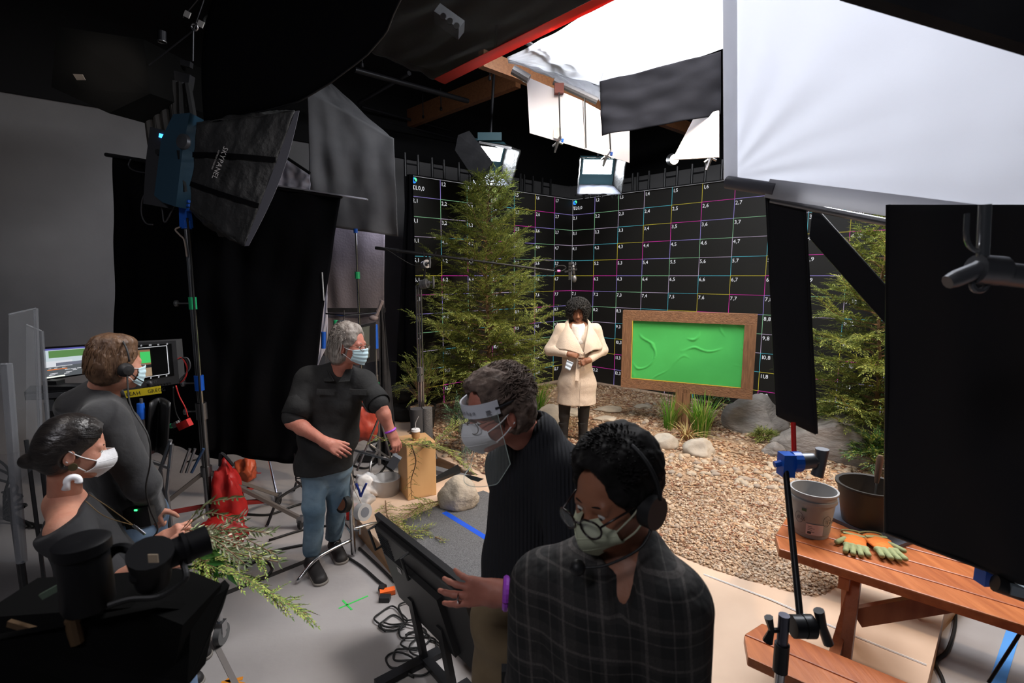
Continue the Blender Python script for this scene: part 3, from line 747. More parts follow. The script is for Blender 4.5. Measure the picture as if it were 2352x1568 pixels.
def grass(base, rad, hgt, n, seed, label, mats=M_GRASS, w_=.006, name='grass_tuft', arch=.5, group=None):
    R = random.Random(seed); base = V(base); mb = MB()
    for i in range(n):
        az = R.uniform(0, 6.283); r0 = rad * .45 * math.sqrt(R.random()); o = base + V((math.cos(az) * r0, math.sin(az) * r0, -.01)); az += R.uniform(-.6, .6)
        h = hgt * R.uniform(.5, 1.05); le = R.uniform(.1, arch) * h; out = V((math.cos(az), math.sin(az), 0)); sd = V((-math.sin(az), math.cos(az), 0))
        P = [o + out * (le * q * q) + V((0, 0, h * (q - .28 * q * q * (le / h) * 2))) for q in (0, .3, .6, .85, 1)]
        W_ = [w_ * .6, w_, w_ * .85, w_ * .5, w_ * .08]; vs = []
        for p, ww in zip(P, W_): vs += [p - sd * ww, p + sd * ww]
        mb.cur = R.choices(range(len(mats)), [5, 3, 1][:len(mats)])[0]
        mb.add(vs, [(2 * k, 2 * k + 1, 2 * k + 3, 2 * k + 2) for k in range(4)])
    return mb.build(name, mats, loc=base, label=label, cat='grass', group=group)
g = G(1610, 1008, .19); grass(zb(g.x, g.y), .22, .62, 150, 1, 'tall bright green grass right of the signboard post')
g = G(1538, 992, .19); grass(zb(g.x, g.y), .16, .56, 70, 2, 'tall green grass left of the signboard post')
g = G(1572, 1012, .19); grass(zb(g.x, g.y - .05), .14, .34, 60, 3, 'dry straw grass at the foot of the signboard post', [M_GRASS[2], mat('straw_red', (.36, .17, .08), .8)], arch=1.4)
g = G(1228, 965, .19); grass(zb(g.x, g.y), .26, .62, 150, 4, 'green grass clump behind the shoulder of the face shield man')
g = G(1260, 1000, .19); grass(zb(g.x + .1, g.y + .25), .22, .26, 80, 5, 'dry brown grass beside the boots of the woman', [M_GRASS[2], mat('straw_red', (.36, .17, .08), .8)], arch=1.5)
g = G(1893, 962, .2); grass(zb(g.x, g.y - .05), .16, .45, 80, 6, 'green grass behind the narrow black flag', w_=.007)
# fern
R = random.Random(4); g = G(1925, 955, .2); t = thing('fern', zb(g.x, g.y - .05), 'pale green fern fronds left of the right conifer', 'fern'); b = zb(g.x, g.y - .05)
for i in range(13):
    az = i * 2.4; L_ = R.uniform(.34, .52); out = V((math.cos(az), math.sin(az), 0)); mb = MB()
    P = [b + out * (L_ * q) + V((0, 0, L_ * (1.25 * q - .95 * q * q))) for q in [k / 7 for k in range(8)]]
    spray(mb, P, R, .016, .085, .007, 2, 1.2); mb.tube(P, .002, 4, cap=False); mb.build('frond', M_BROAD, t)
# nursery pot
M_POT = mat('black_pot', (.012, .012, .012), .6, bump=.1)
pb = V((-1.16, 6.35, PZ)); t = thing('nursery_pot', pb, 'black plastic nursery pot holding the green shrub by the boom stand', 'plant pot')
MB().lathe([(.02, 0), (.14, 0), (.17, .30), (.185, .30), (.185, .34), (.165, .34), (.155, .30), (.02, .29)], pb).build('pot_body', M_POT, t, smooth=True)
MB().lathe([(.0, .325), (.155, .318)], pb).build('potting_soil', M_SOIL, t)
t = thing('nursery_pot', (0, 0, 0), 'x', 'pot')
bpy.data.objects.remove(t)
# cut conifer boughs on the platform and over the wooden box
def bough(pts, seed, label, mats=M_CON, n=26, tl=.13, L=.045, name='conifer_bough', w_=.0045, extra=None, step=.015):
    R = random.Random(seed); P = curve_pts(pts, 6); t = thing(name, P[0], label, 'branch'); f = MB(); b = MB()
    b.tube(P, [.005 * (1 - k / len(P)) + .0015 for k in range(len(P))], 5)
    for k in range(n):
        q = (.05 + .93 * k / n) * (len(P) - 1); j = min(int(q), len(P) - 2); p = P[j].lerp(P[j + 1], q - j); d = (P[j + 1] - P[j]).normalized()
        sd = d.cross(V((0, 0, 1))); sd = (sd.normalized() if sd.length > .05 else d.orthogonal().normalized()) * (1 if k % 2 else -1)
        dr = (d * R.uniform(.5, 1) + sd * R.uniform(.4, .9) + V((0, 0, R.uniform(-.1, .4)))).normalized(); l = tl * R.uniform(.5, 1.2)
        tw = [p, p + dr * l * .5, p + dr * l - V((0, 0, l * .1))]; b.tube(tw, [.002, .0015, .001], 3, cap=False)
        spray(f, tw, R, step, L, w_, len(mats))
    b.build('stem', M_BARK, t); f.build('needles', mats, t); return t
z = PZ + .03
bough([G(1010, 1150, z + .02), G(960, 1165, z + .03), G(905, 1215, z + .03), G(945, 1240, z)], 1, 'cut green conifer bough lying on the platform in front of the wooden box', n=46, tl=.14)
bough([G(885, 1150, z), G(892, 1190, z + .03), G(930, 1215, z + .02), G(985, 1218, z)], 2, 'green conifer sprig lying over the carpet corner', n=30, tl=.10)
bough([G(1000, 1233, PZ + .02), G(1012, 1238, PZ + .03), G(1020, 1243, PZ + .02)], 3, 'tiny conifer sprig alone on the grey carpet', n=6, tl=.035, L=.02)
# ============================================================ GRIP GEAR
def knuckle(parent, c, axis, r=.035, m=None, hd=None, label=None):
    """grip head: round body, jaw disks, T handle"""
    c = V(c); a = V(axis).normalized(); mb = MB()
    mb.cyl(c - a * r * .9, c - a * r * .15, r, 16); mb.cyl(c - a * r * .05, c + a * r * .7, r * 1.02, 16); mb.cyl(c + a * r * .7, c + a * r * 1.3, r * .5, 12)
    o = mb.build('grip_head', m or M_GREYM, parent, smooth=True, label=label)
    x = V(hd or (0, 0, 1)).normalized(); MB().cyl(c + a * r * 1.3, c + a * r * 2.2, r * .22, 8).tube([c + a * r * 2.2 - x * r * 1.3, c + a * r * 2.2, c + a * r * 2.2 + x * r * 1.3], [r * .16, r * .3, r * .16], 8).build('t_handle', m or M_GREYM, o, smooth=True)
    return o
def cstand(base, h, label, legs=3, az0=.5, m=M_CH, riser=.012, group=None, leg_len=.42, cols=((.45, None), (.8, None))):
    base = V(base); t = thing('c_stand', base, label, 'stand', group); U = V((0, 0, 1))
    MB().cyl(base + U * .1, base + U * min(h, 1.1), .0175, 12).build('column', m, t, smooth=True)
    if h > 1.1: MB().cyl(base + U * 1.1, base + U * h, riser, 12).build('riser', m, t, smooth=True)
    for k in range(legs):
        a = az0 + k * 2.094; o = V((math.cos(a), math.sin(a), 0)); zz = .18 + .05 * k
        MB().tube(curve_pts([base + U * zz, base + o * leg_len * .55 + U * (zz - .02), base + o * leg_len * .75 + U * (zz - .06), base + o * leg_len + U * .012], 4), .0125, 8).build('leg', m, t, smooth=True)
    for f_, c_ in cols:
        z_ = f_ * min(h, 1.1) if f_ <= 1 else f_
        o = MB().cyl(base + U * (z_ - .04), base + U * (z_ + .04), .026, 12).build('collar', c_ or M_STEEL, t, smooth=True)
        MB().cyl(base + U * z_, base + U * z_ + V((-.06, -.01, 0)), .006, 6).box(base + U * z_ + V((-.065, -.01, 0)), (.012, .01, .045)).build('knob', m, o)
    return t
# --- main combo stand with the softbox lamp
sx = G(487, 1240, 0); SX = V((sx.x, sx.y, 0)); t = thing('rolling_stand', SX, 'tall steel rolling stand with red braces carrying the softbox lamp', 'stand')
U = V((0, 0, 1))
def atx(z): return SX + U * z
def zpix(py, d): return W(480, py, d).z
d0 = SX.y
MB().cyl(atx(.22), atx(zpix(925, d0)), .030, 14).build('lower_column', M_STEEL, t, smooth=True)
MB().cyl(atx(zpix(925, d0)), atx(zpix(700, d0)), .023, 14).build('middle_column', M_CH, t, smooth=True)
MB().cyl(atx(zpix(700, d0)), atx(zpix(500, d0)), .018, 14).build('upper_column', M_CH, t, smooth=True)
for py0, py1, r, mm, lb in ((925, 962, .040, M_STEEL, None), (862, 896, .034, M_BLUE, 'blue collar'), (682, 710, .028, M_GREEN, 'green collar'), (1070, 1092, .042, M_STEEL, None)):
    o = MB().cyl(atx(zpix(py1, d0)), atx(zpix(py0, d0)), r, 16).build('collar', mm, t, smooth=True, label=lb)
    zc = zpix((py0 + py1) / 2, d0)
    if py0 < 1000: MB().cyl(atx(zc), atx(zc) + V((-.10, -.02, .0)), .007, 6).lathe([(0, 0), (.024, .005), (.024, .02), (0, .026)], atx(zc) + V((-.10, -.02, 0)), (-1, 0, 0)).build('knob', M_STEEL, o, smooth=True)
ctr = atx(zpix(1080, d0))
for (tx, ty, nm) in ((690, 1182, 'R'), (378, 1180, 'L'), (520, 1155, 'B')):
    e = G(tx, ty + 8, .09) if nm != 'B' else SX + V((.25, .65, .09))
    if nm == 'L': e = SX + V((-.62, -.25, .09))
    MB().bar(ctr, e, .035, .028).build('leg', mat('bare_steel_leg', (.22, .19, .17), .5, .6), t)
    mid = ctr.lerp(e, .62); MB().bar(mid, atx(.30), .03, .03).build('brace', mat('dark_red_paint', (.28, .03, .025), .5), t, label='dark red brace')
    o = MB().box(e + U * -.005, (.05, .05, .05)).build('leg_end', M_STEEL, t)
    MB().cyl(e + V((-.012, 0, -.045)), e + V((.012, 0, -.045)), .045, 14).build('caster', M_BP, o)
# blue baby pin grip + rope
t = thing('grip_clamp', atx(zpix(520, d0)), 'bright blue cast grip clamp on top of the tall stand', 'clamp')
zt, zb_ = zpix(448, d0), zpix(522, d0)
MB().box(atx((zt + zb_) / 2), (.062, .07, zt - zb_), taper=.8).cyl(atx(zb_ - .01), atx(zb_ + .05), .037, 12).build('body', M_BLUE, t)
for k in range(3): MB().cyl(atx(zt - .05 - k * .03) + V((.02, -.02, 0)), atx(zt - .05 - k * .03) + V((.055, -.03, 0)), .012, 8).build('screw', M_BLUE, t)
MB().tube(curve_pts([atx(zb_) + V((-.03, -.03, .0)), atx(zb_) + V((-.06, -.04, -.02)), atx(zb_) + V((-.03, -.04, -.06)), atx(zb_) + V((.0, -.04, -.10)), atx(zb_) + V((.01, -.04, -.22))], 5), .006, 6).build('safety_rope', mat('tan_rope', (.4, .33, .28), .9), t)
# --- softbox lamp
dl = d0 - .02
t = thing('softbox_lamp', W(430, 420, dl), 'black fabric softbox lamp with blue housing on the tall stand', 'softbox')
yk = W(422, 330, dl); yb = atx(zt)
MB().tube([yb, W(432, 430, dl), W(418, 345, dl)], .014, 8).bar(W(411, 345, dl - .13), W(425, 440, dl - .05), .035, .012, (1, 0, 0)).build('yoke', M_BM, t)
MB().lathe([(0, -.015), (.05, -.012), (.056, 0), (.05, .02), (0, .026)], W(423, 326, dl - .17), (-.3, -1, .1)).build('tilt_knob', M_GREYM, t, smooth=True)
hq = [W(400, 470, dl), W(382, 455, dl), W(398, 330, dl), W(425, 275, dl), W(462, 272, dl), W(446, 350, dl), W(430, 480, dl)]
MB().prism([p + V((0, -.13, 0)) for p in hq], (0, .42, 0)).build('housing', mat('steel_blue_housing', (.014, .05, .085), .5), t, label='steel blue lamp housing')
MB().prism([p + V((0, -.06, 0)) for p in [W(342, 470, dl), W(348, 375, dl), W(358, 296, dl), W(392, 305, dl), W(380, 400, dl), W(398, 480, dl)]], (0, .25, 0)).build('power_supply', mat('dark_grey_case', (.04, .04, .045), .5), t)
q = W(371, 312, dl - .07); MB().box(q, (.035, .004, .028), (1, 0, -.25), (0, 1, 0)).build('display', mat('blue_lcd', (0, .02, .05), .3, emit=(.05, .35, 1), estr=3), t, label='small glowing blue display')
q = W(366, 350, dl - .065); MB().cyl(q + V((0, .01, 0)), q + V((0, -.02, 0)), .02, 12).build('dial', M_BP, t)
# fabric skirt: four panels from the housing to a large soft frame
def sbp(px, py, dy): return W(px, py, dl + dy)
bk = [sbp(452, 285, -.22), sbp(452, 285, .30), sbp(436, 480, .26), sbp(436, 480, -.2)]
ft = [sbp(678, 256, -.30), sbp(655, 262, .55), sbp(545, 545, .50), sbp(562, 565, -.36)]
def panel(a, b, c, d, seed, amp=.016, bulge=.04, nu=50, nv=40):
    def disp(u, v):
        k = math.sin(math.pi * u) * math.sin(math.pi * v)
        return bulge * k + amp * noise.noise(V((u * 7 + seed, v * 5, seed))) + amp * .7 * abs(noise.noise(V((u * 18 + seed, v * 9, seed + 4)))) * (.3 + u)
    return MB().quad4([a, b, c, d], nu, nv, .004, disp)
M_SB = mat('crinkled_black_nylon', (.045, .045, .045), .6, c2=(.028, .028, .028), scale=6, bump=.9, bscale=16, spec=.35)
panel(bk[3], ft[3], ft[0], bk[0], 1).build('side_panel', M_SB, t, smooth='all')
panel(bk[0], ft[0], ft[1], bk[1], 2).build('top_panel', M_SB, t, smooth='all')
panel(bk[2], ft[2], ft[3], bk[3], 3).build('bottom_panel', M_SB, t, smooth='all')
panel(bk[1], ft[1], ft[2], bk[2], 4, .01, .0).build('far_panel', M_SB, t, smooth='all')
outn = (ft[0] - bk[0]).normalized()
def crate(u, v, w_): return ft[0].lerp(ft[3], u).lerp(ft[1].lerp(ft[2], u), w_) + outn * v * (.03 + .05 * math.sin(math.pi * u))
mb = MB(); mb.sheet(lambda u, v: crate(u, v, 0), 24, 2, .003).sheet(lambda u, v: crate(u, v, 1), 24, 2, .003)
for i in range(19): mb.prism([crate(i / 18, 0, 0), crate(i / 18, 1, 0), crate(i / 18, 1, 1), crate(i / 18, 0, 1)], (0, 0, .003))
mb.build('egg_crate', mat('grey_mesh_edge', (.10, .10, .12), .7), t, label='grey fabric egg crate along the front edge')
for c_, (a, b) in enumerate(((.0, .0), (.33, .33), (.66, .66))):
    pass
for u in (.02, .36, .7, .98):
    a = bk[0].lerp(bk[3], u) ; b = ft[0].lerp(ft[3], u); n_ = V((-.2, -1, 0)) * (.045 * math.sin(math.pi * u) + .004)
    P = [a.lerp(b, k / 6) + n_ * math.sin(math.pi * k / 6) * .9 + V((0, -.016, 0)) for k in range(7)]
    mb = MB()
    for k in range(6): mb.bar(P[k], P[k + 1], .035, .006, (0, -1, 0))
    if u in (.36, .7): mb.build('stitched_strap', M_BLK, t)
mb = MB(); a = sbp(514, 335, -.40); b = sbp(491, 396, -.385); D = (b - a).normalized(); Yv = V((1, 0, .38)).normalized(); Yv = (Yv - D * Yv.dot(D)).normalized()
write(mb, 'SKYPANEL', a, D, Yv, .046)
mb.build('lettering', mat('white_print', (.55, .53, .52), .6), t, label='white SKYPANEL print')
mb = MB(); write(mb, 'SOFTBOX STANDARD', a - Yv * .022 + D * .04, D, Yv, .013); mb.build('lettering', MATS['white_print'], t)
# cables looping under the lamp
def cable(pts, r, label, m=M_CABLE, group=None, k=6, cat='cable', name='cable'):
    P = curve_pts(pts, k); return MB().tube(P, r, 6).build(name, m, loc=P[0], smooth='all', label=label, cat=cat, group=group)
cable([W(355, 400, dl), W(352, 430, dl), W(360, 450, dl), W(372, 480, dl), W(380, 510, dl), W(410, 455, dl), W(428, 450, dl)], .006, 'black power cable hanging in a loop under the lamp supply', mat('grey_cable', (.05, .05, .055), .5))
cable([W(345, 430, dl), W(328, 455, dl), W(325, 490, dl), W(335, 512, dl), W(352, 516, dl)], .0055, 'curved cable with white and orange bands beside the big black curtain', mat('grey_cable', (.05, .05, .055), .5))
cable([W(300, 365, dl + .2), W(295, 380, dl + .2), W(310, 392, dl + .1), W(350, 398, dl), W(380, 395, dl)], .005, 'thin cable looping behind the lamp power supply', mat('grey_cable', (.05, .05, .055), .5))
P_ = [atx(zpix(y, d0)) + V((.035 + .01 * math.sin(y), -.04, 0)) for y in range(560, 1200, 50)]
cable([W(430, 500, dl - .05)] + P_, .008, 'black cable running down the tall steel stand')
# --- big black floppy / duvetyn behind
def drape(name, c, label, m, nu=40, nv=40, folds=9, amp=.035, parent=None, seed=0, wr=.02, th=.006, cat='curtain', group=None, sag=0):
    f = lambda u, v: amp * math.sin(u * folds * 2 * math.pi + 1.4 * math.sin(u * 5 + seed) + v * 1.2) * (.3 + .7 * (1 - v)) + wr * noise.noise(V((u * 5 + seed, v * 4, 0)))
    mb = MB(); mb.quad4(c, nu, nv, th, f)
    if parent: return mb.build(name, m, parent, smooth='all', label=label)
    return mb.build(name, m, loc=c[0], smooth='all', label=label, cat=cat, group=group)
dc = 4.5
t = thing('black_floppy', W(520, 1050, dc), 'big black duvetyn curtain hanging behind the grey haired man', 'curtain')
drape('fabric', [W(455, 1035, dc + .1), W(690, 1068, dc), W(783, 450, dc), W(440, 405, dc)], None, M_BLK, folds=4, amp=.02, parent=t, wr=.05, nu=50, nv=50)
MB().cyl(W(440, 404, dc), W(786, 452, dc), .016, 8).build('top_bar', M_BM, t)
MB().box(W(712, 438, dc), (1.0, .05, .012), W(786, 450, dc) - W(640, 428, dc)).build('bar_edge', mat('bare_aluminium', (.6, .6, .66), .35, .7), t, label='bright aluminium edge')
MB().cyl(W(740, 625, dc - .02), W(744, 690, dc - .02), .006, 6).build('tie_cord', mat('white_cord', (.5, .5, .5), .8), t)
t = thing('black_floppy', W(270, 900, 4.8), 'black duvetyn curtain hung behind monitor cart at left', 'curtain')
drape('fabric', [W(272, 985, 4.8), W(520, 1062, 4.7), W(470, 395, 4.7), W(260, 362, 4.8)], None, M_BLK, folds=3, amp=.02, parent=t, wr=.04)
MB().cyl(W(243, 355, 4.8), W(470, 392, 4.7), .018, 8).build('top_bar', M_BM, t)
# grey hanging curtain (rag) beyond
M_GREYC = mat('charcoal_curtain', (.15, .15, .16), .9, bump=.2, bscale=8, c2=(.12, .12, .13), scale=3)
dg = 6.4
drape('grey_curtain', [W(716, 515, dg), W(915, 543, dg), W(905, 318, dg), W(706, 205, dg)], 'grey hanging curtain with soft folds beside the softbox', M_GREYC, folds=3.3, amp=.022, wr=.03, nu=80)
t = WL
drape('grey_curtain', [W(706, 212, dg + .05), W(906, 322, dg + .05), W(748, 180, dg + .4), W(742, 180, dg + .4)], 'pointed upper corner of grey curtain under the ceiling pipes', M_GREYC, folds=2, amp=.01)
drape('backing_cloth', [W(738, 815, 6.9), W(880, 830, 6.9), W(884, 520, 6.9), W(722, 505, 6.9)], 'dim mauve grey backing cloth behind the chrome light stand', mat('mauve_cloth', (.16, .14, .155), .9, bump=.2), folds=3, amp=.02)
MB().box(W(800, 712, 6.8), (1.0, .03, .06)).build('pipe_sleeve', M_BLK2, loc=W(800, 712, 6.8), label='dark horizontal sleeve across the mauve backing cloth', cat='pipe')
drape('white_sheet', [W(700, 905, 5.6), W(752, 790, 5.6), W(752, 650, 5.6), W(740, 640, 5.6)], 'sliver of lit white sheet beside the grey haired man', mat('lit_white_cloth', (.75, .75, .85), .8, translucent=.4), folds=1, amp=.01)
drape('white_sheet', [W(630, 432, 5.3), W(712, 440, 5.3), W(712, 395, 5.3), W(648, 355, 5.3)], 'bright white sheet glimpsed right of the softbox', MATS['lit_white_cloth'], folds=3, amp=.01)
MB().cyl(W(640, 350, 5.25), W(712, 398, 5.25), .015, 8).build('sheet_pipe', M_BM, loc=W(640, 350, 5.25), label='dark pipe with ball bungees above the small white sheet', cat='pipe')
drape('black_drape', [W(872, 1240, 5.6), W(908, 1000, 5.6), W(880, 700, 5.6), W(872, 690, 5.6)], 'narrow black net drape falling beside the grey haired man', M_BLK2, folds=2, amp=.03, nu=20)
drape('black_drape', [W(905, 985, 7.4), W(962, 1010, 7.3), W(948, 400, 7.3), W(935, 400, 7.4)], 'black drape closing the gap at the left end of the led wall', M_BLK, folds=2, amp=.04, nu=20)
# --- stands behind the grey haired man
g = V((W(825, 740, 6.2).x, 6.2, 0)); t = thing('light_stand', g, 'slim chrome light stand with blue top and green collar behind the man', 'stand')
for z0_, z1_, r, mm in ((.1, 1.2, .018, M_CH), (1.2, W(0, 640, 6.2).z, .015, M_CH), (W(0, 640, 6.2).z, W(0, 528, 6.2).z, .012, M_CH)): MB().cyl(g + U * z0_, g + U * z1_, r, 10).build('section', mm, t, smooth=True)
MB().cyl(g + U * W(0, 640, 6.2).z, g + U * W(0, 624, 6.2).z, .03, 10).build('collar', M_GREEN, t, label='green collar'); MB().cyl(g + U * W(0, 535, 6.2).z, g + U * W(0, 525, 6.2).z, .025, 10).build('collar', M_BLUE, t, label='blue top cap')
for k in range(3): a = k * 2.1 + .4; MB().cyl(g + U * .5, g + V((math.cos(a) * .4, math.sin(a) * .4, .01)), .01, 6).build('leg', M_CH, t)
g = V((W(868, 950, 5.3).x, 5.3, 0)); t = cstand(g, W(0, 760, 5.3).z, 'steel stand with blue and green collars behind the man in black shirt', cols=((W(0, 905, 5.3).z, M_GREEN), (W(0, 770, 5.3).z + .02, M_BLUE)), m=M_STEEL)
MB().cyl(g + U * (W(0, 800, 5.3).z), g + U * W(0, 745, 5.3).z, .03, 10).build('blue_sleeve', M_BLUE, t)
MB().ell(W(858, 730, 5.3), (.05, .04, .03)).tube(curve_pts([W(858, 735, 5.3), W(868, 715, 5.3), W(878, 690, 5.3)], 4), .02, 8).build('work_glove', mat('grey_suede', (.22, .18, .18), .8), loc=W(860, 735, 5.3), label='greyish glove hung on the blue-collared stand', cat='glove', smooth=True)
# small monitor and arm behind the man
t = thing('small_monitor', W(775, 800, 4.9), 'small dark framed monitor behind the head of the grey haired man', 'monitor')
MB().prism([W(758, 760, 4.9), W(860, 740, 5.0), W(860, 830, 5.0), W(762, 850, 4.9)], (0, .05, 0)).build('case', M_BP, t)
MB().prism([W(765, 764, 4.89), W(850, 748, 4.99), W(850, 820, 4.99), W(768, 838, 4.89)], (0, .008, 0)).build('screen', mat('dim_screen', (.12, .13, .11), .3), t)
t = thing('grip_arm', W(770, 740, 5.0), 'horizontal grip arm with green clamp behind the gray head', 'grip arm')
MB().tube([W(748, 720, 5.0), W(790, 724, 5.0), W(865, 717, 5.0)], .008, 6).cyl(W(790, 712, 5.0), W(790, 740, 5.0), .006, 6).build('rod', M_CH, t)
MB().cyl(W(771, 735, 5.0), W(771, 750, 5.0), .022, 10).build('clamp', M_GREEN, t); MB().cyl(W(775, 741, 5.0), W(800, 739, 5.0), .022, 10).build('head', M_GREYM, t)
MB().cyl(W(743, 762, 4.8), W(743, 800, 4.8), .022, 10).build('blue_sleeve', M_BLUE, loc=W(743, 780, 4.8), label='blue tube collar against the white sheet sliver', cat='clamp')
# red bags
def bag(name, c, r, m, label, strap=None, sq=.6, seed=1):
    c = V(c); vs, fs = rock_mesh(r, seed, 4, .28, 4); t = thing(name, c - V((0, 0, r[2])), label, 'sandbag'); MB().add([c + v for v in vs], fs).build('bag', m, t, smooth='all')
    if strap: MB().tube(curve_pts(strap, 5), .012, 6).build('strap', M_BLK2, t)
    return t
c = W(830, 965, 4.9); bag('sandbag', c, (.17, .12, .22), mat('orange_red_vinyl', (.38, .05, .03), .4, bump=.3, bscale=6), 'orange red sandbag hung on stand behind the man in black shirt', [W(808, 950, 4.85), W(828, 925, 4.85), W(850, 950, 4.85)])
c = SX + V((.15, .02, .33)); bag('sandbag', c, (.13, .12, .34), M_RED, 'tall red sandbag hanging on the rolling stand', [c + V((-.05, 0, .3)), c + V((0, -.05, .42)), c + V((.06, 0, .3))], seed=5)
c = SX + V((.17, -.12, .13)); bag('sandbag', c, (.20, .15, .13), M_RED, 'red sandbag slumped over the base of the rolling stand', seed=6)
c = G(562, 1080, .12); bag('sandbag', c, (.12, .1, .12), mat('orange_vinyl', (.65, .12, .05), .4, bump=.3, bscale=6), 'orange bag on the floor under the big black curtain', seed=7)
# chrome leg and extra stand pieces under the curtain
cstand(G(655, 1180, 0) + V((.12, .15, 0)), .62, 'short black cable stand beside the knees of the man in jeans', m=M_BM, az0=2.2)
t = MB().cyl(G(582, 1068, .02) + V((0, .2, .55)), G(640, 1155, .02), .012, 8).build('steel_tube', M_CH, loc=G(640, 1155, 0), label='shiny steel tube slanting down to the floor under the curtain', cat='tube')
# --- boom stand, boom pole, microphone
db = 5.55; g = V((W(968, 950, db).x, db, 0)); gz = PZ
t = thing('boom_stand', (g.x, g.y, gz), 'chrome stand holding the microphone boom beside the conifer', 'stand')
MB().cyl(g + U * gz, g + U * W(0, 870, db).z, .019, 12).build('column', M_CH, t, smooth=True)
for o in (-.025, .0, .028): MB().cyl(g + V((o, 0, W(0, 985, db).z)), g + V((o, 0, W(0, 655, db).z)), .010, 10).build('riser', M_CH, t, smooth=True)
for py in (850, 868): MB().cyl(g + U * W(0, py + 7, db).z, g + U * W(0, py - 7, db).z, .04, 12).build('collar', M_STEEL, t)
for k in range(3): a = k * 2.1 + 1.2; MB().tube([g + U * (gz + .25), g + V((math.cos(a) * .22, math.sin(a) * .22, gz + .16)), g + V((math.cos(a) * .32, math.sin(a) * .32, gz + .012))], .013, 8).build('leg', M_CH, t)
knuckle(t, W(975, 652, db), (1, -.3, .2), .05); knuckle(t, W(978, 607, db), (.6, -.8, .2), .045)
MB().cyl(W(974, 640, db), W(978, 600, db), .012, 8).cyl(W(980, 600, db), W(983, 588, db), .01, 8).tube(curve_pts([W(972, 577, db), W(974, 588, db), W(984, 592, db), W(998, 588, db), W(1002, 577, db)], 4), .007, 6).build('boom_cradle', M_BM, t)
t = thing('boom_pole', W(865, 568, db), 'long black boom pole reaching across the conifer to the microphone', 'boom pole')
e0, e1 = W(862, 569, db + .1), W(1273, 622, db + .1)
for a, b, r in ((0, .33, .018), (.33, .5, .0155), (.5, 1, .012)): MB().cyl(e0.lerp(e1, a), e0.lerp(e1, b), r, 10).build('section', M_BM, t, smooth=True)
for a in (.12, .48, .5, .53, .60): MB().cyl(e0.lerp(e1, a), e0.lerp(e1, a + .012), .023, 10).build('lock_ring', M_BP, t)
MB().tube(curve_pts([e0 + V((.12, -.03, -.01)), e0.lerp(e1, .2) - V((0, 0, .13)), e0.lerp(e1, .27) - V((0, 0, .11))], 5), .003, 5).build('tie_cord', M_CABLE, t)
t = thing('microphone', W(1320, 640, db + .1), 'small black microphone in shock mount hanging beside the woman', 'microphone'); dm = db + .1
MB().ell(W(1319, 640, dm), (.028, .028, .042)).cyl(W(1318, 630, dm), W(1316, 605, dm), .016, 10).build('capsule', M_GREYM, t, smooth='all')
mb = MB(); mb.bar(W(1309, 602, dm), W(1309, 642, dm), .014, .03); mb.bar(W(1297, 624, dm), W(1325, 618, dm), .02, .02)
for py in (606, 613, 620): mb.bar(W(1306, py, dm - .02), W(1325, py, dm - .02), .006, .006)
mb.build('shock_mount', M_BP, t)
mb = MB(); mb.tube(curve_pts([W(1270, 618, dm), W(1280, 611, dm), W(1294, 610, dm), W(1300, 616, dm), W(1290, 622, dm), W(1275, 624, dm)], 4), .006, 6); mb.build('cable_loop', M_CABLE, t)
MB().cyl(W(1280, 622, dm - .02), W(1287, 622, dm - .02), .012, 8).build('pink_band', mat('pink_tape', (.7, .15, .5), .5), t)
for k, (px, r) in enumerate(((958, .07), (980, .06))):
    p = V((W(px, 990, 5.35).x, 5.35 + .04 * k, PZ)); MB().cyl(p, p + U * (W(0, 938, 5.35).z - PZ), r, 16).build('carpet_roll', [mat('dark_grey_felt', (.05, .05, .055), .95), M_CARP][k], loc=p, label=['dark upright felt roll at foot of the boom stand', 'upright speckled grey carpet offcut beside the boom stand'][k], cat='roll', smooth=True)
# ============================================================ CEILING
zc = 4.9
M_PIPE = mat('dark_pipe', (.03, .03, .035), .4, .5)
def pipe(a, b, r, label, m=M_PIPE, name='ceiling_pipe', cat='pipe', group=None): return MB().cyl(a, b, r, 10).build(name, m, loc=a, smooth=True, label=label, cat=cat, group=group)
M_BEAM = wood('orange_timber', (.30, .13, .055), (.20, .08, .035), (14, 2, 14))
def Gz(px, py, z): return G(px, py, z)
def beam(p, q, w_, h_, label):
    return MB().bar(p, q, w_, h_).build('ceiling_beam', M_BEAM, loc=p, label=label, cat='beam')
beam(Gz(905, 287, 4.95), Gz(1190, 175, 4.95), .10, .30, 'orange brown timber beam crossing below the red strip')
beam(Gz(1105, 135, 4.55), Gz(1400, 248, 4.55), .09, .18, 'orange brown timber beam along the muslin edge')
beam(Gz(1430, 240, 4.7), Gz(1700, 340, 4.7), .1, .2, 'timber beam behind the white cards under the ceiling')
pipe(Gz(815, 160, 4.75), Gz(1075, 232, 4.75), .035, 'grey ceiling pipe below the black net, running right')
pipe(Gz(825, 235, 4.8), Gz(940, 168, 4.8), .03, 'short dark ceiling pipe crossing beside the grey curtain peak')
pipe(Gz(830, 245, 4.9), Gz(1035, 300, 4.9), .025, 'thin dark pipe above the grey curtain')
pipe(Gz(870, 275, 4.7), Gz(1060, 322, 4.7), .012, 'thin pale conduit crossing the dark ceiling')
for (px, py, ln, gp) in ((972, 268, .35, 'first'), (1013, 250, .3, 'second'), (1125, 180, .3, 'third'), (832, 150, .6, 'leftmost')):
    p = Gz(px, py, 4.7); t = thing('hanger_rod', p, '%s dark threaded rod hanging before the orange timber beam' % gp, 'rod'); MB().cyl(p, p + U * ln, .008, 6).build('rod', M_PIPE, t); MB().lathe([(0, -.03), (.02, -.02), (.02, .02), (0, .03)], p).build('nut', M_PIPE, t)
t = thing('junction_box', W(1030, 50, 4.6), 'grey electrical junction box with three sockets seen through the black net', 'electrical box')
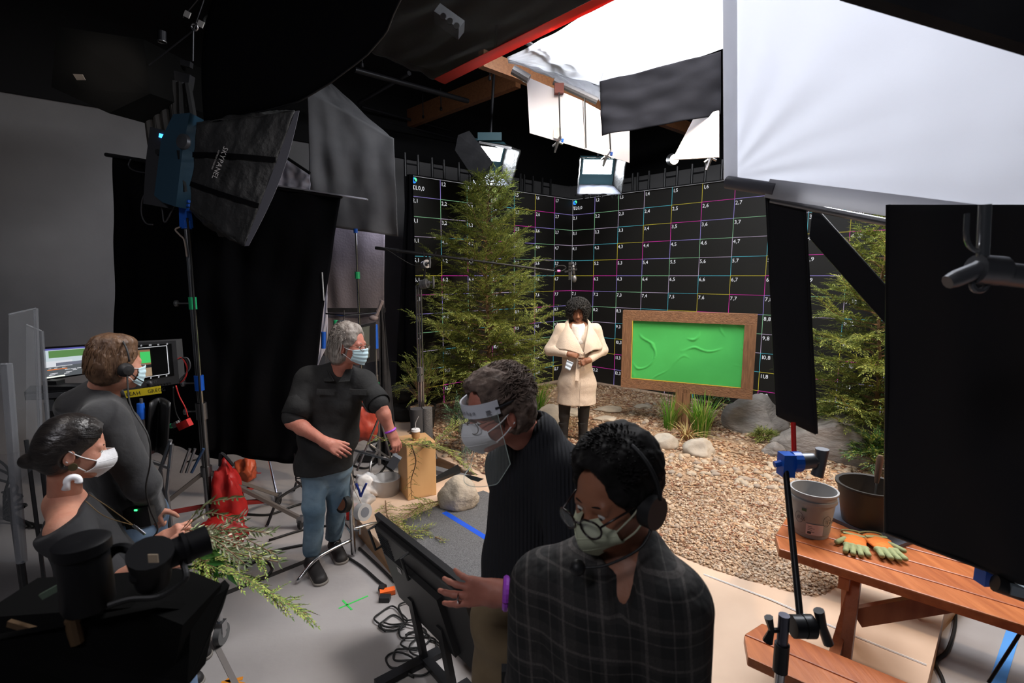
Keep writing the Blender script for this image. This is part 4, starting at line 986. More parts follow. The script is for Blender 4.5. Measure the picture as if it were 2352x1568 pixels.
mb = MB(); a, b = W(1004, 30, 4.6), W(1060, 70, 4.6); mb.bar(a, b, .09, .14, (0, -1, .3)); mb.build('box', mat('grey_enamel', (.20, .21, .23), .5), t)
for k in range(3): p = a.lerp(b, .3 + .27 * k) + V((0, -.08, -.02)); MB().cyl(p, p + V((0, .03, .0)), .025, 12).build('socket', M_BP, t)
# muslin ceiling bounce
t = thing('ceiling_muslin', W(1400, 100, 4.9), 'large glowing white muslin stretched under the ceiling', 'cloth')
zm = 4.2
q = [Gz(1375, 196, zm), Gz(1700, 100, zm), Gz(1900, -260, zm), Gz(1445, -20, zm)]
def msag(u, v): return -.10 * math.sin(math.pi * u) * math.sin(math.pi * v) + .015 * noise.noise(V((u * 5, v * 5, 0))) + .03 * abs(noise.noise(V((u * 3 + v * 2, v * 1.2, 4))))
MB().quad4(q, 50, 50, .004, msag).build('cloth', M_MUSLIN, t, smooth='all')
q = [Gz(1375, 196, zm), Gz(1445, -20, zm), Gz(1165, 132, zm + .05), Gz(1168, 140, zm + .05)]
MB().quad4(q, 40, 40, .004, lambda u, v: .03 * abs(noise.noise(V((u * 8, v * 3, 9)))) + .02 * noise.noise(V((u * 4, v * 4, 2)))).build('side_cloth', M_MUSLIN, t, smooth='all')
q = [Gz(1168, 138, zm + .03), Gz(1378, 196, zm), W(1380, 232, 5.6), W(1335, 205, 5.6)]
MB().quad4(q, 30, 12, .004, lambda u, v: .03 * noise.noise(V((u * 9, v * 4, 2)))).build('hem', M_MUSLIN, t, smooth='all')
# rope and cable seen through muslin
t = thing('cable_bundle', Gz(1290, 130, 4.4), 'tangled cable bundle lying on top of the white muslin', 'cable')
MB().tube(curve_pts([Gz(1205, 95, 4.26), Gz(1240, 115, 4.27), Gz(1275, 135, 4.26), Gz(1310, 160, 4.26), Gz(1350, 172, 4.26)], 5), .022, 8).build('cable', M_CABLE, t)
MB().tube(curve_pts([Gz(1240, 100, 4.26), Gz(1262, 118, 4.26), Gz(1285, 160, 4.26), Gz(1315, 165, 4.26), Gz(1330, 148, 4.26), Gz(1300, 135, 4.26)], 5), .014, 8).build('cable', M_CABLE, t)
# black net with red edge
M_NET = mat('black_net', (.012, .012, .016), .8, alpha=.62, bump=.4, bscale=4)
t = thing('black_net', W(1100, 100, 4.8), 'black net sheet edged with a red band under the ceiling', 'net')
zn = 4.1
nd = lambda u, v: .03 * noise.noise(V((u * 6, v * 3, 3)))
MB().quad4([Gz(850, 118, zn), Gz(1000, 183, zn), Gz(1440, -20, zn), Gz(880, -20, zn)], 40, 30, .002, nd).build('net_panel', M_NET, t, smooth='all')
M_REDB = mat('red_band', (.72, .045, .03), .6, translucent=.3)
MB().quad4([Gz(997, 181, zn - .01), Gz(1022, 193, zn - .01), Gz(1452, -20, zn - .01), Gz(1400, -20, zn - .01)], 60, 3, .003, lambda u, v: .012 * noise.noise(V((u, v * 9, 3)))).build('red_edge', M_REDB, t, smooth='all')
MB().quad4([Gz(517, 38, zn), Gz(535, 5, zn), Gz(562, -12, zn), Gz(540, -12, zn)], 6, 3, .003).build('red_corner', M_REDB, loc=Gz(530, 20, zn), label='scrap of red banded net at the top left', cat='net')
# white cards hung with clamps
M_CARD = mat('white_foam_board', (.78, .76, .80), .7)
def card(c, label, th=.012):
    t = thing('foam_card', c[3], label, 'foam board', 'white cards hung under the ceiling'); n_ = (V(c[1]) - V(c[0])).cross(V(c[3]) - V(c[0])).normalized()
    MB().prism(c, n_ * th).build('board', M_CARD, t); return t
dcd = 5.3
t = card([W(1217, 306, dcd), W(1343, 343, dcd - .1), W(1338, 232, dcd - .1), W(1210, 177, dcd)], 'white foam card hung left, with grey tape patch and clamp')
MB().prism([W(1272, 289, dcd - .09), W(1292, 296, dcd - .10), W(1291, 322, dcd - .10), W(1271, 316, dcd - .09)], (0, -.003, 0)).build('tape_patch', mat('silver_tape', (.35, .35, .34), .4, .3), t, label='grey tape patch')
card([W(1344, 343, dcd - .1), W(1446, 374, dcd - .2), W(1446, 290, dcd - .2), W(1340, 233, dcd - .1)], 'white foam card hung right of the taped card')
card([W(1545, 368, 4.6), W(1652, 362, 4.3), W(1652, 255, 4.3), W(1596, 270, 4.55)], 'white foam card beside the big diffusion frame edge')
def spring_clamp(p, label, s_=1):
    t = thing('card_clamp', p, label, 'clamp'); p = V(p)
    MB().tube([p + V((.03, 0, .05)) * s_, p, p + V((-.03, 0, -.10)) * s_], [.016 * s_, .02 * s_, .01 * s_], 8).tube([p + V((.05, 0, -.02)) * s_, p, p + V((-.05, .0, -.04)) * s_], .011 * s_, 8).build('jaws', M_CH, t)
    MB().cyl(p + V((.045, 0, .0)), p + V((.05, 0, .03)), .012, 8).build('blue_cap', M_BLUE, t)
spring_clamp(W(1281, 326, dcd - .12), 'chrome clamp gripping the taped white card'); spring_clamp(W(1393, 357, dcd - .25), 'chrome clamp at the foot of the second white card'); spring_clamp(W(1632, 362, 4.37), 'chrome clamp on the white card beside the diffusion frame')
for px, py0, py1, lb in ((1284, 212, 320, 'taut thin cords in front of the taped white card'), (1400, 300, 352, 'dark drop rod above the second clamp'), (1343, 225, 340, 'dark cord in the gap between two white cards')):
    MB().cyl(W(px, py0, dcd - .17), W(px + 3, py1, dcd - .17), .007, 6).build('drop_cord', M_BM, loc=W(px, py0, dcd - .17), label=lb, cat='cord')
t = thing('pipe_clamp', W(1280, 200, dcd), 'dark red pipe clamp at the top of the white cards', 'clamp'); MB().cyl(W(1272, 186, dcd - .05), W(1372, 232, dcd - .05), .035, 10).build('pipe', mat('grey_pipe', (.2, .2, .21), .5, .4), t)
MB().box(W(1284, 204, dcd - .1), (.09, .06, .09)).build('clamp', mat('dark_red_iron', (.15, .03, .02), .6), t)
MB().cyl(W(1178, 160, 5.2), W(1215, 182, 5.2), .045, 10).build('grey_tube', mat('grey_pipe', (.2, .2, .21), .5, .4), loc=W(1178, 160, 5.2), label='pale grey tube end by timber beam corner', cat='tube')
# black flag hung under muslin
drape('black_flag', [W(1383, 312, 4.75), W(1656, 265, 4.35), W(1656, 118, 4.35), W(1378, 188, 4.75)], 'black cloth flag hanging beneath the glowing muslin', mat('blue_black_cloth', (.008, .009, .013), .95, bump=.25, bscale=6, spec=.05), folds=.5, amp=.03, wr=.03, cat='flag')
# hanging fixtures
def fixture(c, w_, h_, dep, yaw, pitch, label, open_h):
    c = V(c); t = thing('hanging_panel_light', c, label, 'studio light'); Mx = Matrix.Rotation(yaw, 3, 'Z') @ Matrix.Rotation(pitch, 3, 'X')
    T = lambda x, y, z: c + Mx @ V((x, y, z))
    # -y is the emitting direction
    M_IN = mat('grey_lamp_lining', (.14, .15, .19), .5)
    MB().prism([T(-w_ / 2, dep, -h_ / 2), T(w_ / 2, dep, -h_ / 2), T(w_ / 2, dep, h_ / 2), T(-w_ / 2, dep, h_ / 2)], Mx @ V((0, .1, 0))).build('housing', mat('teal_housing', (.03, .08, .10), .5), t)
    MB().prism([T(-w_ * .42, dep - .002, -h_ * .1), T(w_ * .42, dep - .002, -h_ * .1), T(w_ * .42, dep - .002, h_ * .42), T(-w_ * .42, dep - .002, h_ * .42)], Mx @ V((0, -.004, 0))).build('diffuser', mat('lit_lamp_panel', (.8, .8, .8), .5, emit=(.92, .96, 1), estr=9), t, label='glowing white panel')
    bl = [(-w_ / 2, h_ / 2), (w_ / 2, h_ / 2), (w_ / 2, -h_ / 2), (-w_ / 2, -h_ / 2)]; k = 1.3
    for i, nm in enumerate(('top_skirt', 'side_skirt', 'bottom_skirt', 'side_skirt')):
        a, b = bl[i], bl[(i + 1) % 4]
        q = [T(a[0], dep, a[1]), T(b[0], dep, b[1]), T(b[0] * k, -.0, b[1] * k), T(a[0] * k, -.0, a[1] * k)]
        MB().quad4(q, 12, 10, .004, lambda u, v: .012 * noise.noise(V((u * 6, v * 6, i)))).build(nm, M_IN if nm == 'bottom_skirt' else M_SB, t, smooth='all')
    mb = MB(); R = random.Random(3)
    for i in range(14):
        u = i / 13; p = T(-w_ * k / 2 + w_ * k * u, -.01, -h_ * k / 2); q = p + Mx @ V((R.uniform(-.03, .03), -.02, R.uniform(-.06, .02))); mb.bar(p, q, .05, .006)
    mb.build('foil_edge', M_BM, t)
    MB().cyl(T(0, dep + .05, h_ / 2), V((c.x, c.y + dep, 5.6)), .02, 8).build('hanger_pipe', M_PIPE, t)
    l = bpy.data.lights.new('panel_glow', 'AREA'); l.energy = 26; l.size = w_ * .8; l.size_y = h_ * .5; l.shape = 'RECTANGLE'; l.color = (.9, .95, 1); o = bpy.data.objects.new('panel_glow', l); col.objects.link(o)
    o.location = T(0, dep - .03, h_ * .15); o.rotation_euler = (Mx @ V((0, -1, 0))).to_track_quat('-Z', 'Y').to_euler(); return t
fixture(W(1381, 405, 7.6), .52, .40, .32, .05, .42, 'right hanging panel light with foil edged skirt above the wall corner', 0)
fixture(W(1140, 385, 7.2), .46, .42, .34, .45, .60, 'left hanging panel light with black hood above the conifer tip', 0)
MB().prism([W(1045, 345, 6.9), W(1052, 310, 6.9), W(1078, 300, 6.9), W(1132, 372, 6.8), W(1094, 418, 6.8)], (0, .3, 0)).build('light_hood', M_BLK2, loc=W(1090, 360, 6.9), label='black side hood of the left hanging light', cat='hood')
t = thing('lamp_cradle', W(1130, 320, 7.2), 'dark cradle with bright rim above left hanging light', 'bracket'); MB().bar(W(1100, 327, 7.0), W(1175, 341, 7.0), .03, .03).build('bright_bar', M_CH, t); MB().box(W(1125, 315, 7.1), (.32, .1, .1)).build('ballast', mat('teal_housing', (.03, .08, .10), .5), t)
t = thing('bulb_light', W(1549, 366, 6.5), 'small round lit bulb beside the third white card', 'light'); MB().ell(W(1549, 366, 6.5), (.055, .05, .06)).build('bulb', mat('lit_bulb', (.9, .9, .8), .5, emit=(1, .93, .75), estr=4), t, smooth='all'); MB().lathe([(.06, 0), (.075, .1), (.04, .14)], W(1549, 366, 6.52), (0, 1, .2)).build('shade', M_BM, t)
# left ceiling: ducts, cable bars
t = thing('air_duct', W(230, 120, 4.4), 'dim black duct box with a small paper label under the ceiling', 'duct')
MB().prism([W(118, 200, 4.3), W(130, 60, 4.3), W(330, 90, 4.6), W(345, 215, 4.6), W(250, 260, 4.5)], (0, 1.0, .1)).build('duct_body', mat('dull_black_metal', (.003, .003, .003), .9, spec=.1), t)
MB().prism([W(168, 170, 4.28), W(190, 171, 4.28), W(197, 184, 4.28), W(177, 184, 4.28)], (0, -.004, 0)).build('paper_label', mat('paper_label', (.5, .42, .35), .8), t, label='small tan paper label')
t = thing('cable_bar', W(385, 155, 5.0), 'connector bar with black cables dropping behind the lamp', 'connector bar')
MB().bar(W(330, 163, 5.0), W(440, 190, 5.0), .08, .12).bar(W(340, 128, 5.1), W(440, 150, 5.1), .05, .05).build('bar', mat('dull_grey_bar', (.04, .04, .045), .5, .4), t)
for i in range(8):
    a = W(332 + i * 14, 172 + i * 3, 4.95); MB().tube(curve_pts([a, a + V((.03 * math.sin(i * 2), 0, -.35)), a + V((.02, .0, -.75)), a + V((.05 * math.cos(i), .05, -1.35))], 4), .035, 8).build('cable', mat('fabric_loom', (.012, .012, .013), .85), t)
t = thing('rigging_tangle', W(450, 40, 4.6), 'shackles, cords and white tags dangling at the top left', 'rigging')
for a, b in (((468, 0), (444, 70)), ((444, 70), (342, 150)), ((444, 65), (443, 140)), ((470, -20), (420, 40))): MB().cyl(W(*a, 4.6), W(*b, 4.6), .006, 5).build('cord', M_PIPE, t)
for px, py in ((430, 33), (461, 55)): MB().box(W(px, py, 4.55), (.05, .01, .05), (1, 0, -.5), (0, 1, 0)).build('white_tag', mat('tag_white', (.5, .48, .46), .7), t)
MB().torus(W(482, 50, 4.6), .05, .012, (0, 1, 0)).build('cable_coil', M_CABLE, t); MB().torus(W(447, 62, 4.55), .025, .008, (0, 1, .2)).build('shackle', M_CH, t)
t = thing('ceiling_spotlight', W(372, 90, 4.8), 'small black cylinder spotlight under the dark ceiling', 'light'); MB().cyl(W(372, 72, 4.8), W(372, 96, 4.8), .035, 14).build('can', M_PIPE, t); MB().torus(W(372, 96, 4.8), .034, .006).build('rim', M_STEEL, t)
# great round black drape at top centre
def lerp_arc(u):
    pts = [(935, -30), (905, 30), (888, 75), (840, 130), (760, 190), (690, 232), (620, 252), (540, 268), (470, 290)]
    k = u * (len(pts) - 1); i = min(int(k), len(pts) - 2); f_ = k - i; return (pts[i][0] * (1 - f_) + pts[i + 1][0] * f_, pts[i][1] * (1 - f_) + pts[i + 1][1] * f_)
def arcfn(u, v):
    a = lerp_arc(u); top = (930 - 420 * u, -60); d = 3.3 + .5 * u; p = W(a[0], a[1], d); q = W(top[0], top[1], d + .25); return p.lerp(q, v) + V((0, -.12 * math.sin(math.pi * v), 0))
MB().sheet(arcfn, 40, 14, .008).build('overhead_black_flag', M_BLK, loc=W(700, 100, 3.5), smooth='all', label='large black cloth with curved lower edge overhead at top centre', cat='flag')
MB().tube([W(*lerp_arc(k / 30), 3.29 + .5 * k / 30) for k in range(31)], .006, 6).build('flag_wire', M_BM, loc=W(700, 230, 3.5), label='thin wire along the curved edge of overhead black cloth', cat='wire')
# ============================================================ RIGHT: DIFFUSION FRAME, FLAGS
M_DIFF = mat('diffusion_cloth', (.80, .81, .85), .7, bump=.15, bscale=2, translucent=.6, spec=.2)
t = thing('diffusion_frame', W(1665, 415, 2.3), 'huge white diffusion cloth frame filling the upper right', 'diffusion frame')
BL = W(1664, 415, 2.35); TLc = W(1660, -260, 2.35); BRt = W(2560, 548, 1.45); TRt = W(2500, -30, 1.5)
TRt = BRt + (TLc - BL) * .78
def dfd(u, v):
    # tension creases fanning from the lower left corner
    r = math.hypot(u, v) + .02; a = math.atan2(v, u); return .009 * noise.noise(V((a * 6, r * .8, 4))) * min(1, r * 5) * max(.15, 1 - r * .8) + .005 * noise.noise(V((u * 7, v * 7, 1))) * u
MB().quad4([BL, BRt, TRt, TLc], 110, 90, .004, dfd).build('cloth', M_DIFF, t, smooth='all')
M_FR = mat('white_frame_sleeve', (.85, .85, .86), .6, translucent=.7)
MB().sheet(lambda u, v: BL.lerp(TLc, v) + (BRt - BL).normalized() * (-.012 + .066 * u) + V((0, -.02 - .01 * math.sin(math.pi * u), 0)), 6, 10, .002).build('side_sleeve', M_FR, t, smooth=True, label='bright white cloth sleeve')
bd = (BRt - BL).normalized()
MB().cyl(BL + bd * .0 + V((0, -.03, -.012)), BL + bd * .22 + V((0, -.03, -.012)), .028, 12).build('corner_sleeve', mat('grey_sleeve', (.12, .12, .14), .6), t, smooth=True)
MB().bar(BL + bd * .19 + V((0, -.03, -.012)), BRt + V((0, -.03, .0)), .03, .075).build('bottom_band', mat('white_band', (.75, .75, .77), .6, translucent=.6), t)
MB().cyl(BL + bd * .22 + V((0, 0, -.05)), BRt + V((0, 0, -.075)), .014, 10).build('bottom_tube', M_STEEL, t, smooth=True)
# dark flag top right
MB().quad4([W(1935, -12, 1.25), W(2420, 135, 1.1), W(2420, -120, 1.15), W(1930, -120, 1.3)], 4, 4, .03).build('black_flag', M_BLK2, loc=W(2200, 40, 1.2), label='black flag edge across the top right corner', cat='flag')
# big black floppy at right
t = thing('black_floppy', W(2200, 1250, 1.55), 'very large black flag covering the right edge of the picture', 'flag')
q = [W(2035, 1222, 1.75), W(2420, 1365, 1.35), W(2420, 470, 1.35), W(2040, 470, 1.75)]
MB().quad4(q, 40, 40, .008, lambda u, v: .012 * noise.noise(V((u * 3, v * 3, 7))) + .006 * math.sin((u * 2 + v) * 5) * u).build('fabric', mat('matte_black_cloth', (.014, .014, .017), .95, bump=.15, bscale=12), t, smooth='all')
MB().cyl(q[0], q[3], .007, 8).cyl(q[0], q[1], .007, 8).build('frame_wire', M_BM, t)
# narrow vertical flag on arm
t = thing('narrow_flag', W(1830, 990, 2.15), 'tall narrow black flag standing up from the red rod', 'flag')
q = [W(1786, 953, 2.2), W(1875, 995, 2.1), W(1845, 430, 2.1), W(1760, 425, 2.2)]
MB().quad4(q, 6, 20, .012, lambda u, v: .006 * math.sin(u * 3 + v * 4)).build('fabric', mat('matte_black_cloth', (.014, .014, .017), .95), t, smooth='all')
for i in range(4): MB().cyl(q[i], q[(i + 1) % 4], .007, 8).build('frame_rod', M_BM, t)
MB().cyl(W(1822, 970, 2.1), W(1824, 1048, 2.05), .010, 8).build('red_rod', mat('red_paint', (.6, .01, .01), .4), t, label='red rod')
t = thing('slanted_flag', W(1960, 620, 1.95), 'black flag slanting down right in front of the right conifer', 'flag')
q = [W(1862, 545, 2.1), W(2062, 770, 1.85), W(2062, 690, 1.85), W(1870, 475, 2.1)]
MB().quad4(q, 6, 6, .012).build('fabric', mat('matte_black_cloth', (.014, .014, .017), .95), t)
for i in range(4): MB().cyl(q[i], q[(i + 1) % 4], .006, 8).build('frame_rod', M_BM, t)
# arm with blue grip, stand and knuckle in front of the picnic table
dk = 1.62
t = thing('grip_arm', W(1818, 1250, dk), 'black steel grip arm rising in front of the picnic table', 'grip arm')
MB().cyl(W(1803, 1065, dk + .2), W(1838, 1420, dk - .1), .011, 10).build('rod', M_BM, t, smooth=True)
t = thing('grip_clamp', W(1810, 1065, dk + .2), 'blue cast grip head with a grey handle holding the narrow flag', 'clamp')
c = W(1806, 1066, dk + .2)
MB().box(c, (.045, .05, .085)).cyl(c + V((.02, 0, .01)), c + V((.05, 0, .01)), .038, 14).cyl(c + V((-.02, 0, .005)), c + V((-.045, 0, .0)), .012, 8).build('body', M_BLUE, t)
MB().cyl(c + V((.045, 0, .01)), c + V((.10, .0, .015)), .032, 14, .028).cyl(c + V((.10, .0, .012)), c + V((.13, 0, .015)), .014, 10).build('head', M_GREYM, t, smooth=True)
MB().tube([c + V((.13, 0, .06)), c + V((.13, 0, .01)), c + V((.118, 0, -.045))], [.024, .018, .022], 10).build('t_handle', M_GREYM, t, smooth=True)
t = thing('grip_stand', W(1800, 1500, 1.45), 'black topped grip stand with knuckle in front of the bench', 'stand')
d_ = 1.48; gp = W(1800, 1430, d_)
MB().cyl(V((gp.x, gp.y, .1)), V((gp.x, gp.y, W(0, 1530, d_).z)), .016, 12).build('column', M_CH, t, smooth=True)
MB().cyl(V((gp.x, gp.y, W(0, 1540, d_).z)), V((gp.x, gp.y, W(0, 1478, d_).z)), .023, 12).build('collar', M_BM, t, smooth=True)
MB().cyl(V((gp.x, gp.y, W(0, 1480, d_).z)), V((gp.x, gp.y, W(0, 1412, d_).z)), .017, 12).build('riser', mat('blued_steel', (.10, .10, .13), .35, .8), t, smooth=True)
for k in range(3): a = .6 + k * 2.09; MB().tube([V((gp.x, gp.y, .3)), V((gp.x + math.cos(a) * .3, gp.y + math.sin(a) * .3, .2)), V((gp.x + math.cos(a) * .42, gp.y + math.sin(a) * .42, PZ if math.sin(a) > 0 else .16))], .012, 8).build('leg', M_CH, t)
kc = W(1845, 1438, d_)
MB().cyl(kc + V((-.035, 0, 0)), kc + V((-.003, 0, 0)), .035, 16).cyl(kc + V((.0, 0, 0)), kc + V((.03, 0, 0)), .036, 16).build('knuckle', M_BM, t, smooth=True)
MB().cyl(kc + V((.03, 0, 0)), kc + V((.055, 0, 0)), .010, 8).tube([kc + V((.045, 0, .055)), kc + V((.06, 0, 0)), kc + V((.085, 0, -.06))], [.016, .014, .016], 10).build('t_handle', M_BM, t, smooth=True)
c2_ = W(1772, 1447, d_); MB().tube([c2_ + V((-.012, 0, .045)), c2_, c2_ + V((-.01, 0, -.04))], [.014, .009, .016], 8).cyl(c2_, V((gp.x, gp.y, c2_.z)), .008, 8).build('wing_handle', M_BM, t, smooth=True)
# out of focus knuckle at right edge
t = thing('grip_head', W(2260, 620, 1.05), 'blurred grey grip head with handle at the right edge', 'grip head'); dn = 1.05
MB().cyl(W(2262, 470, dn), W(2256, 612, dn), .011, 12).build('pin', M_CH, t, smooth=True)
MB().tube(curve_pts([W(2221, 490, dn), W(2220, 545, dn), W(2232, 570, dn), W(2258, 580, dn)], 5), .005, 8).build('wire_hook', M_CH, t, smooth=True)
MB().cyl(W(2240, 618, dn), W(2300, 622, dn), .030, 16).cyl(W(2300, 628, dn), W(2400, 640, dn), .024, 14).build('body', M_GREYM, t, smooth=True)
MB().tube([W(2176, 648, dn), W(2195, 640, dn), W(2240, 622, dn), W(2262, 615, dn)], [.014, .018, .018, .024], 10).build('handle', M_GREYM, t, smooth=True)
MB().torus(W(2250, 650, dn), .016, .006, (0, 1, 0)).build('cam_ring', M_GREYM, t)
# branches added out of frame to break the key beam into dapples
t = thing('added_branch_gobo', (4.6, 3.25, 0), 'added out-of-frame leafy branches on a stand, dappling the key light', 'stand')
MB().cyl((4.75, 3.05, 0), (4.75, 3.05, 3.5), .016, 10).build('column', M_CH, t)
for k in range(3): MB().cyl((4.75, 3.05, .5), (4.75 + .45 * math.cos(k * 2.1), 3.05 + .45 * math.sin(k * 2.1), .01), .011, 6).build('leg', M_CH, t)
f = MB(); R = random.Random(44)
for i in range(26):
    a = V((4.75, 3.05, 3.45)); e = a + V((R.uniform(-.35, .35), R.uniform(-.45, .45), R.uniform(-.75, .45))); P = curve_pts([a, a.lerp(e, .5) + V((0, 0, .05)), e], 5)
    f.cur = 0; f.tube(P, .004, 4, cap=False); spray(f, P, R, .03, .07, .012, 3, .8)
f.build('foliage', M_CON, t)
# ============================================================ PEOPLE
M_EYE = mat('eye_white', (.6, .58, .55), .2); M_IRIS = mat('eye_dark', (.02, .012, .01), .15)
M_LIP = mat('lip', (.30, .10, .08), .45); M_LIPD = mat('lip_dark', (.16, .05, .04), .45)
class Head:
    def __init__(s, c, f, u=(0, 0, 1), s_=1.0):
        s.c = V(c); s.f = V(f).normalized(); u = V(u); s.u = (u - s.f * u.dot(s.f)).normalized(); s.r = s.f.cross(s.u); s.s = s_
    def T(s, r, f, u): return s.c + (s.r * r + s.f * f + s.u * u) * s.s
    def sd(s, neck_to, closed=False, nose=1.0, nr=.054):
        k = s.s; q = SD(); E = lambda c, r, kk=.02, op='u': q.ell(s.T(*c), [x * k for x in r], s.r, s.f, kk * k, op)
        E((0, -.012, .035), (.074, .093, .090)); E((0, .028, -.015), (.062, .062, .085), .03); E((0, .028, -.066), (.053, .054, .045), .03)
        E((0, .070, -.098), (.022, .018, .018), .03)
        for sg in (-1, 1):
            E((sg * .038, .060, -.03), (.024, .024, .026), .03); E((sg * .012, .100, -.037), (.009, .010, .008), .008)
        q.cap(s.T(-.036, .078, .017), s.T(.036, .078, .017), .011 * k, k=.016 * k)
        q.cap(s.T(0, .084, .006), s.T(0, .110, -.033), .008 * k, .0125 * k * nose, k=.012 * k)
        for sg in (-1, 1): E((sg * .031, .101, .0), (.017, .016, .011), .010, 's')
        for sg in (-1, 1):
            if closed: E((sg * .031, .080, -.001), (.0155, .0125, .0095), .004)
            else: q.cap(s.T(sg * .043, .083, .006), s.T(sg * .019, .086, .007), .0042 * k, k=.005); q.cap(s.T(sg * .043, .082, -.008), s.T(sg * .019, .085, -.008), .0035 * k, k=.005)
        q.cap(s.T(-.018, .087, -.061), s.T(.018, .087, -.061), .006 * k, k=.006); q.cap(s.T(-.014, .087, -.0735), s.T(.014, .087, -.0735), .0068 * k, k=.008)
        for sg in (-1, 1):
            q.ell(s.T(sg * .078, -.006, -.016), [.008 * k, .020 * k, .033 * k], s.r + s.f * -.35 * sg, s.f, .008 * k)
            q.ell(s.T(sg * .087, -.002, -.012), [.007 * k, .011 * k, .020 * k], s.r, s.f, .006 * k, 's')
        q.cap(s.T(0, -.022, -.05), neck_to, nr * k, nr * 1.12 * k, k=.03)
        return q
    def eyes(s, parent, look=(0, 0)):
        for sg in (-1, 1):
            mb = MB(); c = s.T(sg * .031, .078, -.001); mb.ell(c, [.0125 * s.s] * 3, s.r, s.f, 12, 8); o = mb.build('eye', M_EYE, parent, smooth='all')
            MB().ell(s.T(sg * .031 + look[0] * .005, .0875, -.001 + look[1] * .005), [.006 * s.s, .0035 * s.s, .006 * s.s], s.r, s.f, 10, 6).build('iris', M_IRIS, o, smooth='all')
    def lips(s, parent, m):
        MB().tube(curve_pts([s.T(-.021, .085, -.067), s.T(-.009, .0925, -.063), s.T(0, .0935, -.0645), s.T(.009, .0925, -.063), s.T(.021, .085, -.067)], 4), .0042 * s.s, 8).tube(curve_pts([s.T(-.019, .085, -.068), s.T(0, .0945, -.073), s.T(.019, .085, -.068)], 4), [.002] + [.0055 * s.s] * 7 + [.002], 8).build('lips', m, parent, smooth='all')
    def brows(s, parent, m):
        for sg in (-1, 1): MB().tube(curve_pts([s.T(sg * .014, .0905, .021), s.T(sg * .032, .0885, .024), s.T(sg * .048, .0765, .017)], 4), [.0022 * s.s] * 4 + [.0024 * s.s] * 4 + [.001], 6).build('eyebrow', m, parent, smooth='all')
    def kn95(s, parent, m, ms, loops=True, drop=0):
        def fn(u, v):
            a = u * 2 - 1; k = abs(a); hw = (.034 + .034 * math.sin(math.pi * min(1, v * 1.05)) ** .8) if v < .5 else (.030 + .038 * math.sin(math.pi * min(1, v * 1.05)) ** .8)
            fc = .108 + .040 * math.sin(math.pi * min(1, .12 + v * .88)) - .018 * v
            z = .004 - .120 * v - .012 * (1 - v) * k + .018 * v * k
            return s.T(a * hw, fc - (k ** 1.15) * (.058 + .010 * v), z - drop)
        mb = MB().sheet(fn, 28, 20, .003); mk = mb.build('face_mask', m, parent, smooth=True)
        mb = MB(); mb.tube([fn(.5, .05 + .9 * k / 10) + s.f * .0015 for k in range(11)], .0012, 5)
        for v in (.30, .62):
            mb.tube([fn(.02 + .96 * t, v + .05 * abs(t - .5)) + s.f * .0022 for t in [k / 16 for k in range(17)]], .0011, 5)
        mb.tube([fn(k / 24, .01) + s.f * .001 for k in range(25)], .0022, 5); mb.build('seam', m, mk)
        for sg in (-1, 1):
            mb = MB(); e = .97 if sg > 0 else .03
            for v, eu in ((.28, .012), (.78, -.030)): mb.tube(curve_pts([fn(e, v), s.T(sg * .078, .03, fn(e, v).z * 0 + (-.012 if v < .5 else -.055)), s.T(sg * .083, -.012, eu)], 4), .0022 * s.s, 6)
            mb.build('ear_loop', ms, mk)
        return mk
    def surgical(s, parent, m, ms):
        def fn(u, v):
            a = u * 2 - 1; k = abs(a); hw = .070 - .004 * v
            fc = .122 + .010 * math.sin(math.pi * v) - .016 * v + .0018 * math.sin(v * 26)
            return s.T(a * hw * (1 - .10 * (v > .9)), fc - .062 * k ** 1.7, -.004 - .108 * v - .012 * (1 - v) * k + .03 * v * k * k)
        mk = MB().sheet(fn, 24, 26, .002).build('surgical_mask', m, parent, smooth='all')
        for sg in (-1, 1):
            mb = MB(); e = .99 if sg > 0 else .01
            for v, eu in ((.03, .010), (.93, -.035)): mb.tube(curve_pts([fn(e, v), s.T(sg * .076, .02, -.010 if v < .5 else -.055), s.T(sg * .082, -.012, eu)], 4), .0018, 6)
            mb.build('ear_loop', ms, mk)
        return mk
    def glasses(s, parent, m, R=.022, y=.112, th=.0018, sq=1.0, lens=True):
        g = MB()
        for sg in (-1, 1):
            pts = [s.T(sg * .034 + R * 1.08 * math.cos(a), y - .010 * abs(math.cos(a) * sg > 0) * max(0, sg * math.cos(a)), -.004 + R * sq * math.sin(a)) for a in [2 * math.pi * k / 20 for k in range(21)]]
            g.tube(pts, th * s.s, 6); g.tube([s.T(sg * .057, y - .012, .004), s.T(sg * .076, .05, .006), s.T(sg * .080, -.01, .004)], th * s.s, 6)
        g.tube(curve_pts([s.T(-.012, y, .0), s.T(0, y + .003, .004), s.T(.012, y, .0)], 3), th * s.s, 6)
        o = g.build('glasses', m, parent, smooth='all')
        if lens:
            for sg in (-1, 1): MB().ell(s.T(sg * .034, y - .002, -.004), [R * s.s, .0008, R * sq * s.s], s.r, s.f, 16, 6).build('lens', M_GLASS, o, smooth='all')
        return o
    def hair(s, parent, m, fr=.060, top=1.0, back=-.09, fuzz=.004, fscale=60, vox=.005, extra=None, side=-.02, thick=.012, cut=None):
        k = s.s; q = SD(); t = thick
        q.ell(s.T(0, -.016, .040 * top), [(.074 + t) * k, (.093 + t) * k, (.088 + t) * k], s.r, s.f, .0)
        q.ell(s.T(0, -.035, -.02), [(.072 + t) * k, (.072 + t) * k, (.085) * k], s.r, s.f, .03)
        if extra: extra(q, s)
        q.ell(s.T(0, .105, -.035), [.075 * k, .10 * k, .105 * k], s.r, s.f, .012, 's')      # face opening
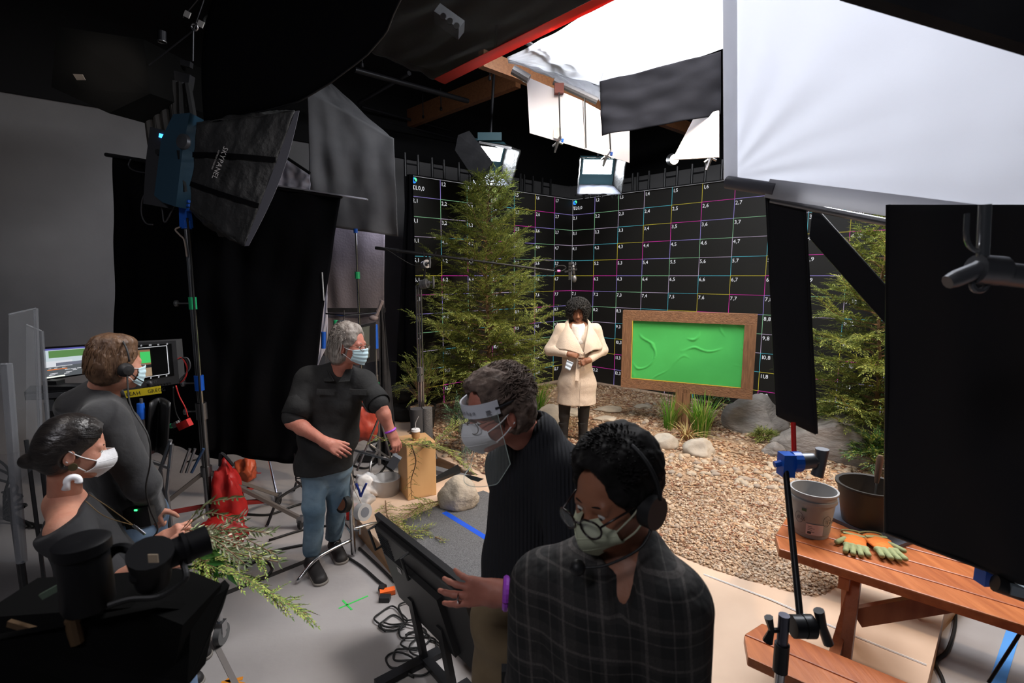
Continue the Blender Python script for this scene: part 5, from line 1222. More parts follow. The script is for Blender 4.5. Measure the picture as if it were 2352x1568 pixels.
        for sg in (-1, 1): q.ell(s.T(sg * .09, -.002, -.03), [.03 * k, .026 * k, .036 * k], s.r, s.f, .01, 's')
        q.clip(s.T(0, 0, back), (s.u * -1 + s.f * .35))
        return q
def finger_chain(q, a, d, n, L, curls, r0, k=.004):
    p = V(a); dd = V(d).normalized(); n = V(n).normalized(); ax = dd.cross(n).normalized()
    for i, fr in enumerate((.45, .30, .25)):
        rot = Matrix.Rotation(-curls[i], 3, ax); dd = (rot @ dd).normalized(); e = p + dd * L * fr
        q.cap(p, e, r0 * (1 - .12 * i), r0 * (1 - .12 * (i + 1)), k=k); p = e
    return p, dd
def hand_sd(q, w_, d, n, side=1, curls=((.3, .4, .3),) * 4, spread=.12, s=1.0, thumb=(.5, .8, -.3), tcurl=(.1, .3, .3)):
    """w_ wrist, d towards the fingers, n back of the hand, side +1 puts the thumb on d x n"""
    w_ = V(w_); d = V(d).normalized(); n = V(n); n = (n - d * n.dot(d)).normalized(); l = d.cross(n) * side
    q.cap(w_ - d * .01 * s, w_ + d * .03 * s, .024 * s, .026 * s, .02, wide=l, wf=1.25)
    tips = []
    for i, (off, L, r) in enumerate(((.029, .072, .0093), (.010, .080, .0096), (-.010, .074, .0091), (-.028, .058, .0082))):
        kp = w_ + (d * (.092 - .006 * (i == 0) - .010 * (i == 3) - .003 * (i == 2)) + l * off) * s
        q.cap(w_ + (d * .02 + l * off * .55 - n * .002) * s, kp - n * .004 * s, .0135 * s, .0110 * s, k=.014)
        dd = (d + l * (off / .03) * spread).normalized(); tips.append(finger_chain(q, kp - n * .003 * s, dd, n, L * s, curls[i], r * s))
    tp = w_ + (d * .022 + l * .022 - n * .006) * s; td = (d * thumb[0] + l * thumb[1] + n * thumb[2]).normalized()
    q.cap(tp, tp + td * .042 * s, .0155 * s, .0125 * s, k=.014); p = tp + td * .042 * s
    td = (td + d * tcurl[1]).normalized(); q.cap(p, p + td * .032 * s, .0118 * s, .0105 * s, k=.006); p2 = p + td * .032 * s
    td = (td + d * tcurl[2]).normalized(); q.cap(p2, p2 + td * .024 * s, .0105 * s, .0085 * s, k=.004)
    return tips
def torso_sd(pel, chest, neck, shR, shL, dep=.105, wf=1.45, k=.04, belly=0, g=0):
    right = (V(shR) - V(shL)).normalized(); pel = V(pel); chest = V(chest); q = SD(); wa = pel.lerp(chest, .45); up = (chest - pel).normalized(); fw = up.cross(right)
    q.cap(pel, wa, dep * 1.05, dep * (1 + belly * .5), k, wide=right, wf=wf * .98); q.cap(wa, chest, dep * (1 + belly * .5), dep * 1.08, k, wide=right, wf=wf)
    if belly: q.ell(wa + fw * dep * .35, [dep * wf * .85, dep * (1 + belly), .15], right, fw, .06)
    q.cap(V(shR) - right * .02, V(shL) + right * .02, .062 + g * .6, .062 + g * .6, .06); q.cap(chest.lerp(V(neck), .45), neck, .085 + g, .058 + g * .8, .05, wide=right, wf=1.3)
    q.cap(V(shR).lerp(V(neck), .2), V(neck), .05 + g, .052 + g * .8, .04); q.cap(V(shL).lerp(V(neck), .2), V(neck), .05 + g, .052 + g * .8, .04)
    return q
def shoe(parent, heel, toe, m, sole, s=1.0, up=.075, laces=None):
    heel = V(heel); toe = V(toe); d = (toe - heel).normalized(); r = d.cross(V((0, 0, 1))); z0 = heel.z; q = SD(); L = (toe - heel).length
    q.cap(heel + d * .03 + V((0, 0, .035)), toe - d * .045 + V((0, 0, .026)), .036 * s, .036 * s, .02, wide=r, wf=1.15)
    q.cap(heel + d * .035 + V((0, 0, .04)), heel + d * .05 + V((0, 0, up)), .038 * s, .036 * s, .03); q.cap(heel + d * .07 + V((0, 0, .06)), toe - d * .08 + V((0, 0, .035)), .03 * s, .026 * s, .03)
    q.clip((heel.x, heel.y, z0 + .014), (0, 0, -1)); o = build_sd('shoe', [(q, .006)], m, parent)
    q = SD(); q.cap(heel + d * .03 + V((0, 0, .012)), toe - d * .045 + V((0, 0, .012)), .037 * s, .042 * s, .0, wide=r, wf=1.12); q.clip((heel.x, heel.y, z0 + .020), (0, 0, 1)); q.clip((heel.x, heel.y, z0 + .001), (0, 0, -1))
    build_sd('sole', [(q, .006)], sole, o)
    if laces:
        mb = MB()
        for i in range(4): p = heel + d * (.10 + .022 * i) + V((0, 0, .088 - .010 * i)); mb.tube([p - r * .018, p + V((0, 0, .006)), p + r * .018 + d * .01], .0028, 5)
        mb.build('laces', laces, o)
    return o
def wrinkle(q_parts, amp=.006, sc=9, st=(1, 1, 1), seed=0, fine=.0):
    mb = MB()
    for sd, vox in q_parts:
        vs, fs = sd.mesh(vox); n0 = len(mb.v); out = []
        for v in vs:
            p = V(v); q = V((p.x * st[0], p.y * st[1], p.z * st[2])) * sc + V((seed, seed * .7, 0)); a = noise.noise(q); b = 1 - 2 * abs(noise.noise(q * 1.6 + V((7, 3, 1))))
            nv = V((noise.noise(q * .7), noise.noise(q * .7 + V((9, 0, 0))), 0)); out.append(p + nv * amp * 1.3 + V((a, b, a * b)) * amp * .6)
        mb.add(out, fs)
    return mb
def strands(parent, name, m, roots, r=.0016, n=4):
    mb = MB()
    for P in roots: mb.tube(P, [r * (1 - .7 * i / (len(P) - 1)) for i in range(len(P))], 3, cap=False)
    return mb.build(name, m, parent)
M_HAIRB = mat('hair_black', (.007, .006, .006), .75, spec=.25); M_N95 = mat('white_respirator', (.72, .72, .74), .8, bump=.1, bscale=60); M_ELA = mat('white_elastic', (.7, .7, .7), .7)
# ---------------------------------------------------------------- woman on the set
dw = 5.70; X0 = W(1326, 800, dw).x; ZF = soil_z(X0, dw - .05)
def w1(px, py, off=0): p = W(px, py, dw); return V((p.x, dw + off, p.z))
t = thing('person', (X0, dw, ZF), 'woman in a cream wrap coat and black boots standing on the mulch, looking down', 'person')
hd = Head(w1(1327, 715, -.02), (-.10, -1, -.32), (0, 0, 1), .93)
body = [(hd.sd(w1(1327, 748, .01), closed=True, nr=.05), .0045)]
sR, sL = w1(1291, 757), w1(1364, 757); eR, eL = w1(1263, 803, -.02), w1(1383, 803, -.02); hR, hL = w1(1302, 806, -.22), w1(1346, 820, -.22)
q = SD(); q.cap(eR.lerp(hR, .6), hR, .034, .026, .02); hand_sd(q, hR, (1, -.1, -.12), (0, -1, .35), -1, ((.7, 1.0, .7),) * 4, .05, .92, thumb=(.6, .5, -.5)); body.append((q, .004))
q = SD(); q.cap(eL.lerp(hL, .6), hL, .034, .026, .02); hand_sd(q, hL, (-.9, -.15, -.30), (0, -1, .3), 1, ((.6, .9, .6),) * 4, .05, .92, thumb=(.6, .5, -.5)); body.append((q, .004))
q = torso_sd(w1(1325, 845), w1(1327, 780), w1(1327, 748), sR, sL, .07); body.append((q, .012))
build_sd('body', body, M_SKIND, t); hd.lips(t, M_LIPD); hd.brows(t, M_HAIRB)
# afro
q = SD(); hc = hd.T(0, -.01, .045)
q.ell(hc, [.126, .118, .112], hd.r, hd.f, 0).ell(hd.T(.075, -.02, -.04), [.065, .075, .085], hd.r, hd.f, .03).ell(hd.T(-.075, -.02, -.03), [.06, .075, .08], hd.r, hd.f, .03)
q.ell(hd.T(.0, .125, -.032), [.064, .115, .105], hd.r, hd.f, .008, 's')
hb = MB().add(*q.mesh(.008, .010, 28)); R = random.Random(2)
for i in range(1300):
    a = R.uniform(0, 6.283); b = math.acos(R.uniform(-.75, 1)); n_ = hd.r * math.sin(b) * math.cos(a) + hd.f * math.sin(b) * math.sin(a) + hd.u * math.cos(b)
    p = hc + hd.r * (n_.dot(hd.r) * .122) + hd.f * (n_.dot(hd.f) * .112) + hd.u * (n_.dot(hd.u) * .112) - hd.u * .01
    lp = p - hd.c; 
    if lp.dot(hd.f) > .02 and lp.dot(hd.u) < .060 and abs(lp.dot(hd.r)) < .056: continue
    s1 = n_.orthogonal().normalized(); s2 = n_.cross(s1); ph = R.uniform(0, 6)
    hb.tube([p + n_ * (.004 * k) + (s1 * math.cos(ph + k * 1.1) + s2 * math.sin(ph + k * 1.1)) * .008 for k in range(7)], .0034, 4)
hb.build('curly_hair', mat('curly_black_hair', (.010, .010, .011), .6), t, smooth='all')
for sg in (-1, 1): MB().torus(hd.T(sg * .082, .02, -.068), .017, .009, hd.f, 18, 8).build('earring', mat('cream_earring', (.75, .62, .35), .4), t, smooth='all')
q = SD(); q.cap(w1(1327, 752, -.005), hd.T(0, -.015, -.080), .061, .057, .01).cap(w1(1327, 752, -.03), w1(1329, 782, -.070), .07, .055, .04, wide=(1, 0, 0), wf=1.3); q.clip(hd.T(0, 0, -.110), hd.u * 1 + hd.f * .2)
build_sd('turtleneck', [(q, .006)], mat('ivory_knit', (.75, .71, .68), .85, bump=.3, bscale=50), t)
M_COAT = mat('cream_wool', (.60, .50, .41), .9, c2=(.55, .45, .37), scale=30, bump=.2, bscale=120, sheen=.2)
q = SD(); wx = (1, 0, 0)
q.cap(w1(1323, 960), w1(1325, 880), .172, .150, .0, wide=wx, wf=1.38).cap(w1(1325, 880), w1(1325, 822), .15, .112, .05, wide=wx, wf=1.38).cap(w1(1325, 822), w1(1327, 780), .108, .125, .05, wide=wx, wf=1.42).cap(sR, sL, .075, .075, .06)
q.cap(sR, eR, .075, .064, .05).cap(sL, eL, .075, .064, .05).cap(eR, eR.lerp(hR, .86), .062, .044, .03).cap(eL, eL.lerp(hL, .86), .062, .044, .03)
q.ell(w1(1327, 748, -.07), [.06, .10, .09], k=.02, op='s'); q.clip(w1(1323, 925), (0.0, 0, -1)); q.clip(w1(1327, 742), (0, .2, 1))
wrinkle([(q, .009)], .005, 7).build('coat', M_COAT, t, smooth='all')
# shawl collar: two folded wings crossing at the belt
def wing(sg):
    A = [w1(1327 + sg * 9, 740, .07), w1(1327 + sg * 20, 731, -.0), w1(1327 + sg * 21, 748, -.09), w1(1331 + sg * 8, 780, -.19), w1(1335, 806, -.21)]
    B = [w1(1327 + sg * 26, 752, .11), w1(1327 + sg * 46, 768, .06), w1(1327 + sg * 52, 797, -.10), w1(1327 + sg * 30, 797, -.22), w1(1335 + sg * 2, 808, -.215)]
    A = curve_pts(A, 5); B = curve_pts(B, 5); n = len(A) - 1
    def fn(u, v):
        x = u * n; i = min(int(x), n - 1); f_ = x - i; a = A[i].lerp(A[i + 1], f_); b = B[i].lerp(B[i + 1], f_); return a.lerp(b, v) + V((0, -.035 * math.sin(math.pi * v) * math.sin(math.pi * min(1, u * 1.1 + .1)), .012 * math.sin(math.pi * v)))
    return MB().sheet(fn, 24, 12, .012)
wing(-1).build('collar', M_COAT, t, smooth='all'); wing(1).build('collar', M_COAT, t, smooth='all')
mb = MB(); mb.torus(w1(1326, 813, .0), .150, .001, (0, 0, 1))
mb = MB(); ring = [V((w1(1326, 813).x + math.cos(a) * .158, dw + math.sin(a) * .122, w1(0, 812).z)) for a in [2 * math.pi * k / 28 for k in range(29)]]
for a, b in zip(ring, ring[1:]): mb.bar(a, b, .012, .045)
mb.bar(w1(1326, 812, -.135), w1(1320, 866, -.20), .045, .012, (0, -1, 0)); mb.bar(w1(1330, 812, -.135), w1(1334, 845, -.175), .04, .012, (0, -1, 0)); mb.build('belt', M_COAT, t)
MB().bar(w1(1327, 868, -.215), w1(1324, 925, -.232), .004, .004).build('front_seam', mat('coat_dark_seam', (.35, .28, .22), .9), t)  # seam bar in a darker tone than the coat
q = SD()
for sx, kx, fx_ in ((1298, 1296, 1293), (1342, 1340, 1337)):
    q.cap(w1(sx, 900), w1(kx, 955), .082, .062, 0).cap(w1(kx, 955), w1(fx_ + 2, 1008, .0), .058, .045, .02)
q.clip(w1(1323, 900), (0, 0, 1)); build_sd('leggings', [(q, .009)], mat('black_legging', (.012, .011, .012), .7, bump=.2, bscale=30), t)
for fx_ in (1294, 1338):
    q = SD(); a = w1(fx_, 968); z = ZF; ft = V((w1(fx_, 1015).x, dw, z))
    q.cap(a, ft + V((0, .01, .09)), .062, .050, .02).cap(ft + V((0, .02, .05)), ft + V((-.01, -.15, .036)), .042, .034, .03, wide=(1, 0, 0), wf=1.1); q.clip(a + V((0, 0, -.01)), (0, .1, 1)); q.clip(ft + V((0, 0, -.002)), (0, 0, -1))
    wrinkle([(q, .008)], .006, 14).build('boot', mat('black_suede', (.012, .011, .011), .8, bump=.2, bscale=30), t, smooth='all')
MB().torus(hL + V((-.085, -.035, -.022)), .010, .002, (1, 0, .3), 14).build('ring', M_CH, t)
pm = thing('folded_mask', w1(1303, 830, -.25), 'pale blue folded mask held in the right hand of the woman in cream coat', 'mask')
MB().quad4([w1(1292, 836, -.25), w1(1303, 842, -.26), w1(1311, 824, -.26), w1(1297, 818, -.25)], 8, 8, .004, lambda u, v: .006 * math.sin(v * 14)).build('cloth', mat('pale_blue_mask', (.52, .62, .75), .8), pm, smooth='all')
# ---------------------------------------------------------------- grey haired man
d2 = 3.38
t = thing('person', (W(745, 1290, d2).x, d2 + .1, 0), 'grey haired man in black shirt, jeans and blue surgical mask leaning over stand', 'person')
hd = Head(W(803, 792, 3.30), (.97, -.22, -.10), (.12, 0, 1), 1.06)
nk = W(778, 862, 3.36); sR, sL = W(706, 872, 3.30), W(838, 880, 3.42); chest = W(765, 925, 3.38); pel = W(742, 1065, 3.46)
eR = W(672, 968, 3.16); wR = W(748, 1016, 3.05); eL = W(872, 930, 3.28); wL = W(898, 992, 3.28)
body = [(hd.sd(nk, nr=.060), .005)]
q = SD(); q.cap(sR.lerp(eR, .4), eR, .055, .047, .02).cap(eR, eR.lerp(wR, .3), .046, .046, .02).cap(eR.lerp(wR, .3), wR, .046, .029, .02)
hand_sd(q, wR, wR - eR + V((.10, -.02, -.02)), (-.2, -.75, .65), -1, ((.25, .45, .3), (.3, .5, .3), (.35, .55, .4), (.4, .6, .4)), .06, 1.08, thumb=(.8, .4, -.5)); body.append((q, .0045))
q = SD(); q.cap(sL.lerp(eL, .4), eL, .055, .047, .02).cap(eL, eL.lerp(wL, .35), .047, .045, .02).cap(eL.lerp(wL, .35), wL, .045, .029, .02)
hand_sd(q, wL, (.35, -.1, -.75), (.6, -.5, .6), -1, ((.5, .8, .5),) * 4, .06, 1.08, thumb=(.8, .4, -.4)); body.append((q, .0045))
q = torso_sd(pel, chest, nk, sR, sL, .10); body.append((q, .014)); build_sd('body', body, M_SKINP, t)
hd.eyes(t); hd.brows(t, mat('grey_brow', (.25, .2, .17), .8))
hd.surgical(t, mat('surgical_blue', (.50, .68, .74), .75, bump=.1, bscale=40), M_ELA); hd.glasses(t, mat('brown_wire', (.10, .05, .03), .3, .6), .020, .114, .0018, .72)
M_HG = mat('grey_hair', (.30, .27, .24), .5, c2=(.18, .15, .13), scale=30, stretch=(1, 1, .25), bump=.6, bscale=40)
def ex(q, s):
    q.ell(s.T(.0, -.070, -.060), [.088, .060, .085], s.r, s.f, .03).ell(s.T(.055, -.035, -.05), [.038, .045, .070], s.r, s.f, .03).ell(s.T(0, -.02, .105), [.065, .080, .034], s.r, s.f, .03)
q = hd.hair(t, M_HG, extra=ex, thick=.014, back=-.15); q.ell(hd.T(0, .118, .058), [.064, .062, .058], hd.r, hd.f, .012, 's')
hb = MB().add(*q.mesh(.006, .006, 26)); R = random.Random(6)
for i in range(420):
    a = R.uniform(0, 6.283); b = math.acos(R.uniform(-.1, 1)); lr, lf, lu = math.sin(b) * math.cos(a), math.sin(b) * math.sin(a), math.cos(b)
    if lf > .35 and lu < .86: continue
    p = hd.T(lr * .088, -.016 + lf * .106, .040 + lu * .100); P = [p]
    L_ = R.uniform(.06, .15) if lf < .3 else .07
    for k in range(1, 7): f_ = k / 6; P.append(hd.T(lr * (.090 + .010 * f_), -.016 + lf * .108 - L_ * (.55 if lu > .7 else .18) * f_ - .006 * math.sin(f_ * 6 + i), .042 + lu * .102 - L_ * 1.0 * f_ * f_ + .006 * math.sin(f_ * 7 + i)))
    hb.tube(P, [.0036 - .0004 * k for k in range(7)], 4, cap=False)
hb.build('hair', M_HG, t, smooth='all')
M_SHIRT = mat('washed_black_shirt', (.022, .022, .022), .85, c2=(.030, .030, .030), scale=7, bump=.55, bscale=11, spec=.2)
q = torso_sd(pel, chest, nk + V((0, 0, .012)), sR, sL, .125, 1.40, belly=.25, g=.026)
q.cap(sR, eR.lerp(sR, .12), .082, .075, .05).cap(sL, eL.lerp(sL, .10), .080, .075, .05).cap(pel, pel + V((0, 0, -.10)), .145, .15, .05, wide=sR - sL, wf=1.25)
q.clip(eR.lerp(sR, .16), eR - sR) if False else None
q.cap(hd.T(0, .02, -.10), nk + V((.02, -.03, .03)), .058, .050, .01, 's').cap(nk + V((.03, -.09, .05)), nk + V((.045, -.14, -.05)), .042, .008, .01, 's'); q.clip(pel + V((0, 0, -.04)), (.05, 0, -1))
wrinkle([(q, .009)], .008, 6, (1, 1, .7), 3).build('shirt', M_SHIRT, t, smooth='all')
for e_, s_, w_ in ((eR, sR, wR), (eL, sL, wL)):
    a = s_.lerp(e_, .55); b = s_.lerp(e_, .9); dd = (b - a).normalized(); MB().lathe([(.070, -.06), (.080, 0), (.085, .09), (.078, .09), (.07, 0)], a, dd, 20).build('sleeve', M_SHIRT, t, smooth='all')
fw = V((.35, -.93, 0)); right = (sR - sL).normalized()
MB().quad4([nk + V((.015, -.135, -.01)), nk + V((-.055, -.125, -.015)), nk + V((-.085, -.04, .055)), nk + V((-.045, -.085, .06))], 8, 6, .007, lambda u, v: .008 * math.sin(3 * u)).quad4([nk + V((.045, -.14, -.02)), nk + V((.105, -.105, -.02)), nk + V((.10, -.01, .045)), nk + V((.075, -.075, .055))], 8, 6, .007, lambda u, v: .008 * math.sin(3 * u)).build('shirt_collar', M_SHIRT, t)
for c_ in ((748, 900), (822, 900)):
    p = W(c_[0], c_[1], 3.215); MB().box(p, (.11, .008, .035), right * -1, fw).build('pocket_flap', M_SHIRT, t)
hip = pel + V((0, 0, -.06)); M_JEAN = mat('faded_denim', (.10, .17, .24), .85, c2=(.24, .34, .42), scale=3.2, bump=.35, bscale=14, contrast=(.42, .7))
kL, kR = W(722, 1165, 3.42), W(776, 1155, 3.62); aL, aR = W(717, 1262, 3.52), W(765, 1238, 3.76)
q = SD(); hl, hr_ = W(722, 1072, 3.45), W(772, 1068, 3.50)
q.cap(hl, kL, .100, .078, 0).cap(kL, aL, .076, .064, .03).cap(hr_, kR, .100, .076, .04).cap(kR, aR, .074, .062, .03).cap(hl, hr_, .11, .11, .03)
q.clip(aL - V((0, 0, .04)), (0, 0, -1)); wrinkle([(q, .010)], .008, 7, (1, 1, 1.3), 5).build('jeans', M_JEAN, t, smooth='all')
M_SHOE = mat('black_sneaker', (.018, .016, .016), .6); M_SOLE = mat('grey_sole', (.20, .18, .16), .7)
g1, g2 = G(715, 1290, 0), G(772, 1262, 0)
shoe(t, V((aL.x - .03, aL.y + .02, 0)), V((aL.x + .16, aL.y - .24, 0)), M_SHOE, M_SOLE, 1.15); shoe(t, V((aR.x - .01, aR.y + .03, 0)), V((aR.x + .15, aR.y - .22, 0)), M_SHOE, M_SOLE, 1.1, laces=mat('grey_lace', (.3, .3, .32), .7))
MB().torus(wL.lerp(eL, .06), .034, .008, (wL - eL), 20, 6).build('wristband', mat('purple_band', (.35, .06, .55), .5), t, label='purple wristband')
# ---------------------------------------------------------------- man with the face shield
d3 = 1.62
t = thing('person', (W(1170, 1500, d3).x, d3, PZ), 'man in black ribbed sweater and khaki trousers wearing a clear face shield', 'person')
hd = Head(W(1140, 942, 1.50), (-.80, -.50, -.26), (-.10, .0, 1), .93)
nk = W(1222, 1010, 1.60); sR, sL = W(1165, 1070, 1.82), W(1296, 1090, 1.52); chest = W(1218, 1150, 1.66); pel = W(1185, 1400, 1.66)
eL = W(1300, 1345, 1.36); wL = W(1158, 1362, 1.28)
body = [(hd.sd(nk, nr=.058, nose=1.1), .004)]
q = SD(); q.cap(eL.lerp(wL, .3), wL, .042, .029, .02)
tips = hand_sd(q, wL, (-1, -.02, .05), (.10, -1, .10), -1, ((.15, .25, .2), (.2, .25, .2), (.22, .3, .2), (.35, .35, .2)), .24, 1.09, thumb=(.6, .5, -.8)); body.append((q, .003))
q = torso_sd(pel, chest, nk, sR, sL, .09); body.append((q, .014)); build_sd('body', body, M_SKINP, t); hd.eyes(t, (0, -.6)); hd.brows(t, mat('brown_brow', (.10, .06, .04), .8))
mb = MB()
for p_, d_ in tips: mb.ell(p_ - d_ * .006 + V((0, -.0062, .001)), (.006, .0018, .0052), d_, (0, -1, 0), 10, 6)
mb.build('fingernails', mat('nail', (.45, .22, .18), .3), t, smooth='all')
n_ = (hd.f); MB().torus(wL + V((-.125, -.002, -.012)), .0115, .0026, (-1, 0, .0), 16).build('ring', mat('bright_silver', (.95, .95, .95), .1, 1), t, label='silver ring')
hd.kn95(t, M_N95, M_ELA); hd.glasses(t, mat('bronze_wire', (.10, .06, .03), .3, .7), .023, .114, .0014)
M_HC = mat('curly_brown_grey_hair', (.17, .12, .095), .85, c2=(.07, .048, .038), scale=40, bump=.5, bscale=40)
def ex(q, s): q.ell(s.T(0, -.07, .0), [.088, .06, .09], s.r, s.f, .03).ell(s.T(0, -.005, .104), [.066, .08, .034], s.r, s.f, .03)
q = hd.hair(t, M_HC, extra=ex, thick=.014, back=-.075); q.ell(hd.T(0, .118, .062), [.064, .064, .058], hd.r, hd.f, .01, 's'); hb = MB().add(*q.mesh(.005, .006, 40)); R = random.Random(9)
for i in range(1000):
    a = R.uniform(0, 6.283); b = math.acos(R.uniform(-.25, 1)); lr, lf, lu = math.sin(b) * math.cos(a), math.sin(b) * math.sin(a), math.cos(b)
    if lf > .62 and lu < .70: continue
    if abs(lr) > .8 and lf > -.1 and lu < .15: continue
    p = hd.T(lr * .088, -.016 + lf * .106, .040 + lu * .102); n_ = (p - hd.T(0, -.016, .02)).normalized(); s1 = n_.orthogonal().normalized(); s2 = n_.cross(s1); ph = R.uniform(0, 6); rr = R.uniform(.006, .012)
    hb.tube([p + n_ * (.0015 * k) - hd.f * .004 * k + (s1 * math.cos(ph + k * .7) + s2 * math.sin(ph + k * .7)) * rr for k in range(8)], [.0019] * 6 + [.0014, .0008], 4, cap=False)
hb.build('curly_hair', M_HC, t, smooth='all')
# shield band and visor
sh = MB(); HH = 34
def band(a, z, R_=.105, off=.012): return hd.T(math.sin(a) * R_, -.005 + math.cos(a) * (R_ + .022) + off, z)
AA = lambda u: -1.25 + 2.5 * u
sh.sheet(lambda u, v: band(AA(u), .020 + .044 * v, .092, -.004 + .002), HH, 4, .006); fs_ = sh.build('shield_band', mat('white_foam_band', (.62, .64, .70), .5), t, smooth=True, label='white headband with handwriting')
mb = MB(); nm = 'Nathan'
for i, ch in enumerate('Nathan'):
    a = .16 - i * .12; p = band(a, .034, .0965, -.002); p2 = band(a - .05, .034, .0965, -.002); X_ = (p2 - p).normalized(); write(mb, ch, p + (p - hd.c).normalized() * .003, X_, hd.u, .019, slant=.25)
for k in range(3):
    pass
mb.build('handwriting', mat('black_marker', (.03, .03, .05), .6), fs_)
mb = MB()
for r_ in range(4):
    a = -.86; p = band(a, .040 - r_ * .0045, .0965, -.002); p2 = band(a - .25, .040 - r_ * .0045, .0965, -.002); o_ = (p - hd.c).normalized() * .002; mb.bar(p + o_, p.lerp(p2, .5 + .1 * (r_ % 2)) + o_, .001, .0016)
mb.build('fine_print', mat('grey_print', (.2, .2, .22), .6), fs_)
def vis(u, v):
    a = -1.25 + 2.5 * u; z = .030 - .215 * v; e = abs(2 * u - 1); z += .05 * max(0, e - .72) / .28 * v; return hd.T(math.sin(a) * (.100 + .02 * v), -.005 + math.cos(a) * (.122 + .045 * v) + .01, z)
MB().sheet(vis, 40, 20, .0012).build('visor', mat('clear_visor', (.85, .95, .9), .03, alpha=.05, spec=.6), t, smooth='all', label='transparent visor')
mb = MB(); mb.tube([vis(k / 40, 1) for k in range(41)], .0012, 5); mb.tube([vis(0, k / 20) for k in range(21)], .0012, 5); mb.tube([vis(1, k / 20) for k in range(21)], .0012, 5); mb.build('visor_rim', mat('clear_edge', (.6, .7, .65), .1, alpha=.5), t)
MB().tube([band(-1.25 - .1 * k, .04, .090 + .0 * k) for k in range(20)], .004, 6).build('elastic_band', M_BLK2, t)
M_SWE = mat('black_rib_knit', (.017, .018, .022), .85, spec=.25)
nt = M_SWE.node_tree; wv = nt.nodes.new('ShaderNodeTexWave'); wv.inputs['Scale'].default_value = 26; wv.inputs['Distortion'].default_value = .6; tc = nt.nodes.new('ShaderNodeTexCoord'); nt.links.new(tc.outputs['Object'], wv.inputs[0]); bp = nt.nodes.new('ShaderNodeBump'); bp.inputs['Strength'].default_value = .6; bp.inputs['Distance'].default_value = .01; nt.links.new(wv.outputs[1], bp.inputs['Height']); nt.links.new(bp.outputs[0], nt.nodes['Principled BSDF'].inputs['Normal'])
q = torso_sd(pel, chest, nk + V((0, 0, .012)), sR, sL, .122, 1.36, g=.024)
q.cap(sL, eL, .078, .060, .05).cap(eL, eL.lerp(wL, .80), .058, .042, .03).cap(sR, W(1180, 1290, 1.95), .075, .06, .05).cap(W(1180, 1290, 1.95), W(1150, 1420, 1.80), .055, .04, .03)
q.clip(pel + V((0, 0, -.03)), (0, 0, -1)); q.cap(hd.T(0, .03, -.10), nk + V((-.02, -.01, .06)), .060, .058, .01, 's'); wrinkle([(q, .008)], .005, 6, (1, 1, .8), 7).build('sweater', M_SWE, t, smooth='all')
cc = nk + V((0, 0, .02)); ax = (hd.T(0, -.022, -.05) - nk).normalized(); MB().lathe([(.086, -.03), (.078, .0), (.074, .040), (.067, .040), (.068, 0), (.070, -.03)], cc, ax, 28).build('collar', M_SWE, t, smooth='all')
q = SD(); q.cap(wL + V((-.02, -.03, -.05)), wL + V((-.03, .04, -.04)), .01, .01)
MB().torus(wL + V((.005, 0, 0)), .036, .010, (-1, 0, .05), 24, 8).build('wristband', mat('purple_band', (.35, .06, .55), .5), t, label='purple wristband'); MB().torus(wL + V((.024, 0, 0)), .039, .0045, (-1, 0, .1), 24, 6).build('bracelet', M_CH, t)
M_KH = mat('khaki_twill', (.17, .12, .065), .9, c2=(.22, .16, .09), scale=5, bump=.5, bscale=9)
q = SD(); h1, h2 = W(1160, 1425, 1.60), W(1215, 1425, 1.76); k1 = V((h1.x - .05, h1.y + .0, .62)); k2 = V((h2.x + .02, h2.y + .05, .62)); a1, a2 = V((k1.x + .0, k1.y + .08, PZ + .1)), V((k2.x + .04, k2.y + .1, PZ + .1))
q.cap(h1, h2, .12, .12, 0).cap(h1, k1, .098, .072, .04).cap(h2, k2, .098, .072, .04).cap(k1, a1, .07, .06, .02).cap(k2, a2, .07, .06, .02); q.clip((0, 0, PZ + .05), (0, 0, -1)); wrinkle([(q, .010)], .007, 8, (1, 1, 1.3), 2).build('trousers', M_KH, t, smooth='all')
shoe(t, V((a1.x + .05, a1.y + .03, PZ)), V((a1.x - .2, a1.y - .12, PZ)), M_SHOE, M_SOLE); shoe(t, V((a2.x + .05, a2.y + .03, PZ)), V((a2.x - .2, a2.y - .12, PZ)), M_SHOE, M_SOLE)
# ---------------------------------------------------------------- man in the plaid shirt, nearest
d4 = 1.08
t = thing('person', (W(1390, 1500, d4).x, d4 + .02, PZ), 'dark haired man in dark plaid shirt, respirator, glasses and intercom headset in the foreground', 'person')
hd = Head(W(1410, 1128, 1.08), (-.72, -.60, -.28), (-.06, -.04, 1), .95)
nk = W(1425, 1270, 1.12); sR, sL = W(1250, 1345, 1.16), W(1545, 1395, 1.00); chest = W(1392, 1440, 1.10); pel = chest + V((-.01, .03, -.42))
eR = sR + V((-.025, -.03, -.27)); eL = sL + V((.005, -.02, -.27)); wR = eR + V((.20, -.10, -.02)); wL = eL + V((-.20, -.12, .0))
body = [(hd.sd(nk, nr=.060, nose=1.1), .004)]
for e_, w_, sd_ in ((eR, wR, 1), (eL, wL, -1)):
    q = SD(); q.cap(e_, w_, .045, .030, .02); hand_sd(q, w_, (w_ - e_), (0, -.5, .8), -sd_, ((.3, .4, .3),) * 4, .08, 1.0); body.append((q, .005))
q = torso_sd(pel, chest, nk, sR, sL, .09); body.append((q, .014)); build_sd('body', body, M_SKINM, t); hd.eyes(t, (0, -.7)); hd.brows(t, M_HAIRB)
M_N95G = mat('pale_green_respirator', (.50, .53, .38), .8); hd.kn95(t, M_N95G, mat('cream_elastic', (.42, .42, .30), .7), drop=.004); hd.glasses(t, mat('dark_tortoise', (.015, .008, .008), .25), .024, .130, .0026)
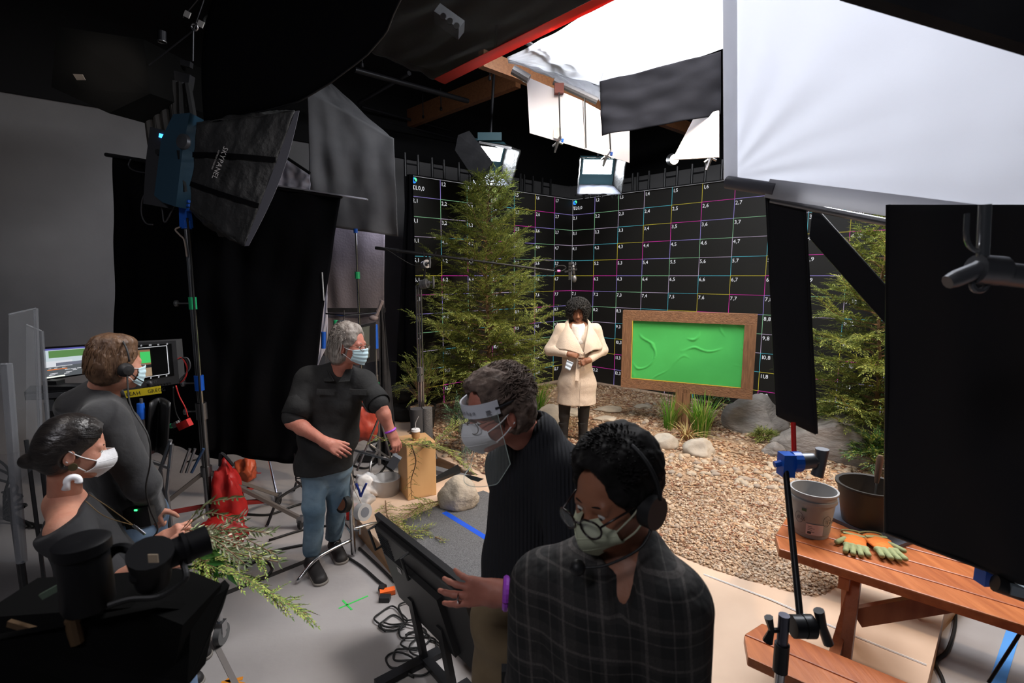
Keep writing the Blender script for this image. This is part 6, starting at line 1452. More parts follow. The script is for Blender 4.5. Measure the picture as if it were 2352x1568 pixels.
def ex(q, s): q.ell(s.T(0, -.005, .104), [.072, .085, .040], s.r, s.f, .03).ell(s.T(0, -.06, .05), [.088, .07, .085], s.r, s.f, .03)
q = hd.hair(t, M_HAIRB, extra=ex, thick=.014, back=-.085); q.ell(hd.T(0, .118, .058), [.066, .066, .060], hd.r, hd.f, .012, 's'); hb = MB().add(*q.mesh(.005, .007, 30)); R = random.Random(12)
for i in range(1600):
    a = R.uniform(0, 6.283); b = math.acos(R.uniform(-.2, 1)); lr, lf, lu = math.sin(b) * math.cos(a), math.sin(b) * math.sin(a), math.cos(b)
    if lf > .55 and lu < .84: continue
    if abs(lr) > .75 and lf > -.1 and lu < .2: continue
    p = hd.T(lr * .090, -.016 + lf * .112, .042 + lu * .112); n_ = (p - hd.T(0, -.016, .02)).normalized(); tdir = (hd.f * (.6 if lu > .5 else -.5) - hd.u * .2 + hd.r * R.uniform(-.4, .4)); L_ = R.uniform(.006, .013)
    hb.tube([p, p + n_ * L_ * .6 + tdir * L_ * .3, p + n_ * L_ + tdir * L_ * .8], [.0022, .0019, .0009], 4, cap=False)
hb.build('hair', M_HAIRB, t, smooth='all')
# headset
mb = MB(); mb.torus(hd.T(0, -.01, .02), .118, .005, hd.f + hd.u * .12, 30, 6, math.pi, 0 if (frame_of(hd.f)[1].z > 0) else math.pi); hs = mb.build('headset', M_BP, t, smooth='all')
es = 1 if hd.r.x < 0 else -1
for sg in (-1, 1): 
    if sg == -1: MB().cyl(hd.T(sg * .082, -.008, -.022), hd.T(sg * .112, -.008, -.022), .036, 18).build('ear_cup', M_BP, hs, smooth=True)
MB().tube(curve_pts([hd.T(-.108, .0, -.04), hd.T(-.098, .05, -.078), hd.T(-.060, .12, -.092), hd.T(-.020, .158, -.094)], 6), .0028, 6).ell(hd.T(-.008, .165, -.094), (.017, .017, .017)).build('boom_microphone', M_BP, hs, smooth='all')
# plaid
M_PL = bpy.data.materials.new('dark_plaid_flannel'); M_PL.use_nodes = True; nt = M_PL.node_tree; N = nt.nodes; Lk = nt.links
tc = N.new('ShaderNodeTexCoord'); sx_ = N.new('ShaderNodeSeparateXYZ'); mp = N.new('ShaderNodeMapping'); mp.inputs['Rotation'].default_value = (0, .08, .12); Lk.new(tc.outputs['Object'], mp.inputs[0]); Lk.new(mp.outputs[0], sx_.inputs[0])
def stripe(sock, per, w_, off=0):
    a = N.new('ShaderNodeMath'); a.operation = 'MULTIPLY_ADD'; a.inputs[1].default_value = 1 / per; a.inputs[2].default_value = off; Lk.new(sock, a.inputs[0])
    b = N.new('ShaderNodeMath'); b.operation = 'FRACT'; Lk.new(a.outputs[0], b.inputs[0]); c = N.new('ShaderNodeMath'); c.operation = 'LESS_THAN'; c.inputs[1].default_value = w_; Lk.new(b.outputs[0], c.inputs[0]); return c.outputs[0]
def addn(a, b, ka=1, kb=1):
    x = N.new('ShaderNodeMath'); x.operation = 'MULTIPLY_ADD'; Lk.new(b, x.inputs[0]); x.inputs[1].default_value = kb; Lk.new(a, x.inputs[2]); return x.outputs[0]
s1 = stripe(sx_.outputs[0], .085, .07); s2 = stripe(sx_.outputs[2], .085, .07); s3 = stripe(sx_.outputs[0], .085, .04, .35); s4 = stripe(sx_.outputs[2], .085, .04, .35); s5 = stripe(sx_.outputs[0], .085, .45, .1); s6 = stripe(sx_.outputs[2], .085, .45, .1)
acc = addn(s1, s2); acc = addn(acc, s3, 1, .8); acc = addn(acc, s4, 1, .8); acc = addn(acc, s5, 1, .25); acc = addn(acc, s6, 1, .25)
nz = N.new('ShaderNodeTexNoise'); nz.inputs['Scale'].default_value = 160; mul = N.new('ShaderNodeMath'); mul.operation = 'MULTIPLY'; Lk.new(acc, mul.inputs[0]); Lk.new(nz.outputs[0], mul.inputs[1])
cr = N.new('ShaderNodeValToRGB'); cr.color_ramp.elements[0].color = (.012, .012, .012, 1); cr.color_ramp.elements[1].color = (.085, .075, .07, 1); cr.color_ramp.elements[1].position = .9; Lk.new(mul.outputs[0], cr.inputs[0]); Lk.new(cr.outputs[0], N['Principled BSDF'].inputs[0]); N['Principled BSDF'].inputs['Roughness'].default_value = .9
bp = N.new('ShaderNodeBump'); bp.inputs['Strength'].default_value = .5; n3 = N.new('ShaderNodeTexNoise'); n3.inputs['Scale'].default_value = 9; Lk.new(n3.outputs[0], bp.inputs['Height']); bp.inputs['Distance'].default_value = .03; Lk.new(bp.outputs[0], N['Principled BSDF'].inputs['Normal'])
q = torso_sd(pel, chest, nk + V((0, 0, .0)), sR, sL, .130, 1.16, g=.022)
q.cap(sR, eR, .084, .070, .025).cap(eR, eR.lerp(wR, .25), .068, .06, .03).cap(sL, eL, .084, .072, .025).cap(eL, eL.lerp(wL, .85), .07, .05, .03).cap(pel, pel - V((0, 0, .12)), .135, .14, .03, wide=(1, 0, 0), wf=1.3)
q.clip(pel - V((0, 0, .10)), (0, 0, -1)); q.cap(hd.T(0, .02, -.10), nk + V((-.01, -.03, .03)), .060, .050, .01, 's').cap(nk + V((-.02, -.10, .04)), nk + V((-.03, -.16, -.08)), .045, .008, .01, 's'); wrinkle([(q, .008)], .007, 6, (1, 1, .8), 11).build('plaid_shirt', M_PL, t, smooth='all')
MB().quad4([nk + V((.07, -.02, .03)), nk + V((.02, -.105, -.075)), nk + V((.085, -.11, -.06)), nk + V((.105, -.03, .0))], 6, 6, .006).quad4([nk + V((-.075, -.0, .02)), nk + V((-.02, -.115, -.08)), nk + V((-.09, -.10, -.07)), nk + V((-.11, -.01, -.01))], 6, 6, .006).build('shirt_collar', M_PL, t)
q = SD(); h1, h2 = pel + V((-.09, 0, -.06)), pel + V((.09, 0, -.06)); k1, k2 = V((h1.x - .02, h1.y - .03, .62)), V((h2.x + .02, h2.y - .02, .62)); a1, a2 = V((k1.x, k1.y + .03, PZ + .09)), V((k2.x, k2.y + .03, PZ + .09))
q.cap(h1, h2, .12, .12, 0).cap(h1, k1, .095, .072, .04).cap(h2, k2, .095, .072, .04).cap(k1, a1, .07, .055, .02).cap(k2, a2, .07, .055, .02); q.clip((0, 0, PZ + .05), (0, 0, -1)); build_sd('trousers', [(q, .012)], M_BLK2, t)
shoe(t, V((a1.x + .02, a1.y + .05, PZ)), V((a1.x - .08, a1.y - .22, PZ)), M_SHOE, M_SOLE); shoe(t, V((a2.x, a2.y + .05, PZ)), V((a2.x + .02, a2.y - .22, PZ)), M_SHOE, M_SOLE)
t = thing('belt_pack', W(1178, 1560, 1.3), 'small black belt pack with a glowing green light at bottom edge', 'radio'); p = W(1176, 1566, 1.3); MB().box(p, (.06, .03, .09)).build('case', M_BP, t); MB().box(p + V((0, -.017, .008)), (.018, .004, .007)).build('green_light', mat('green_led', (0, .1, 0), .4, emit=(.05, 1, .25), estr=2.5), t)
# ---------------------------------------------------------------- man at the monitors
d5 = 2.22
t = thing('person', (W(300, 1200, d5).x, d5 + .1, 0), 'man in black hooded sweatshirt and headset watching the monitors, seen from behind', 'person')
hd = Head(W(266, 836, 2.24), (.46, .88, -.12), (0, 0, 1), .96)
nk = W(232, 905, 2.26); sR, sL = W(238, 975, 2.06), W(178, 935, 2.46); chest = W(248, 1010, 2.26); pel = W(305, 1185, 2.34); eR = W(330, 1112, 2.08); wR = W(350, 1165, 2.28)
q5 = SD(); q5.cap(eR, wR, .04, .03, .02); hand_sd(q5, wR, (-.1, .15, -1), (.3, -.8, .1), -1, ((.5, .7, .4),) * 4, .06)
body = [(hd.sd(nk, nr=.060), .005), (q5, .006), (torso_sd(pel, chest, nk, sR, sL, .09), .014)]; build_sd('body', body, M_SKIN, t); hd.eyes(t)
M_HB = mat('light_brown_hair', (.14, .075, .038), .5, c2=(.07, .036, .02), scale=26, stretch=(1, 1, .3), bump=.6, bscale=36)
def ex(q, s): q.ell(s.T(0, -.01, .106), [.068, .085, .034], s.r, s.f, .03)
q = hd.hair(t, M_HB, extra=ex, thick=.009, back=-.095); hb = MB().add(*q.mesh(.005, .004, 34)); R = random.Random(16)
for i in range(620):
    a = R.uniform(0, 6.283); b = math.acos(R.uniform(-.3, 1)); lr, lf, lu = math.sin(b) * math.cos(a), math.sin(b) * math.sin(a), math.cos(b)
    if lf > .55 and lu < .75: continue
    if abs(lr) > .75 and lf > -.1 and lu < .1: continue
    P = []
    for k in range(6): f_ = k / 5; P.append(hd.T(lr * (.084 + .001 * f_), -.016 + lf * .104 - (.035 if lu > .6 else .008) * f_ * (1 - .3 * f_), .042 + lu * .099 - (.040 * (1 - lu) + .008) * f_ + .003 * math.sin(i)))
    hb.tube(P, [.003, .003, .0028, .0025, .002, .001], 4, cap=False)
hb.build('hair', M_HB, t, smooth='all'); hd.surgical(t, MATS['surgical_blue'], M_ELA)
hs = MB().torus(hd.T(0, .0, .02), .112, .004, hd.f + hd.u * .1, 30, 6, math.pi, 0 if (frame_of(hd.f)[1].z > 0) else math.pi).build('headset', M_BP, t, smooth='all')
MB().lathe([(.0, .032), (.020, .030), (.030, .018), (.032, 0)], hd.T(.080, .0, -.02), hd.r, 18).build('ear_cup', M_BP, hs, smooth=True)
MB().tube(curve_pts([hd.T(.10, .01, -.03), hd.T(.088, .06, -.07), hd.T(.055, .115, -.095)], 6), .0025, 6).ell(hd.T(.05, .122, -.097), (.013, .013, .016)).build('boom_microphone', M_BP, hs, smooth='all')
M_HOOD = mat('black_sweatshirt', (.020, .020, .022), .95, c2=(.028, .028, .030), scale=8, bump=.5, bscale=9, sheen=.15)
q = torso_sd(pel, chest, nk - V((0, 0, .01)), sR, sL, .128, 1.38, g=.024); q.cap(sR, eR, .082, .066, .05).cap(eR, wR, .064, .045, .03).cap(sL, W(210, 1090, 2.56), .08, .065, .05).cap(W(210, 1090, 2.56), W(330, 1120, 2.60), .06, .045, .03)
q.ell(nk + V((-.06, -.03, -.03)), [.105, .10, .065], k=.04); q.cap(hd.T(0, .03, -.10), nk + V((.03, .02, .04)), .064, .056, .01, 's'); q.clip(pel + V((0, 0, -.02)), (0.1, 0, -1)); wrinkle([(q, .008)], .009, 6, (1, 1, .7), 13).build('sweatshirt', M_HOOD, t, smooth='all')
M_DEN = mat('dark_denim', (.05, .08, .13), .85, c2=(.10, .15, .22), scale=5, bump=.35, bscale=14)
q = SD(); h1, h2 = pel + V((.02, -.08, -.04)), pel + V((-.04, .10, -.04)); k1, k2 = V((h1.x + .06, h1.y + .06, .5)), V((h2.x + .05, h2.y + .05, .5)); a1, a2 = V((k1.x - .04, k1.y, .1)), V((k2.x - .04, k2.y + .02, .1))
q.cap(h1, h2, .12, .12, 0).cap(h1, k1, .098, .072, .04).cap(h2, k2, .098, .072, .04).cap(k1, a1, .07, .055, .02).cap(k2, a2, .07, .055, .02); q.clip((0, 0, .05), (0, 0, -1)); wrinkle([(q, .011)], .006, 8).build('jeans', M_DEN, t, smooth='all')
shoe(t, V((a1.x - .04, a1.y - .04, 0)), V((a1.x + .17, a1.y + .14, 0)), M_SHOE, M_SOLE); shoe(t, V((a2.x - .04, a2.y - .04, 0)), V((a2.x + .17, a2.y + .14, 0)), M_SHOE, M_SOLE)
t = thing('belt_pack', W(318, 1172, 2.12), 'black intercom pack with green light on the belt of the man at the monitors', 'radio'); p = W(322, 1185, 2.12); MB().box(p, (.10, .04, .09), (1, .2, .1), (0, 1, 0)).build('case', M_BP, t)
MB().box(p + V((.0, -.022, .038)), (.012, .004, .006)).build('green_light', mat('green_led', (0, .1, 0), .4, emit=(.05, 1, .25), estr=2.5), t); MB().box(p + V((-.04, -.022, .030)), (.024, .004, .004)).build('yellow_mark', mat('yellow_mark', (.7, .6, .02), .5), t)
cable([hd.T(.10, .0, -.04), W(300, 930, 2.05), W(340, 1000, 2.0), W(345, 1060, 2.0), W(335, 1120, 2.0), W(345, 1170, 2.02), W(362, 1215, 2.05), W(345, 1240, 2.08)], .0035, 'headset cord hanging down the back of the hooded sweatshirt')
# ---------------------------------------------------------------- woman at left
t = thing('person', (W(200, 1500, 1.85).x, 1.9, 0), 'dark haired woman in black top, white respirator and sculptural earrings holding greenery', 'person')
hd = Head(W(170, 1028, 1.85), (.80, .58, -.24), (.10, .05, 1), .97)
nk = W(150, 1155, 1.87); sR, sL = W(150, 1225, 1.70), W(215, 1205, 2.04); chest = W(215, 1285, 1.85); pel = chest + V((-.08, .05, -.40)); eR = W(262, 1345, 1.60); wR = W(345, 1290, 1.62); eL = W(318, 1325, 1.95); wL = W(368, 1243, 1.88)
body = [(hd.sd(nk, nr=.050), .004)]
q = SD(); q.cap(eL, wL, .042, .026, .02); hand_sd(q, wL, (.75, -.05, .42), (-.25, -.8, .55), -1, ((.9, 1.0, .7),) * 4, .04, .95, thumb=(.7, .3, -.6)); body.append((q, .0035))
q = SD(); q.cap(eR, wR, .044, .028, .02); hand_sd(q, wR, (.9, .1, .1), (-.1, -.8, .5), -1, ((.9, 1.0, .7),) * 4, .04, .95); body.append((q, .0045))
q = torso_sd(pel, chest, nk, sR, sL, .088, 1.3); body.append((q, .009)); build_sd('body', body, M_SKIN, t); hd.eyes(t); hd.brows(t, M_HAIRB)
hd.kn95(t, M_N95, M_ELA)
M_HSL = mat('sleek_dark_hair', (.010, .008, .008), .32, c2=(.022, .018, .016), scale=30, stretch=(.3, 1, 1), bump=.35, bscale=60, spec=.6)
def ex(q, s): q.ell(s.T(0, -.060, -.01), [.068, .055, .070], s.r, s.f, .04).ell(s.T(0, -.122, -.055), [.030, .032, .028], s.r, s.f, .02)
q = hd.hair(t, M_HSL, extra=ex, thick=.010, back=-.085); hb = MB().add(*q.mesh(.005, .0015, 20)); R = random.Random(18)
for i in range(260):
    a = R.uniform(-1.3, 1.3); z_ = R.uniform(.0, 1); P = []
    for k in range(8):
        f_ = k / 7; y = .075 - .20 * f_; h = math.sqrt(max(0, 1 - ((y + .012) / .108) ** 2)); P.append(hd.T(math.sin(a) * .084 * h * (1 - .5 * f_ * (f_ > .8)), y, .04 + math.cos(a) * .100 * h - .085 * f_ ** 2))
    hb.tube(P, .0016, 3, cap=False)
hb.build('hair', M_HSL, t, smooth='all')
for sg in (1, -1):
    e = hd.T(sg * .084, .012, -.050); o = MB().lathe([(0, -.004), (.014, -.003), (.014, .003), (0, .004)], e, hd.r, 16).build('earring', mat('bronze_disc', (.10, .08, .04), .4, .4), t, smooth=True, label='bronze disc with a white arch drop')
    c_ = hd.T(sg * .086, .020, -.105); mb = MB(); P = [c_ + hd.f * (.017 * math.cos(a)) + hd.u * (.017 * math.sin(a)) for a in [-.2 + 3.9 * k / 14 for k in range(15)]] + [c_ - hd.f * .015 - hd.u * .03]
    mb.tube(P, [.013] + [.012] * 13 + [.011, .014], 10); mb.build('earring_drop', mat('white_enamel', (.85, .85, .88), .3), o, smooth='all')
M_TOP = mat('black_cotton_top', (.014, .014, .016), .9, c2=(.020, .020, .022), scale=8, bump=.35, bscale=8)
q = torso_sd(pel, chest, nk - V((0, 0, .01)), sR, sL, .108, 1.36, g=.020); q.cap(sR, eR.lerp(sR, .12), .07, .062, .05).cap(sL, eL.lerp(sL, .2), .07, .058, .05); q.ell(chest + V((.075, -.04, .01)), [.085, .08, .07], k=.05)
q.clip(W(175, 1168, 1.80), (-.45, -.25, 1)); q.cap(pel, pel + V((0, 0, -.15)), .14, .15, .05, wide=(0, 1, 0), wf=1.3); wrinkle([(q, .008)], .005, 6, (1, 1, .8), 17).build('black_top', M_TOP, t, smooth='all')
mb = MB(); pd = W(306, 1206, 1.66); mb.tube(curve_pts([W(205, 1135, 1.76), W(250, 1165, 1.70), pd], 5), .0016, 5).tube(curve_pts([W(196, 1150, 1.72), W(240, 1185, 1.67), pd], 5), .0016, 5).build('necklace_chain', mat('gold_chain', (.45, .30, .15), .3, .9), t)
MB().cyl(pd, pd + V((.045, -.01, -.028)), .0045, 8).build('pendant', mat('polished_silver', (.9, .85, .8), .12, 1), t, smooth=True)
for k in range(3): MB().torus(wL.lerp(eL, .05 + k * .10), .031 + .001 * k, .004, (wL - eL) + V((.02 * k, 0, .01)), 20, 6).build('bracelet', mat('purple_bracelet', (.30, .05, .45), .5) if k == 1 else M_BP, t)
q = SD(); h1 = pel + V((.03, -.08, -.08)); h2 = pel + V((.03, .10, -.08)); k1, k2 = V((h1.x + .16, h1.y + .05, .5)), V((h2.x + .22, h2.y + .02, .52)); a1, a2 = V((k1.x - .05, k1.y, .1)), V((k2.x + .02, k2.y, .1))
q.cap(h1, h2, .12, .12, 0).cap(h1, k1, .09, .068, .04).cap(h2, k2, .09, .068, .04).cap(k1, a1, .065, .05, .02).cap(k2, a2, .065, .05, .02); q.clip((0, 0, .05), (0, 0, -1)); build_sd('jeans', [(q, .012)], mat('light_denim', (.13, .20, .32), .85, bump=.3, bscale=14), t)
shoe(t, V((a1.x - .04, a1.y, 0)), V((a1.x + .21, a1.y - .03, 0)), mat('blue_grey_sneaker', (.06, .08, .11), .8), M_SOLE)
gs = G(470, 1520, 0); shoe(t, V((a2.x - .04, a2.y, 0)), V((a2.x + .21, a2.y, 0)), mat('blue_grey_sneaker', (.06, .08, .11), .8), M_SOLE)
# ============================================================ PICNIC TABLE
M_CED = [wood('cedar_plank_a', (.52, .17, .055), (.36, .10, .03), (14, 1.6, 14), .35, rot=math.radians(-50), scale=2.2, bump=.08),
         wood('cedar_plank_b', (.46, .14, .045), (.33, .09, .03), (14, 1.6, 14), .35, rot=math.radians(-50), scale=2.6, bump=.08)]
M_CEDV = wood('cedar_upright', (.44, .15, .06), (.33, .10, .04), (9, 9, 1.2), .45)
TZ = .895; a0 = G(1765, 1252, TZ); dT = V((.765, -.644, 0)).normalized(); pT = V((.644, .765, 0)); U = V((0, 0, 1))
t = thing('picnic_table', (a0.x + .6, a0.y, PZ), 'orange cedar picnic table with attached bench standing on the tan platform', 'picnic table')
nb, bw, Lt, thk = 5, .128, 1.75, .042
def plank(o, L, w_, th, m, cut0=0, cut1=0, nm='plank'):
    mb = MB(); c = .022; pts = [(0 + cut0, 0), (L, 0), (L, w_), (0 + cut1, w_)]
    mb.prism([o + dT * x + pT * y for x, y in pts], U * th); ob = mb.build(nm, m, t)
    bv = ob.modifiers.new('b', 'BEVEL'); bv.width = .006; bv.segments = 2; return ob
for k in range(nb):
    plank(a0 + pT * (k * (bw + .004)) - U * thk, Lt, bw, thk, M_CED[k % 2], .045 if k == 0 else 0, .06 if k == nb - 1 else 0, 'top_plank')
BZ = .60; b0 = G(1688, 1495, BZ)
for k in range(2): plank(b0 + pT * (k * (bw + .004)) - U * thk, Lt, bw, thk, M_CED[k % 2], .05 if k == 0 else 0, .04 if k == 1 else 0, 'bench_plank')
for k in range(2): plank(a0 + pT * (.62 + .42 + k * (bw + .004)) - U * (TZ - BZ + thk), Lt, bw, thk, M_CED[k % 2], 0, 0, 'bench_plank')
for s_ in (.30, 1.35):
    o = a0 + dT * s_; ctr = o + pT * .33
    for sg in (-1, 1):
        p = ctr + pT * (-.12 * sg) - U * thk; q = ctr + pT * (.42 * -sg) * -1 * -1 + U * (PZ - TZ); q = V((q.x, q.y, PZ + .004)); MB().bar(p + dT * .03 * sg, q + dT * .03 * sg, .045, .09, pT).build('leg', M_CEDV, t)
    c = ctr + U * (BZ - TZ - thk - .05); MB().bar(c - pT * .70, c + pT * .70, .04, .09).build('cross_beam', M_CEDV, t); MB().bar(ctr - pT * .30 - U * (thk + .035), ctr + pT * .30 - U * (thk + .035), .04, .07).build('top_cleat', M_CEDV, t)
m0 = a0 + dT * .34 + pT * .33 + U * (BZ - TZ - thk - .05); MB().bar(m0, a0 + dT * .80 + pT * .33 - U * (thk + .02), .04, .085).build('diagonal_brace', M_CEDV, t)
# buckets
M_BK = mat('grey_bucket_plastic', (.36, .36, .36), .45, c2=(.31, .31, .31), scale=6)
pb = G(1862, 1222, TZ + .001); sB = .86
t = thing('grey_bucket', pb, 'grey plastic planting pot with white price label on the picnic table', 'bucket')
MB().lathe([(.0, 0), (.074, 0), (.080, .03), (.094, .172), (.102, .176), (.102, .190), (.096, .192), (.099, .214), (.105, .216), (.105, .226), (.097, .226), (.092, .18), (.076, .02), (0, .02)], pb, n=40).build('pot_body', M_BK, t, smooth=True)
MB().lathe([(0, .02), (.080, .022)], pb).build('soil_residue', M_SOIL, t)
fd = (V((0, 0, 0)) - V((pb.x, pb.y, 0))).normalized(); rd = V((-fd.y, fd.x, 0))
def on_b(ang, z, r=.0): return pb + (fd * math.cos(ang) + rd * math.sin(ang)) * (.081 + z * .087 + .0012 + r) + U * z
MB().sheet(lambda u, v: on_b(-.25 + .85 * u, .025 + .055 * v), 12, 3, .0006).build('price_label', mat('pinkish_label', (.62, .52, .54), .6), t, label='pale label with small print')
mb = MB()
for r_ in range(4): mb.tube([on_b(-.15 + .04 * k, .068 - .009 * r_, .001) for k in range(6 + 3 * (r_ % 2))], .0009, 4)
for k in range(6): mb.tube([on_b(-.15 + .03 * k, .030, .001), on_b(-.15 + .03 * k, .040, .001)], .0012, 4)
mb.build('label_print', mat('dark_print', (.08, .08, .09), .6), t)
for cc in (-.62, .75): MB().tube([on_b(cc + .22 * math.cos(a), .10 + .027 * math.sin(a), .0008) for a in [2 * math.pi * k / 20 for k in range(21)]], .0009, 4).build('oval_outline', MATS['dark_print'], t)
mb = MB()
write(mb, '#26', on_b(-.72, .092, .003), (on_b(-.5, .092) - on_b(-.72, .092)), U, .026); write(mb, '#26', on_b(.64, .092, .003), (on_b(.8, .092) - on_b(.64, .092)), U, .026)
mb.build('oval_marks', MATS['dark_print'], t)
MB().sheet(lambda u, v: on_b(-.48 + .22 * u, .138 + .012 * v), 6, 2, .0008).build('green_sticker', mat('green_sticker', (.06, .12, .06), .6), t)
pk = G(1990, 1205, TZ + .02); pk = pk + V((.02, .03, 0)); t = thing('black_bucket', pk, 'black rubber bucket on the picnic table beside the grey pot', 'bucket')
MB().lathe([(0, 0), (.105, 0), (.112, .03), (.138, .185), (.148, .192), (.148, .202), (.132, .200), (.108, .02), (0, .02)], pk, n=40).build('bucket_body', mat('black_rubber_bucket', (.020, .019, .018), .5, c2=(.035, .028, .022), scale=5), t, smooth=True)
MB().lathe([(0, .05), (.112, .055)], pk).build('soil_inside', M_SOIL, t)
t = thing('trowel', pk + V((0, 0, .06)), 'garden trowel with wooden handle standing in the black bucket', 'trowel'); ta = pk + V((.0, -.035, .10)); tb = pk + V((.012, -.03, .26))
MB().cyl(ta, tb, .006, 8).build('shaft', M_CH, t); MB().tube([ta + (tb - ta) * .75, ta + (tb - ta) * 1.0, ta + (tb - ta) * 1.5, ta + (tb - ta) * 1.62], [.009, .013, .016, .011], 10).build('handle', wood('driftwood', (.16, .10, .07), (.10, .06, .04), (8, 8, 2)), t, smooth=True)
MB().torus(ta + (tb - ta) * 1.45 + V((.02, 0, -.02)), .022, .002, (0, 1, 0)).build('cord', mat('tan_rope', (.4, .33, .28), .9), t); MB().ell(ta - V((0, 0, .04)), (.03, .006, .05)).build('blade', M_STEEL, t)
tr = [G(1905, 1150, TZ), G(1898, 1190, TZ), G(1975, 1225, TZ), G(2060, 1262, TZ), G(2120, 1240, TZ), G(2040, 1140, TZ)]
MB().prism([p + U * .001 for p in tr], U * .018).build('slate_board', mat('blue_slate', (.07, .08, .11), .5), loc=tr[1], label='dark blue slate board under the black bucket on the picnic table', cat='board')
# work gloves
M_OR = mat('orange_canvas', (.72, .20, .03), .85, c2=(.60, .15, .02), scale=9, bump=.4, bscale=30); M_OL = mat('olive_suede', (.30, .33, .16), .85, bump=.3, bscale=40)
def glove(c, d, side, label, sc_=1.0, zl=0):
    c = V(c); d = V(d).normalized(); l = d.cross(U) * side; t = thing('work_glove', c, label, 'glove', 'orange and olive work gloves'); c = c + U * (.016 + zl)
    q = SD(); q.cap(c - d * .02, c + d * .055, .016, .014, .0, wide=l, wf=3.0); q.cap(c - d * .07, c - d * .03, .013, .014, .02, wide=l, wf=3.3)
    mb = wrinkle([(q, .004)], .004, 22); mb.build('palm', M_OR, t, smooth='all'); q = SD()
    for i, (off, L) in enumerate(((.036, .058), (.013, .066), (-.011, .062), (-.034, .048))): q.cap(c + d * .060 + l * off, c + d * (.060 + L) + l * off * 1.25 - U * .002, .0125, .0115, .003)
    q.cap(c + d * .0 + l * .042, c + d * .05 + l * .075, .013, .011, .004).cap(c + d * .055 - l * .04, c + d * .055 + l * .04, .011, .011, .01)
    build_sd('fingers', [(q, .0035)], M_OL, t)
    mb = MB(); mb.tube([c - d * .085 + l * (.050 * math.cos(a)) + U * (.014 * math.sin(a)) for a in [2 * math.pi * k / 16 for k in range(17)]], .004, 6); mb.bar(c - d * .035 + l * .045 + U * .016, c - d * .03 - l * .045 + U * .016, .018, .005); mb.build('cuff_trim', M_OL, t); return t
g = G(1985, 1250, TZ); glove(g + V((-.045, .0, 0)), (-.45, -.80, 0), 1, 'left orange and olive work glove on the picnic table'); glove(g + V((.045, -.035, 0)), (-.15, -.85, 0), -1, 'right orange and olive work glove overlapping the other', zl=.008)
# small folding leg beyond table, cables and box at lower right
MB().tube(curve_pts([G(2085, 1365, PZ) + V((-.03, .02, .35)), G(2085, 1365, PZ) + V((.0, .01, .22)), G(2108, 1420, PZ) + V((0, 0, .01))], 5), .012, 8).build('bent_tube_leg', M_CH, loc=G(2108, 1420, PZ), label='bent chrome tube leg standing on the platform behind the table', cat='tube')
cable([G(2185, 1340, .01), G(2195, 1420, .01), G(2178, 1490, .012), G(2150, 1520, .01), G(2165, 1560, .01), G(2180, 1620, .01)], .010, 'black cable on the concrete beside the platform edge at right')
t = thing('tripod_leg', G(2310, 1568, .0), 'thin dark pole slanting at the right edge above blue tape', 'pole'); MB().cyl(W(2352, 1440, 1.8), W(2270, 1568, 1.75), .006, 8).build('rod', M_BM, t)
t = thing('grip_arm', W(2300, 1350, 1.4), 'blurred black handle with pale blue end at the right edge', 'grip arm'); MB().cyl(W(2285, 1338, 1.45), W(2420, 1385, 1.4), .026, 12).build('black_sleeve', M_BP, t, smooth=True); MB().bar(W(2320, 1352, 1.42), W(2420, 1375, 1.38), .02, .03).build('pale_tube', mat('pale_blue_tube', (.25, .30, .34), .4), t); MB().box(W(2268, 1322, 1.5), (.05, .04, .05)).build('blue_block', M_BLUE, t)
# ============================================================ WOODEN BOX WITH CUP
M_BOXW = wood('honey_plywood', (.62, .38, .18), (.50, .28, .12), (1.5, 1.5, .8), .55, scale=2)
base = G(937, 1150, PZ); fx_ = V((.88, .47, 0)).normalized(); fy_ = V((-.47, .88, 0)); hB = .51
t = thing('wooden_box', base, 'tall honey coloured plywood box standing on the platform, cup on top', 'box')
bc = base + fx_ * .135 + fy_ * .15
ob = MB().box(bc + U * hB / 2, (.27, .30, hB), fx_, fy_).build('box_body', M_BOXW, t); bv = ob.modifiers.new('b', 'BEVEL'); bv.width = .006; bv.segments = 2
M_CUP = mat('kraft_cup', (.45, .26, .12), .7); cp_ = W(955, 1003, 4.45); cp_ = V((cp_.x, cp_.y, PZ + hB + .001))
t = thing('coffee_cup', cp_, 'paper coffee cup with white lid and straw on the wooden box', 'cup')
MB().lathe([(0, 0), (.030, 0), (.038, .085), (0, .085)], cp_).build('cup_body', M_CUP, t, smooth=True); MB().lathe([(.0365, .03), (.0385, .062)], cp_).build('cup_sleeve', mat('brown_sleeve', (.40, .23, .10), .8), t, smooth=True)
MB().lathe([(.042, .082), (.042, .090), (.039, .092), (.037, .104), (0, .106)], cp_).build('lid', M_WHITE, t, smooth=True); MB().tube(curve_pts([cp_ + U * .10, cp_ + V((.0, 0, .15)), cp_ + V((.005, 0, .17)), cp_ + V((.03, 0, .22))], 4), .0035, 6).build('straw', mat('grey_straw', (.5, .5, .52), .3), t)
pp = W(975, 1002, 4.33); pp = V((pp.x + .03, pp.y, PZ + hB + .002)); MB().box(pp + U * .004, (.075, .15, .008), (.9, .4, 0), (-.4, .9, 0)).build('phone', mat('black_glass', (.01, .01, .012), .08), loc=pp, label='black phone lying beside the coffee cup on the wooden box', cat='phone')
bT = PZ + hB + .03
bough([W(905, 1005, 3.5), W(925, 1020, 3.65), W(975, 1022, 3.8), W(1020, 1035, 3.95), W(1075, 1075, 4.0)], 21, 'living conifer branch held over the wooden box by grey haired man', n=40, tl=.16)
bough([W(945, 1022, 3.75), W(955, 1060, 3.85), W(944, 1105, 3.95), W(946, 1145, 4.0)], 22, 'thin twig hanging down in front of wooden box', n=18, tl=.06, L=.025)
